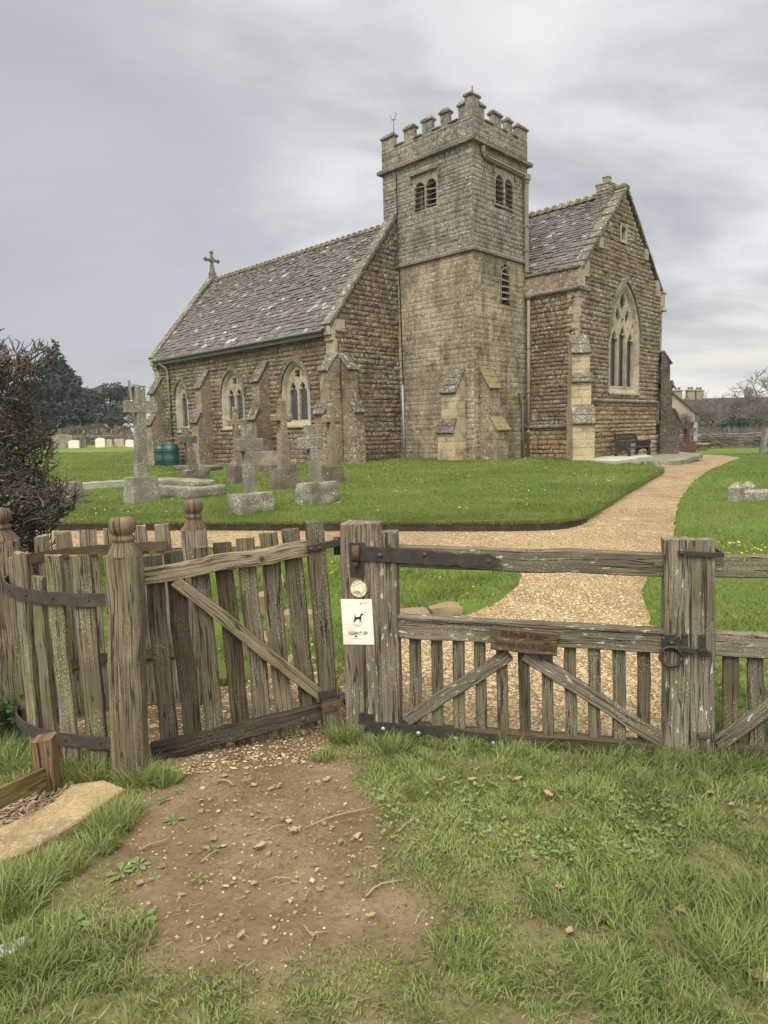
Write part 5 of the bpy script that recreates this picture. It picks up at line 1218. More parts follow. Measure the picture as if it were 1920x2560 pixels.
# far left headstones
HS=[(160,1122,46,38,'grey','broad dark grey headstone nearest the clipped hedge'),(186,1122,26,24,'white','small white headstone next to the broad dark one'),(199,1121,12,22,'grey','narrow dark headstone left of the darker shouldered one'),(211,1121,14,26,'darkstone','dark shouldered headstone in the far row'),(252,1120,24,27,'white','bright white curved-top headstone in the far row'),(275,1120,13,24,'sandgrave','narrow sandy headstone right of the bright white one'),(299,1119,23,24,'sandgrave','wide brown sandstone headstone in the far row'),(325,1119,20,22,'white','cream headstone at the right end of the far row')]
for x,y,w,hh,mt,lab in HS:
    b=gp(x,y+2); s=b.y/F; g=FD(b,Vector((0,-1,0)),Vector((1,0,0))); w2=w*s/2; H=hh*s; m=MB()
    top=[(-w2,-.05),(w2,-.05),(w2,H*.82),(w2*.7,H*.95),(0,H),(-w2*.7,H*.95),(-w2,H*.82)] if mt!='sandgrave' else [(-w2,-.05),(w2,-.05),(w2,H),(-w2,H)]
    m.prism([g(a,c,.06) for a,c in top],(0,.12,0)); tag(m.build('headstone',MT[mt],None,b),lab,'gravestone','headstones along the far left wall')
# ------------------------------------------------------------------ church furniture
def wpt(u,v): p=ch(u,v,0); return Vector((p.x,p.y,h(p.x,p.y)+LR))
def butt(px,dv,lab):
    q_=hit(px,1130,ch(0,VN-dv,0),DV); b=Vector((q_.x,q_.y,h(q_.x,q_.y)+LR)); g=empty('water_butt',b,lab,'water butt','green water butts against the nave wall')
    m=MB(); m.lathe(b,[(.2,0),(.26,.0),(.275,.05),(.285,.22),(.3,.235),(.3,.26),(.288,.275),(.292,.3),(.305,.315),(.305,.34),(.295,.36),(.3,.5),(.302,.62),(.315,.635),(.315,.665),(.303,.68),(.302,.7),(.315,.715),(.315,.74),(.298,.76),(.28,.86),(.25,.885)],20); m.build('barrel',MT['plastic'],g)
    m=MB(); m.lathe(b+Vector((0,0,.88)),[(.27,0),(.275,.03),(.24,.05),(.1,.06)],20); m.build('lid',MT['plastic'],g)
    m=MB(); t=b-DV*.29-DU*.0+Vector((0,0,.1)); m.tube([t,t-DV*.06],.02,6); m.box(t-DV*.07,(.03,.03,.06),CA,.004); m.build('tap',MT['iron'],g)
butt(403,.4,'green ribbed water butt, left of the pair below the nave downpipe'); butt(428,.62,'green ribbed water butt, right of the pair, nearer the leaning stick')
a=wpt(-13.35,VN-.45); m=MB(); m.plank(a,a+DU*.15+DV*.25+Vector((0,0,.85)),.05,.03,DU,4,.002,.004); tag(m.build('wooden_stick',MT['board'],None,a),'brown stick leaning on the wall right of the water butts','stick')
# bench
bc=ch(2.62,5.95,0); bz=h(bc.x,bc.y)+.09; bo=Vector((bc.x,bc.y,bz)); bench=empty('park_bench',bo,'old dark slatted bench with cast arms, against the golden wall under the large window','bench')
def bp(s,f,z): return bo+DV*s+DU*f+Vector((0,0,z))
def bl(m,a,b,w,d,side): m.plank(a,b,w,d,side,3,.001,.005)
L2=.87
for z,f in((.44,.24),(.44,.1),(.44,-.04)): part('seat_slat','bench',bench,lambda m:bl(m,bp(-L2,f,z),bp(L2,f,z),.12,.035,DU))
for z,f in((.62,-.16),(.76,-.2),(.88,-.23)): part('backrest_slat','bench',bench,lambda m:bl(m,bp(-L2,f,z),bp(L2,f,z),.11,.03,Vector((0,0,1))))
for s in(-L2+.04,L2-.04):
    def endf(m):
        m.prism([bp(s-.03,f,z) for f,z in((.26,0),(.34,0),(.32,.3),(.3,.44),(.34,.6),(.33,.66),(.27,.69),(.0,.66),(-.14,.64),(-.24,.94),(-.3,.94),(-.2,.5),(-.22,.3),(-.3,0),(-.2,0),(-.12,.28),(.0,.37),(.14,.37),(.22,.28))],DV*.06)
        
    part('bench_end','bench',bench,endf)
# ------------------------------------------------------------------ boundary walls
def drywall(x0,y0,x1,y1,hh,name,lab,mat='darkstone'):
    a=Vector((x0,y0,0));b=Vector((x1,y1,0)); L=(b-a).length; e=(b-a)/L; n=Vector((e.y,-e.x,0)); z0=min(h(x0,y0),h(x1,y1))-.1
    w=empty(name,Vector((x0,y0,z0)),lab,'wall'); fr=lambda s,z,nn=0.: a+e*s+n*nn+Vector((0,0,z0+z))
    m=MB(); m.box((a+b)/2-n*.2+Vector((0,0,z0+hh/2)),(L,.38,hh),(e,-n,Vector((0,0,1)))); m.build('wall_core',MT['mortar'],w)
    m=MB(); stones(m,fr,[(0,0),(L,0),(L,hh),(0,hh)],[],.1,(.2,.7),.06,.012,hvar=.3); m.build('dry_stonework',MT['wallst'],w)
    m=MB(); s=0
    while s<L: l=random.uniform(.3,.6); m.box(a+e*(s+l/2)-n*.18+Vector((0,0,z0+hh+.06)),(l-.03,.46,.13),(e,-n,Vector((0,0,1))),.02,.02); s+=l
    m.build('coping_stones',MT['coping'],w); return w
MT['wallst']=stone_mat('field_wall_stone',[(.1,.09,.075),(.14,.125,.1),(.08,.07,.06),(.19,.17,.14)],.6,.3,bump=.5)
b0=at(1690,1118,43.);b1=at(1990,1118,41.5)
drywall(b0.x-1.2,b0.y,b1.x+4,b1.y,.88,'boundary_wall','low dark dry-stone wall crossing behind the lawn at the right')
c0=gp(120,1120);drywall(c0.x-6,c0.y+1.5,at(420,1119,c0.y).x,c0.y+2.6,.82,'boundary_wall','pale stone churchyard wall behind the far row of headstones')
# ------------------------------------------------------------------ cottages beyond the wall
def cottage(cx,cy,L,W,zb,he,hr,yaw,lab,chims,mw='cotstone',wins=()):
    c=Vector((cx,cy,zb)); g=empty('cottage',c,lab,'house'); ex=Vector((math.cos(yaw),math.sin(yaw),0)); ey=Vector((-ex.y,ex.x,0)); P=lambda s,t,z:c+ex*s+ey*t+Vector((0,0,z))
    m=MB(); a,b=L/2,W/2
    m.add([P(-a,-b,-1),P(a,-b,-1),P(a,b,-1),P(-a,b,-1),P(-a,-b,he),P(a,-b,he),P(a,b,he),P(-a,b,he),P(-a,0,hr),P(a,0,hr)],[(0,1,5,4),(1,2,6,9,5),(2,3,7,6),(3,0,4,8,7)]); m.build('house_wall',MT[mw],g)
    m=MB(); o_=.25; m.add([P(-a-o_,-b-o_,he-.15),P(a+o_,-b-o_,he-.15),P(a+o_,0,hr+.1),P(-a-o_,0,hr+.1),P(a+o_,b+o_,he-.15),P(-a-o_,b+o_,he-.15)],[(0,1,2,3),(3,2,4,5)]); m.prism([P(-a-o_,-b-o_,he-.15),P(a+o_,-b-o_,he-.15),P(a+o_,0,hr+.1),P(-a-o_,0,hr+.1)],(0,0,-.12)); rf=m.build('roof',MT['cotroof'],g)
    for s,w,hh in chims:
        m=MB(); m.box(P(s,0,hr+hh/2-.4),(w,w*.8,hh+.8),(ex,ey,Vector((0,0,1))),.02); m.box(P(s,0,hr+hh+.02),(w+.16,w*.8+.16,.14),(ex,ey,Vector((0,0,1))),.02)
        for q in(-.22,.22): m.lathe(P(s+q*w,0,hr+hh),[(.13,0),(.12,.35),(.14,.36)],8)
        m.build('chimney',MT['cotstone'],rf)
    for s,z in wins:
        m=MB(); m.box(P(s,-b-.02,z),(1.1,.08,1.1),(ex,ey,Vector((0,0,1))),.02); w=m.build('window',MT['white'],g); m=MB(); m.box(P(s,-b-.05,z),(.9,.06,.9),(ex,ey,Vector((0,0,1)))); m.build('glass_pane',MT['glass'],w)
def cp(x,y,Y): return at(x,y,Y)
q=cp(1700,1000,72); cottage(q.x-2,72,22,7,.0,2.9,q.z,.0,'long low stone house with three chimney stacks on its dark roof, beyond the wall',[(1.7,.8,.95),(3.06,.75,.95),(3.96,.75,.9)],wins=((-1,1.7),(3.5,1.7),(8,1.7)))
q=cp(1688,1040,62); cottage(q.x-.5,64,6,4.0,.0,2.6,4.3,1.5,'small cream rendered cottage end beside the far buttress of the church',[],'render')
q=cp(1800,1020,88); cottage(q.x+2,90,16,7,.0,2.6,cp(1800,1008,88).z,.05,'grey roofed house among bare trees with one stubby chimney',[(-4.2,.9,1.6),(3,.9,.9)],wins=((-2,1.5),))
q=cp(1920,1005,95); cottage(q.x+2,98,14,7,.0,2.6,cp(1900,1000,95).z+.4,-.1,'furthest house at the right edge, roof behind bare branches',[(-3,.9,1.2)])
# ------------------------------------------------------------------ trees
def branch(mb,p,d,L,r,lev,cnt,up=.15,spread=.6,nseg=4,n=4,minr=.004,kids=(3,5)):
    pts=[p];rad=[r]; q=p.copy();dd=d.copy()
    for k in range(nseg):
        dd=(dd+Vector((random.gauss(0,.13),random.gauss(0,.13),random.gauss(0,.1)+up*.25))).normalized(); q=q+dd*(L/nseg); pts.append(q.copy()); rad.append(max(minr,r*(1-.6*(k+1)/nseg)))
    mb.tube(pts,rad,n if lev<2 else 3,False)
    if lev<cnt:
        for _ in range(random.randint(*kids)):
            t=random.uniform(.3,1.); i=min(nseg-1,int(t*nseg)); f=t*nseg-i; pp=pts[i].lerp(pts[i+1],f)
            ax=Vector((random.gauss(0,1),random.gauss(0,1),random.gauss(0,.7)+.2)).normalized(); nd=(dd*(1-spread*.5)+ax*spread).normalized()
            branch(mb,pp,nd,L*random.uniform(.45,.72),max(minr,rad[i]*.62),lev+1,cnt,up,spread,3,n,minr,kids)
def bare_tree(x,y,H,r,lab,group,cnt=4,kids=(3,5),spread=.65,stem=.28,mat='bareb',cat='tree',name='bare_tree',minr=.012,stems=1):
    z=h(x,y); b=Vector((x,y,z)); g=empty(name,b,lab,cat,group); m=MB(); k=MB()
    for s in range(stems):
        d=Vector((random.gauss(0,.12*stems),random.gauss(0,.12*stems),1)).normalized()
        top=b+d*(H*stem); m.tube([b-Vector((0,0,.1)),b.lerp(top,.5)+Vector((random.gauss(0,.05),0,0)),top],[r*1.2,r,r*.85],7,False)
        for _ in range(random.randint(4,6)):
            a=random.uniform(0,6.28); nd=Vector((math.cos(a)*.7,math.sin(a)*.7,random.uniform(.5,1.2))).normalized(); branch(k,top-d*random.uniform(0,H*stem*.3),nd,H*.42,r*.6,0,cnt,.25,spread,4,4,minr,kids)
    m.build('trunk',MT['bark'],g); k.build('crown',MT[mat],g); return g
def leaf_cloud(mb,centers,n,size,asp=1.,droop=0.):
    tot=sum(c[1] for c in centers)
    for c,wt,rx,rz in centers:
        for _ in range(int(n*wt/tot)):
            v=Vector((random.gauss(0,1),random.gauss(0,1),random.gauss(0,1))).normalized()*random.uniform(.55,1.05)
            p=c+Vector((v.x*rx,v.y*rx,v.z*rz)); s=size*random.uniform(.6,1.4)
            a=Vector((v.x+random.gauss(0,.4),v.y+random.gauss(0,.4),v.z*.5+random.gauss(0,.4)-droop)).normalized(); b=a.cross(Vector((random.gauss(0,1),random.gauss(0,1),random.gauss(0,1)))).normalized()
            mb.add([p-b*s*.3*asp,p+a*s*.5-b*s*.4*asp,p+a*s*1.1,p+a*s*.5+b*s*.4*asp],[(0,1,2,3)])
def conifer(b,H,Rb,n,lab,name,size,mat='conifer',taper=1.,tops=1):
    g=empty(name,b,lab,'tree'); m=MB(); m.tube([b-Vector((0,0,.1)),b+Vector((0,0,H*.9))],[Rb*.08,.03],6,False); m.build('trunk',MT['bark'],g)
    k=MB(); C=[]
    for _ in range(int(70*H/8)):
        t=random.random()**.8; z=H*(.03+.92*t); r=Rb*(1-t)**taper*random.uniform(.45,1.0)+.1; a=random.uniform(0,6.28); cs=Rb*.2*(1.25-t)
        C.append((b+Vector((math.cos(a)*r,math.sin(a)*r,z)),cs**2,cs*random.uniform(.8,1.3),cs*random.uniform(.6,1.0)))
    for j in range(tops): C.append((b+Vector((random.uniform(-.5,.5)*Rb*.4*(tops>1),0,H*random.uniform(.93,1.0))),.06,.16,.4))
    leaf_cloud(k,C,n,size,.8,.05); k.build('crown',MT[mat],g); return g
def gY(sx,Y): p=at(sx,1110,Y); return Vector((p.x,Y,h(p.x,Y)))
def top(b,sy): # height so the top shows at pixel row sy
    px=960+F*(b-CAM).dot(RT)/(b-CAM).dot(FW); return at(px,sy,b.y).z-b.z
b=gY(150,64); conifer(b,top(b,862),3.9,17000,'tall dark spreading conifer beyond the far headstones','conifer_tree',.34,taper=.8,tops=3)
b=gY(205,60); conifer(b,top(b,945),1.9,5000,'narrower dark conifer at the right foot of the tall one','conifer_tree',.28,taper=.7)
b=gY(295,66); conifer(b,top(b,1015),1.5,3500,'small dark fir among brown brush near the telegraph pole','conifer_tree',.24,taper=.8)
b=gY(80,62); conifer(b,top(b,880),2.6,7000,'dark conifer mostly behind the clipped hedge at the far left','conifer_tree',.3,taper=.8)
# round-topped pine
b=gY(283,80); g=empty('pine_tree',b,'round topped dark pine behind the conifers and the telegraph pole','tree'); H=top(b,960); m=MB(); m.tube([b,b+Vector((0,0,H*.8))],[.25,.12],6,False); m.build('trunk',MT['bark'],g)
k=MB(); leaf_cloud(k,[(b+Vector((random.uniform(-2.7,2.3),random.uniform(-2,2),H*random.uniform(.45,.9)-abs(random.gauss(0,.3)))),1,random.uniform(.8,1.5),random.uniform(.5,.9)) for _ in range(26)]+[(b+Vector((.3,0,H*.93)),1,1.3,.6)],9000,.26); k.build('crown',MT['pine'],g)
# brown brush
for i,(sx,Y,ty) in enumerate(((205,57,1040),(250,58,1035),(300,62,1045),(170,57,1060),(330,60,1080),(235,70,1010))):
    x=gY(sx,Y); bare_tree(x.x,x.y,top(x,ty),.05,['leafless brown thicket below the tall conifer','tangled bare brown brush mid way along the far wall','bare brown bush near the telegraph pole','low brown thicket next to the clipped hedge','low bare bush left of the church corner','bare brown tree top between conifer and pine'][i],'bare brush beyond the left wall',3,(4,6),.8,.08,'brush','bush','brown_bush',.012,3)
hb=MB()
for _ in range(2600):
    sx=random.uniform(120,335); Y=random.uniform(55.5,58); p=gY(sx,Y); p.z+=random.uniform(0,1.3)*random.random()+.2; d=Vector((random.gauss(0,1),random.gauss(0,.5),random.gauss(.3,.8))).normalized(); s=random.uniform(.12,.3); q=d.cross(Vector((0,1,0))).normalized()*s*.25
    hb.add([p-q,p+d*s-q*.6,p+d*s*1.4,p+q],[(0,1,2,3)])
tag(hb.build('scrub',MT['scrub'],None,(0,56,0)),'dull brown scrub lining the far left wall',None,None,'stuff')['category']='scrub'
# telegraph pole and small bare tree by the far nave corner
b=gY(345,56); b0=b; pt=at(322,951,56); g=empty('telegraph_pole',b,'weathered leaning telegraph pole with a stay wire left of the nave','pole'); m=MB(); m.tube([b-Vector((0,0,.2)),pt],[.15,.11],8); m.build('pole',MT['bark'],g)
m=MB(); m.tube([pt-Vector((0,0,.2)),at(318,1096,56.5)],.02,4); m.tube([pt-Vector((0,0,.25)),pt+Vector((6,4,-1.6)),pt+Vector((14,9,-2.6))],.018,4); m.build('wire',MT['iron'],g)
b=gY(372,60); bare_tree(b.x,b.y,top(b,962),.06,'thin bare tree top showing over the far nave buttress',None,3,(3,5),.7,.3,'bareb')
# right-hand bare trees
RTREE=[(1735,66,958,.11,'slim bare tree in front of the three chimneys'),(1690,60,1010,.08,'small bare tree by the cream cottage end'),(1768,62,975,.1,'bare tree with fine twigs right of the chimneys'),(1800,70,990,.09,'low bare tree between the two grey roofs'),(1850,66,955,.14,'spreading bare tree left of the tall one at the right edge'),(1925,58,892,.18,'tall bare feathery tree cut by the right edge'),(1880,56,985,.1,'low arching bare tree before the furthest house'),(1960,50,960,.12,'bare tree just beyond the leaning headstone')]
for sx,Y,ty,r,lab in RTREE:
    b=gY(sx,Y); bare_tree(b.x,b.y,top(b,ty),r,lab,'bare trees beyond the right wall',4 if r>.11 else 3,(3,5),.75,.2,'bareb',minr=.015,stems=1 if r>.1 else 2)
for sx,Y,ty,mt,lab in((1800,58,1050,'scrub','olive evergreen bush behind the wall, left of the blue-green one'),(1842,57,1040,'conifer','blue-green evergreen bush behind the right wall'),(1748,60,1056,'scrub','dull bush behind the worn cross'),(1895,60,1045,'scrub','dull green bush behind the leaning headstone')):
    b=gY(sx,Y); H=top(b,ty); g=empty('evergreen_bush',b,lab,'bush'); m=MB(); m.tube([b,b+Vector((0,0,H*.6))],[.06,.03],5,False); m.build('stem',MT['bark'],g); k=MB(); leaf_cloud(k,[(b+Vector((random.uniform(-1.1,1.1),random.uniform(-.8,.8),H*random.uniform(.2,.8))),1,random.uniform(.4,.8),random.uniform(.3,.6)) for _ in range(12)],2200,.17); k.build('foliage',MT[mt],g)
hb=MB()
for _ in range(5200):
    p=Vector((random.uniform(gY(1690,47).x,gY(2000,47).x),random.uniform(43.5,50),0)); p.z=h(p.x,p.y)+random.random()**2*1.0+.1; d=Vector((random.gauss(0,.35),random.gauss(0,.3),1)).normalized(); s=random.uniform(.2,.5); q=Vector((.012,0,0))
    hb.add([p-q,p+q,p+d*s],[(0,1,2)])
tag(hb.build('dry_grass',MT['brush'],None,(0,46,0)),'tall dry reddish grass along the top of the right wall',None,None,'stuff')['category']='dry grass'
# bare branch reaching in from the right, from a young tree just outside the picture
b=gY(2010,30); g=empty('young_tree',b,'pale twigged young tree reaching in from the right edge above the wall','tree'); k=MB(); m=MB(); m.tube([b,b+Vector((0,0,1.6)),b+Vector((-.1,0,3))],[.07,.06,.04],6,False); m.build('trunk',MT['bark'],g)
for tx,ty in((1842,1005),(1812,1030),(1850,968),(1880,1035),(1870,940)):
    a=b+Vector((0,0,random.uniform(1.7,2.6))); e=at(tx,ty,30+random.uniform(-1,1)); md=a.lerp(e,.5)+Vector((0,0,random.uniform(-.3,.2))); k.tube([a,md,e],[.028,.017,.006],5,False)
    for t in(.35,.5,.65,.8,.92):
        p=a.lerp(md,t*2) if t<.5 else md.lerp(e,t*2-1)
        for s in(1,2): branch(k,p,Vector((random.uniform(-1,.1),random.uniform(-.4,.4),random.uniform(-.5,.9))).normalized(),random.uniform(.3,.7),.009,1,2,.1,.6,3,3,.005,(2,3))
k.build('crown',MT['bareb'],g)
# ------------------------------------------------------------------ clipped hedge
HX0,HX1,HY0,HY1,HZ=-5.6,-3.63,6.7,8.3,2.72
hg=empty('clipped_hedge',((HX0+HX1)/2,(HY0+HY1)/2,0),'tall hard-pruned bare twiggy hedge with a few green leaves at the left edge','hedge')
tw=MB(); tp=MB(); lv=MB(); stm_=MB()
def hz(x,y): return 2.5+.22*noise.noise(Vector((x*1.3,y*1.3,2)))*2+.25*max(0,min(1,(HX1-x)/1.2))
def hx(z): return HX1-.22+.16*noise.noise(Vector((z*1.7,0,4)))*2-.12*abs(z-1.2)
for i in range(26):
    p=Vector((random.uniform(HX0,HX1-.5),random.uniform(HY0+.2,HY1-.2),0)); q=p+Vector((random.gauss(0,.2),random.gauss(0,.2),random.uniform(1.2,2.1))); stm_.tube([p,p.lerp(q,.5)+Vector((random.gauss(0,.1),random.gauss(0,.1),0)),q],[.035,.028,.015],6,False)
for i in range(21000):
    z=random.uniform(.1,2.65); x=random.uniform(-4.85,hx(z)); y=random.uniform(HY0,HY1)
    if random.random()<.8: y=HY0+abs(random.gauss(0,.22))
    if random.random()<.5: x=hx(z)-abs(random.gauss(0,.13))
    if z>hz(x,y): z=hz(x,y)-random.uniform(0,.25)
    p=Vector((x,y,z)); out=Vector(((.9 if x>HX1-.7 else .35),-.55,.25+.55*(z>2.1))); d=(out+Vector((random.gauss(0,.7),random.gauss(0,.6),random.gauss(0,.5)))).normalized()
    L=random.uniform(.1,.3); r=random.choice([.004,.005,.006,.008,.012]) ; pts=[p]
    for k in range(3): d=(d+Vector((random.gauss(0,.3),random.gauss(0,.3),random.gauss(.05,.28)))).normalized(); pts.append(pts[-1]+d*L/3)
    if (pts[-1].x>hx(pts[-1].z)+.07 or pts[-1].z>hz(pts[-1].x,pts[-1].y)+.1) and random.random()<.9: continue
    tw.tube(pts,[r,r*.9,r*.75,r*.6],4,False,True)
    if random.random()<.2: e=pts[-1]; tp.tube([e-d*.012,e+d*.002],[r*.62,r*.62],4)
for i in range(260):
    z=random.choice([random.gauss(1.75,.12),random.gauss(1.3,.2),random.uniform(.8,2)]); p=Vector((random.uniform(-4.6,hx(z)),HY0-.1+random.uniform(-.08,.1),z)); a=Vector((random.gauss(0,1),-.3,random.gauss(-.3,.6))).normalized(); s=random.uniform(.035,.065); b_=a.cross(Vector((random.gauss(0,.5),-1,.4))).normalized()
    lv.add([p,p+a*s*.5-b_*s*.33,p+a*s,p+a*s*.5+b_*s*.33],[(0,1,2,3)])
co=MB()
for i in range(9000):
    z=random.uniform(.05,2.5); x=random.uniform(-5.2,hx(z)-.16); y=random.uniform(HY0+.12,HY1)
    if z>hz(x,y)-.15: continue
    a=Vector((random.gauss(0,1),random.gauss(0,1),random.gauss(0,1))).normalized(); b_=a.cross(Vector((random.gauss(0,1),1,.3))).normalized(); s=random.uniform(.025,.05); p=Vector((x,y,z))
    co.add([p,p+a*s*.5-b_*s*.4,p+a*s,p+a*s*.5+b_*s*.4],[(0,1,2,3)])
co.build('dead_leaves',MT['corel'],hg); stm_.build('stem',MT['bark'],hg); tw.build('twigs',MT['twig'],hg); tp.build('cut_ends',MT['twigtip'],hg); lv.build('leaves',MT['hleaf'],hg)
# ------------------------------------------------------------------ grass
def blades(name,X,Y,Z,H,W,mat,lean=.5,seg=3,bend=.6,dirs=None,label='',cat='grass'):
    n=len(X); a=RNG.uniform(0,2*np.pi,n); la=RNG.uniform(0,2*np.pi,n) if dirs is None else dirs+RNG.normal(0,1.15,n)
    lm=np.abs(RNG.normal(lean,.3,n)); W=W*RNG.uniform(.6,1.4,n); m=2*seg+1
    V=np.empty((n,m,3),np.float32)
    for k in range(seg+1):
        t=k/seg; r=H*lm*(t*(1-bend)+bend*t*t); zz=Z+H*t*np.sqrt(np.maximum(.12,1-(lm*t*.75)**2)); cx=X+np.cos(la)*r; cy=Y+np.sin(la)*r
        w=W*(1-t**1.6)/2
        if k<seg:
            V[:,2*k,0]=cx-np.cos(a)*w;V[:,2*k,1]=cy-np.sin(a)*w;V[:,2*k,2]=zz; V[:,2*k+1,0]=cx+np.cos(a)*w;V[:,2*k+1,1]=cy+np.sin(a)*w;V[:,2*k+1,2]=zz
        else: V[:,m-1,0]=cx;V[:,m-1,1]=cy;V[:,m-1,2]=zz
    base=(np.arange(n)*m)[:,None]; tri=[]
    pat=[]
    for k in range(seg-1): pat+= [(2*k,2*k+1,2*k+3),(2*k,2*k+3,2*k+2)]
    pat.append((2*seg-2,2*seg-1,2*seg)); pat=np.array(pat)
    Fi=(base[:,:,None]+pat[None]).reshape(-1).astype(np.int32)
    me=bpy.data.meshes.new(name); me.vertices.add(n*m); me.vertices.foreach_set('co',V.reshape(-1)); nf=len(Fi)//3
    me.loops.add(nf*3); me.loops.foreach_set('vertex_index',Fi); me.polygons.add(nf); me.polygons.foreach_set('loop_start',np.arange(nf,dtype=np.int32)*3)
    tv=np.array([min(1,(i//2)/seg) for i in range(m)],np.float32); uv=np.zeros((nf*3,2),np.float32); uv[:,1]=np.tile(tv[pat.reshape(-1)],n)
    ul=me.uv_layers.new(name='UVMap'); ul.data.foreach_set('uv',uv.reshape(-1)); me.update(calc_edges=True); me.validate(); me.materials.append(mat)
    o=bpy.data.objects.new(name,me); COL.objects.link(o); tag(o,label,cat,None,'stuff'); return o
def nz(X,Y,s,o=0.): return np.array([noise.noise(Vector((x*s+o,y*s-o,o*.3))) for x,y in zip(X,Y)])
dirt=P2([(395,1650),(560,1625),(690,1620),(712,1690),(800,1745),(835,1820),(800,1905),(770,1990),(620,2060),(440,2090),(350,2020),(300,1930),(290,1850),(330,1760),(390,1705)])
inner=P2([(640,1400),(760,1440),(740,1600),(640,1650),(330,1680),(150,1660),(60,1600),(140,1480),(320,1480),(520,1480)])
slabp=[(p[0],p[1]) for p in slab]; bed=P2([(-100,1760),(0,1725),(110,1705),(160,1712),(118,1752),(0,1812),(-100,1850)])
n=700000
X=RNG.uniform(-3.9,3.9,n);Y=RNG.uniform(1.05,4.3,n)
k=(np.abs(X)<Y*.8+.7); X,Y=X[k],Y[k]
def turfmask(X,Y):
    d=pdist(X,Y,dirt); sdd=np.where(inpoly(X,Y,dirt),-d,d); p=nz(X,Y,2.6,3.)+.5*nz(X,Y,7.,9.)
    w_=np.exp(-((X+.15)/.85)**2)*np.clip((3.0-Y)/1.2,0,1)
    return np.clip((sdd+.17*p+.03)/.3,0,1)*np.clip(1-.75*w_*np.clip(.6-p*1.4,0,1.3),.1,1)*np.where(inpoly(X,Y,inner),0,1)
_v=np.array([v.co[:2] for v in GROUND.data.vertices]); _m=np.ones(len(_v),np.float32); _k=(np.abs(_v[:,0])<3.2)&(_v[:,1]>.9)&(_v[:,1]<4.7); _m[_k]=turfmask(_v[_k,0],_v[_k,1]); GROUND.data.attributes.new('turf','FLOAT','POINT').data.foreach_set('value',_m)
din=inpoly(X,Y,dirt); dd=pdist(X,Y,dirt); sd=np.where(din,-dd,dd)
pn=nz(X,Y,2.6,3.)+.5*nz(X,Y,7.,9.)
dens=np.clip((sd+.17*pn+.05)/.3,0,1)
# worn, thin turf toward the front, thicker at the sides
wear=np.exp(-((X+.15)/.85)**2)*np.clip((3.0-Y)/1.2,0,1)
dens*=np.clip(1-.72*wear*np.clip(.55-pn*1.4,0,1.3),.14,1)
bare=np.clip((nz(X,Y,3.3,21.)+.4*nz(X,Y,9.,31.)-.12)/.2,0,1); dens*=1-.8*bare
dens=np.where(inpoly(X,Y,slabp)|inpoly(X,Y,bed)|inpoly(X,Y,inner),0.,dens)
dens=np.where(inpoly(X,Y,pathP)&(pdist(X,Y,pathP)>.09*RNG.random(len(X))),dens*.04,dens)
gl=GP.p; yl=gl.y+(X-gl.x)*GP.e.y/GP.e.x; behind=(Y>yl+.03); dens=np.where(behind&(X<1.2)&(X>-.2),dens*.12,dens)
keep=RNG.random(len(X))<np.maximum(dens*.82,.022*(inpoly(X,Y,dirt))*(pn>-.2)); X,Y,pn,sd,wear=X[keep],Y[keep],pn[keep],sd[keep],wear[keep]
tuft=np.clip(nz(X,Y,1.9,40.)+.15,0,1); clump=np.clip(nz(X,Y,6.5,14.)+.1,0,1)
yl=gl.y+(X-gl.x)*GP.e.y/GP.e.x; nearg=np.exp(-((Y-yl+.04)/.11)**2)*(X>-.35)
H=(.022+.045*tuft+.028*clump)*(1-.42*wear)*np.clip(.45+sd*1.8,.45,1)+.045*nearg*RNG.uniform(.2,1,len(X))
H*=RNG.uniform(.6,1.3,len(X)); dirs=6.28*nz(X,Y,4.2,77.)*1.6
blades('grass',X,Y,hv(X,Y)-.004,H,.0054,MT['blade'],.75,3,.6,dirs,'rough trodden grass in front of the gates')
def tufts(L,name,lab,mat='blade'):
    XX=[];YY=[];HH=[];DD=[]
    for x,y,n,r,hh in L:
        c=gd(x,y); a=RNG.uniform(0,6.28,n); q=r*np.sqrt(RNG.random(n)); XX.append(c.x+np.cos(a)*q); YY.append(c.y+np.sin(a)*q*.8); HH.append(hh*RNG.uniform(.5,1.15,n)); DD.append(a)
    X=np.concatenate(XX);Y=np.concatenate(YY); return blades(name,X,Y,hv(X,Y)-.004,np.concatenate(HH),.0044,MT[mat],.65,4,.6,np.concatenate(DD),lab)
tufts([(245,1790,520,.085,.12),(215,1835,320,.07,.09),(275,1760,260,.06,.1),(200,1680,420,.1,.13),(300,1690,420,.09,.12),(355,1690,300,.07,.1),(160,1660,250,.09,.12),(30,1660,300,.12,.12),(-10,1640,300,.12,.14),(60,1910,500,.12,.11),(20,1960,500,.12,.12),(130,1880,350,.1,.09),(50,2080,500,.14,.11),(260,2030,300,.12,.06),(1560,2050,500,.14,.11),(1600,2100,400,.12,.11),(1650,1980,400,.12,.12),(1480,1930,350,.14,.08),(1220,1960,300,.12,.07),(1000,2060,260,.1,.06),(1470,1655,300,.08,.11),(1600,1650,400,.12,.12),(740,1600,300,.07,.12),(700,1640,160,.06,.07),(850,1620,250,.08,.1),(1120,1665,200,.1,.05),(1350,1690,200,.1,.06)],'grass_tufts','longer green tufts round the posts, the slab and the edges of the trodden patch')
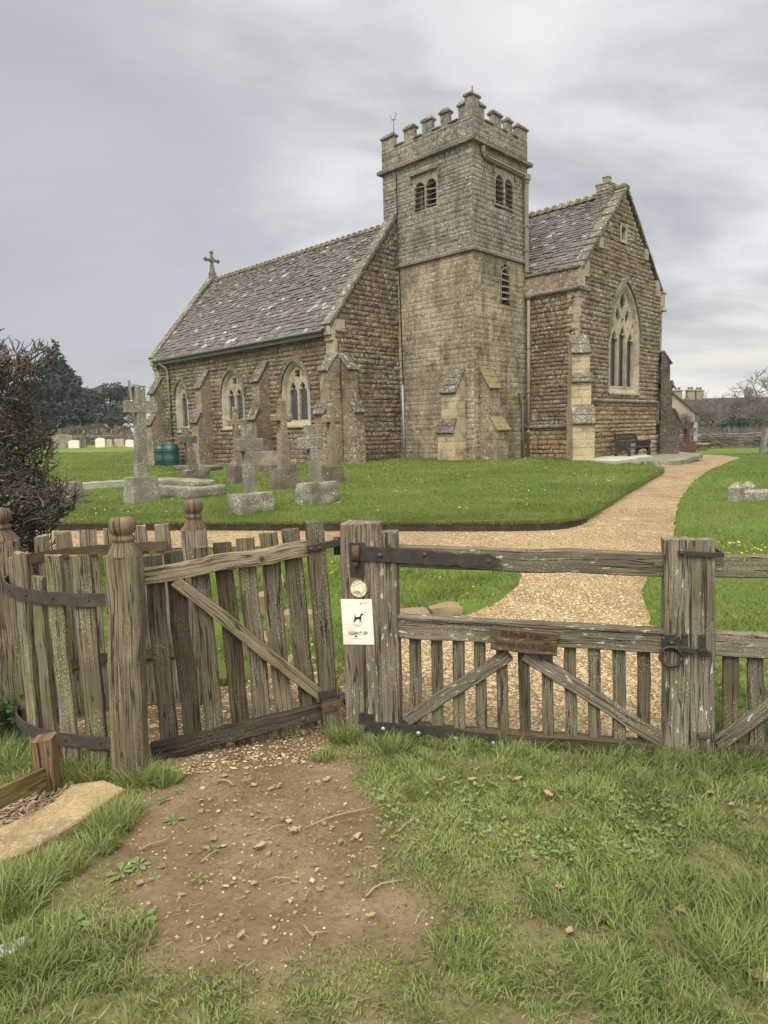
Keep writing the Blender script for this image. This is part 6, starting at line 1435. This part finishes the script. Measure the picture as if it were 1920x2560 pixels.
# bank and verges behind the gates
def fill(poly,dens_,box=None):
    xs_=[p[0] for p in poly];ys_=[p[1] for p in poly]; a,b,c,d=(min(xs_),max(xs_),min(ys_),max(ys_)) if box is None else box
    n=int((b-a)*(d-c)*dens_); X=RNG.uniform(a,b,n);Y=RNG.uniform(c,d,n); k=inpoly(X,Y,poly); return X[k],Y[k]
def infrust(X,Y,m=.8): return np.abs(X)<Y*.6+m
bank=P2([(735,1500),(760,1440),(858,1350),(1000,1335),(1080,1302),(1133,1257),(1105,1217),(1000,1191),(870,1180),(500,1184),(100,1191),(-200,1193),(-200,1300),(100,1420),(400,1450),(640,1420)])
X,Y=fill(bank,2600); k=infrust(X,Y); X,Y=X[k],Y[k]; q=nz(X,Y,2.2,5.); k=RNG.random(len(X))<np.clip(.75+q,.25,1); X,Y,q=X[k],Y[k],q[k]
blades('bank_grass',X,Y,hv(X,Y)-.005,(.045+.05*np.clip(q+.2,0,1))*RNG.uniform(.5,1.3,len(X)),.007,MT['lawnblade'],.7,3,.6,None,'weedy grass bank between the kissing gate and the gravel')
rv=[tuple(p) for p in right_edge]+[(14,3.2),(22,12),(26,30),(14,31)]
n=420000; Y=3.3+30*RNG.random(n)**2.0; X=RNG.uniform(-1,1,n)*(Y*.62+2.); k=(~inpoly(X,Y,pathP)|(pdist(X,Y,pathP)<.12*RNG.random(n)**2))&(~inpoly(X,Y,lawnP))&(X>.5)&(X>np.interp(Y,sorted([p[1] for p in right_edge]),[p[0] for p in sorted(right_edge,key=lambda p:p[1])])-.15); X,Y=X[k],Y[k]
yl=gl.y+(X-gl.x)*GP.e.y/GP.e.x; k=Y>yl+.05; X,Y=X[k],Y[k]
blades('verge_grass',X,Y,hv(X,Y)-.005,(.03+.0012*Y+.03*np.clip(nz(X,Y,1.4,8.),0,1))*RNG.uniform(.5,1.3,len(X)),.0035+.0004*Y,MT['lawnblade'],.7,2,.6,None,'short green grass on the right of the gravel path')
# lawn blades, coarser with distance
n=800000; Y=10+30*RNG.random(n)**1.9; X=RNG.uniform(-1,1,n)*(Y*.6+1); k=inpoly(X,Y,lawnP); X,Y=X[k],Y[k]
fr_=pdist(X,Y,lawn_front,False); ov=np.exp(-(fr_/.25)**2)
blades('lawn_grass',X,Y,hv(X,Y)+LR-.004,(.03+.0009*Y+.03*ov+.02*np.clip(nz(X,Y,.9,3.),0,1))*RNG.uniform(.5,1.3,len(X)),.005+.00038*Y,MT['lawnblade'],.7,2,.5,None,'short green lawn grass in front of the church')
# fringe over the lawn edge
fx=[];fy=[]
for a,b in zip(lawn_front,lawn_front[1:]):
    k=int(math.hypot(b[0]-a[0],b[1]-a[1])*620); t=RNG.random(k); fx.append(a[0]+(b[0]-a[0])*t+RNG.normal(0,.025,k)); fy.append(a[1]+(b[1]-a[1])*t-.03+RNG.random(k)*.12)
X=np.concatenate(fx);Y=np.concatenate(fy); blades('edge_grass',X,Y,hv(X,Y)+LR,RNG.uniform(.03,.1,len(X)),.011,MT['lawnblade'],1.15,2,.6,np.full(len(X),-1.2),'ragged grass fringe hanging over the lawn edge')
def specks(name,poly,n,mat,lab,cat,s,zo,cl=0.):
    X,Y=fill(poly,n); m=MB(); q=nz(X,Y,.8,12.)
    for x,y,w in zip(X,Y,q):
        if not(abs(x)<y*.6+.5) or w<cl: continue
        r=s*random.uniform(.6,1.3)*(1+y*.02); c=Vector((x,y,h(x,y)+zo+random.uniform(0,.02))); a=random.uniform(0,6)
        m.add([c+Vector((r*math.cos(a+t),r*math.sin(a+t),random.uniform(-.3,.3)*r+.004)) for t in(0,1.26,2.5,3.77,5)],[(0,1,2,3,4)])
    tag(m.build(name,MT[mat],None,(0,0,0)),lab,cat,None,'stuff')
specks('daisies',[p for p in lawn_front]+[(7,24),(-9,24)],4,'daisy','scattered white daisies in the lawn','flowers',.011,LR+.045,.0)
rvp=P2([(1460,1180),(1659,1180),(1659,1330),(1460,1330)]); specks('yellow_flowers',rvp,60,'yellow','small yellow flowers in the grass beyond the second gate leaf','flowers',.012,.06,.05)
specks('celandines',bank,10,'yellow','small yellow flowers dotted over the grass bank','flowers',.009,.06,.1)
# gravel stones, pebbles, mulch
def pebbles(name,X,Y,zo,s,mat,lab,cat,flat=.6):
    n=len(X); oct_=np.array([(1,0,0),(0,1,0),(-1,0,0),(0,-1,0),(.1,.1,1),(0,0,-.6)],np.float32); fcs=np.array([(0,1,4),(1,2,4),(2,3,4),(3,0,4),(1,0,5),(2,1,5),(3,2,5),(0,3,5)])
    S_=s*RNG.lognormal(0,.35,(n,1,1)); sc=np.stack([RNG.uniform(.7,1.3,n),RNG.uniform(.6,1.1,n),RNG.uniform(.5,1,n)*flat],1)[:,None,:]
    V=oct_[None]*sc*S_*RNG.uniform(.75,1.2,(n,6,1)); a=RNG.uniform(0,6.28,n); c,s_=np.cos(a)[:,None],np.sin(a)[:,None]; x=V[:,:,0]*c-V[:,:,1]*s_; y=V[:,:,0]*s_+V[:,:,1]*c
    Z=hv(X,Y)+zo; Vv=np.stack([x+X[:,None],y+Y[:,None],V[:,:,2]+Z[:,None]],2).reshape(-1,3); Fi=((np.arange(n)*6)[:,None,None]+fcs[None]).reshape(-1,3)
    me=bpy.data.meshes.new(name); me.from_pydata(Vv.tolist(),[],Fi.tolist()); me.update(); me.materials.append(MT[mat]); o=bpy.data.objects.new(name,me); COL.objects.link(o); return tag(o,lab,cat,None,'stuff')
n=100000; Y=3.3+9*RNG.random(n)**1.6; X=RNG.uniform(-1,1,n)*(Y*.58+.4); k=inpoly(X,Y,pathP); pebbles('gravel_stones',X[k],Y[k],.013,.0085,'gravst','loose golden gravel on the path','gravel')
X,Y=fill(dirt,1100); q=nz(X,Y,3.,2.)+.6*nz(X,Y,9.,7.); k=(RNG.random(len(X))<np.clip(q+.15,0.04,.7)); pebbles('soil_pebbles',X[k],Y[k],-.002,.0033,'peb','tiny stones trodden into the bare soil','pebbles',.45)
X,Y=fill(inner,3500); pebbles('inner_gravel',X,Y,.0,.006,'gravst','gravel and grit on the floor of the kissing gate','gravel',.5)
m=MB()
X,Y=fill(bed,9000)
for x,y in zip(X,Y):
    c=Vector((x,y,h(x,y)+random.uniform(.01,.035))); d=Vector((random.gauss(0,1),random.gauss(0,1),random.gauss(0,.25))).normalized(); s=random.uniform(.008,.028); q=d.cross(Vector((0,0,1))).normalized()*random.uniform(.0015,.004); m.add([c-d*s-q,c+d*s-q,c+d*s+q,c-d*s+q],[(0,1,2,3)])
tag(m.build('mulch',MT['mulch'],None,(0,0,0)),'brown bark litter between the slab and the board','mulch',None,'stuff')
m=MB(); lit=P2([(250,1640),(900,1600),(1700,1660),(1700,2260),(-60,2260),(-60,1900)])
X,Y=fill(lit,260)
for x,y in zip(X,Y):
    z=h(x,y)+random.uniform(.002,.012); a=random.uniform(0,6.28); L=random.uniform(.005,.022)*random.choice([1,1,1,1.6]); w=random.uniform(.0005,.0013); d=Vector((math.cos(a),math.sin(a),random.gauss(0,.12))); q=Vector((-d.y,d.x,0)); c=Vector((x,y,z)); b_=q*L*random.gauss(0,.15)
    m.add([c-d*L-q*w,c-d*L+q*w,c+b_+q*w,c+b_-q*w,c+d*L+q*w*.6,c+d*L-q*w*.6],[(0,1,2,3),(3,2,4,5)])
m2=MB(); X,Y=fill(dirt,300)
for x,y in zip(X,Y):
    z=h(x,y)+random.uniform(-.002,.005); s=abs(random.gauss(0,.006))+.003; c=Vector((x,y,z)); n_=random.randint(4,6); a0=random.uniform(0,6)
    m2.add([c+Vector((s*random.uniform(.5,1.4)*math.cos(a0+6.28*k/n_),s*random.uniform(.5,1.2)*math.sin(a0+6.28*k/n_),random.uniform(-.2,.5)*s)) for k in range(n_)],[tuple(range(n_))])
tag(m2.build('leaf_crumbs',MT['mulch'],None,(0,0,0)),'crumbs of dead leaf and bark trodden into the bare soil','litter',None,'stuff')
X,Y=fill(dirt,9); pebbles('soil_stones',X,Y,-.003,.0075,'peb','larger stones set in the trodden soil','stones',.5)
tag(m.build('straw_litter',MT['straw'],None,(0,0,0)),'bits of dry straw and stalk littering the turf and soil','litter',None,'stuff')
m=MB(); wz=P2([(800,1700),(960,1660),(1250,1720),(1500,1700),(1480,1800),(1400,1880),(1150,1870),(900,1880),(820,1820)])
X,Y=fill(wz,900); q=nz(X,Y,3.2,60.)
for x,y,w in zip(X,Y,q):
    if w<-.05+random.gauss(0,.15): continue
    c=Vector((x,y,h(x,y)+random.uniform(.006,.03)))
    for k in range(random.randint(2,4)):
        a=random.uniform(0,6.28); L=random.uniform(.008,.02); d=Vector((math.cos(a),math.sin(a),random.uniform(-.1,.5))); s=Vector((-d.y,d.x,0))*L*.4
        m.add([c,c+d*L*.5-s,c+d*L,c+d*L*.5+s],[(0,1,2,3)],[[(.5,.8)]*4])
tag(m.build('small_weeds',MT['weed'],None,(0,0,0)),'low round-leaved weeds spreading through the turf before the gate','weeds',None,'stuff')
# ------------------------------------------------------------------ weeds, leaves, sticks (each a thing)
def rosette(b,n,s,mat='weed',up=.35,asp=.42):
    m=MB()
    for i in range(n):
        a=2*math.pi*i/n+random.uniform(-.4,.4); L=s*random.uniform(.65,1.2); d=Vector((math.cos(a),math.sin(a),0)); q=Vector((-d.y,d.x,0)); e=up*random.uniform(.4,1.4)
        pr=[(0,.05),(.25,.12),(.5,.8),(.75,1),(.92,.6),(1,.05)]; vs=[]
        for t,w in pr:
            c=b+d*(L*t)+Vector((0,0,.004+L*e*(t-.7*t*t))); ww=L*asp*.5*w
            vs+=[c-q*ww+Vector((0,0,ww*.35)),c,c+q*ww+Vector((0,0,ww*.35))]
        fs=[];uv=[]
        for k in range(5):
            for j in(0,1): fs.append((k*3+j,k*3+j+1,k*3+j+4,k*3+j+3)); uv.append([(.5,.8)]*4)
        m.add(vs,fs,uv,True)
    return m
WEEDS=[(385,1682,5,.05),(350,1730,5,.045),(385,1712,4,.035),(375,1775,5,.055),(455,1790,3,.035),(460,1835,4,.045),(262,1890,6,.07),(300,1870,5,.06),(430,1900,3,.04),(310,1985,5,.06),(160,2000,6,.075),(1250,1800,7,.055),(1310,1830,9,.08),(1345,1845,7,.06),(1200,1785,6,.05),(1085,1750,5,.04),(1020,1790,5,.045),(1130,1720,5,.045),(930,1800,5,.04),(965,1740,5,.04),(1000,1720,5,.04),(1560,1700,5,.05),(1510,1690,5,.045),(1440,1720,5,.04),(1330,1650,6,.06),(890,1830,5,.035),(860,1760,5,.035),(1180,1840,5,.05),(1600,1760,5,.05),(960,1835,4,.035)]
for i,(x,y,n,s) in enumerate(WEEDS):
    b=gd(x,y); o=rosette(b,n+2,s*.75).build('weed',MT['weed'],None,b)
    tag(o,'broad-leaved plantain rosette on the bare soil left of centre' if x<500 else 'broad-leaved plantain rosette in the thin turf in front of the gate','weed','plantain weeds in the soil' if x<500 else 'plantain weeds in the turf')
b=gd(20,1600); m=MB()
for i in range(9):
    c=b+Vector((random.uniform(-.16,.12),random.uniform(-.1,.1),0)); H=random.uniform(.1,.26); m.tube([c,c+Vector((0,0,H))],[.003,.002],4,False)
    for k in range(3):
        r=rosette(c+Vector((0,0,H*(.5+.25*k))),4,.06,asp=.65); m.add(r.v,r.f,r.uv,True)
tag(m.build('nettle_clump',MT['nettle'],None,b),'dark green broad-leaved clump against the left post of the curved fence','plant')
LEAVES=[(705,1690,.04),(1185,1722,.045),(1535,1720,.05),(1210,1925,.035),(1640,2120,.075),(1580,1745,.035),(1470,1975,.05),(560,1836,.045),(635,1800,.05),(955,1690,.04),(1115,1690,.045),(1020,1690,.035),(1230,2020,.04),(1440,2240,.05),(800,1985,.03)]
for x,y,s in LEAVES:
    s*=.72; b=gd(x,y)+Vector((0,0,.012)); m=MB(); a=random.uniform(0,6.28); d=Vector((math.cos(a),math.sin(a)*.8,.15)); q=Vector((-d.y,d.x,0)).normalized(); vs=[]
    for t,w in((0,.05),(.15,.3),(.3,.22),(.45,.45),(.6,.3),(.78,.4),(1,.05)):
        for j in(-1,0,1): vs.append(b+d*(s*(t-.5)*1.7)+q*(s*w*j*1.1)+Vector((0,0,s*(.25*abs(j)*random.uniform(.2,1.3)+.2*abs(t-.5)))))
    m.add(vs,[(k*3+j,k*3+j+1,k*3+j+4,k*3+j+3) for k in range(6) for j in(0,1)],None,True)
    tag(m.build('dead_leaf',MT['dleaf'],None,b),'curled dead oak leaf lying on the grass or soil','leaf','dead oak leaves on the ground')
for x0,y0,x1,y1,r in((662,1790,815,1745,.0035),(470,1690,505,1700,.006),(575,1800,620,1785,.003),(790,1940,870,1905,.004),(840,1690,880,1730,.003),(800,1708,845,1720,.0025),(580,1905,640,1902,.003),(435,1865,480,1840,.003),(860,1800,905,1770,.003),(650,2000,720,2015,.003),(300,1840,370,1815,.003)):
    a=gd(x0,y0)+Vector((0,0,.006));b=gd(x1,y1)+Vector((0,0,.008)); m=MB(); md=a.lerp(b,.5)+Vector((random.gauss(0,.012),random.gauss(0,.02),.01)); m.tube([a,a.lerp(md,.5)+Vector((0,.006,.003)),md,md.lerp(b,.5),b],[r,r*.9,r*.85,r*.75,r*.5],5); tag(m.build('twig',MT['dryst'],None,a),'thin dry brown twig lying on the trodden soil','twig','fallen twigs on the soil')
for x,y,s in((533,1688,.028),(600,1700,.012),(660,1705,.013),(780,1703,.012),(540,1745,.013),(512,1752,.012),(610,1770,.014),(700,1780,.012),(735,1818,.013),(560,1830,.016),(580,1845,.016),(500,1780,.01),(452,1660,.012),(620,1655,.013),(690,1725,.012),(650,1740,.011),(530,1805,.012),(600,1730,.01)):
    b=gd(x,y); m=MB(); rough_block(m,b+Vector((0,0,.002)),(s*1.6,s*1.2,s*.7),rot_ax(random.uniform(0,3)),3,s*.3); tag(m.build('stone',MT['kerbstone'],None,b),'small pale stone bedded in the trodden soil','stone','loose stones in the soil')
# ------------------------------------------------------------------ light and sky
SUN_EL,SUN_AZ=52.,205.   # from behind the camera, a little to the left
sd_=bpy.data.lights.new('sun','SUN'); sd_.energy=1.5; sd_.angle=R(16); sd_.color=(1,.96,.88); so=bpy.data.objects.new('sun',sd_); COL.objects.link(so)
az=R(SUN_AZ); dirv=Vector((math.sin(az)*math.cos(R(SUN_EL)),math.cos(az)*math.cos(R(SUN_EL)),math.sin(R(SUN_EL)))); so.rotation_euler=dirv.to_track_quat('Z','Y').to_euler(); so.location=(0,-20,30)
W=bpy.data.worlds.new('World'); S.world=W; W.use_nodes=True; nt=W.node_tree; nt.nodes.clear()
class GW(G):
    def __init__(s,t): s.t=t; s.tc=t.nodes.new('ShaderNodeTexCoord')
g=GW(nt); dv=g.tc.outputs['Generated']
sky=g.n('ShaderNodeTexSky',sky_type='NISHITA'); sky.sun_disc=False; sky.sun_elevation=R(SUN_EL); sky.sun_rotation=R(SUN_AZ); sky.air_density=1.; sky.dust_density=3.
z=g.sep(dv,2); x=g.sep(dv,0); y=g.sep(dv,1); zc=g.math('ADD',g.math('MAXIMUM',z,0.),.22)
pl_=g.comb(g.math('DIVIDE',x,zc),g.math('DIVIDE',y,zc),0.)
n1=g.noise(g.mp(pl_,(1.,1.5,1),loc=(2.3,.4,0)),.8,6,.56,.6); n2=g.noise(g.mp(pl_,(1,1.7,1),loc=(5,3,0)),2.3,4,.5)
nn_=g.math('ADD',g.math('MULTIPLY',n1,.75),g.math('MULTIPLY',n2,.25))
cl=g.ramp(nn_,(.36,(2.95,3.0,3.13)),(.46,(3.8,3.83,3.92)),(.53,(4.85,4.85,4.88)),(.62,(5.8,5.76,5.65)))
dk=g.n('ShaderNodeVectorMath',operation='DOT_PRODUCT'); g.put(dk.inputs[0],dv); dk.inputs[1].default_value=(-.375,.87,.32)
dn=g.math('ADD',dk.outputs['Value'],g.math('MULTIPLY',g.math('SUBTRACT',g.noise(g.mp(pl_,loc=(1,1,0)),.9,5,.55,.4),.5),.11)); cl=g.mix(g.math('MULTIPLY',g.th(dn,.935,.985),.8),cl,(3.0,3.08,3.27))
# darker slate bank low to the left, a pale warm break low to the right
lf=g.math('MULTIPLY',g.th(x,.05,-.45),g.th(z,.5,.05)); cl=g.mix(g.math('MULTIPLY',lf,.55),cl,(3.15,3.3,3.58))
gl_=g.math('MULTIPLY',g.th(z,.2,.015),g.th(x,.12,.42)); st_n=g.noise(g.mp(g.comb(x,z,0.),(2,26,1)),1.,3,.5); cl=g.mix(g.math('MULTIPLY',gl_,g.th(st_n,.25,.6)),cl,(6.2,5.9,5.1))
# sky boosted overhead as in overcast; brightness added behind viewer to light the ground
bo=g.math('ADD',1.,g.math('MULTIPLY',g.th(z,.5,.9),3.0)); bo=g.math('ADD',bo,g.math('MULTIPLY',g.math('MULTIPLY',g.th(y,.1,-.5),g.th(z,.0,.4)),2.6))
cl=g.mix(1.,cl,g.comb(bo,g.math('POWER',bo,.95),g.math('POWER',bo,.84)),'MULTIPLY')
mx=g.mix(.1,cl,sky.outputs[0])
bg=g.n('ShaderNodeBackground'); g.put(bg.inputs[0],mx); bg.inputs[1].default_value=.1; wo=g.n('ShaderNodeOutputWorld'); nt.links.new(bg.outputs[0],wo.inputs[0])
HM=bpy.data.materials.new('haze'); HM.use_nodes=True; hn=HM.node_tree; hn.nodes.clear(); ho_=hn.nodes.new('ShaderNodeOutputMaterial'); pv=hn.nodes.new('ShaderNodeVolumePrincipled'); pv.inputs['Color'].default_value=(.86,.89,.94,1); pv.inputs['Density'].default_value=.0006; pv.inputs['Anisotropy'].default_value=.2; hn.links.new(pv.outputs[0],ho_.inputs['Volume'])
hb=MB(); hb.box((0,270,6.5),(640,680,18)); HZO=hb.build('haze',HM); HZO['kind']='stuff'; HZO['label']='thin pale air over the churchyard'
S.cycles.volume_bounces=0; S.cycles.volume_step_rate=4
S.view_settings.view_transform='Standard'; S.view_settings.look='None'; S.view_settings.exposure=.72; S.view_settings.gamma=1
S.render.engine='CYCLES'; S.cycles.max_bounces=6; S.cycles.transparent_max_bounces=8; S.cycles.use_denoising=True
for o in bpy.data.objects:
    if '_b' in o: del o['_b']
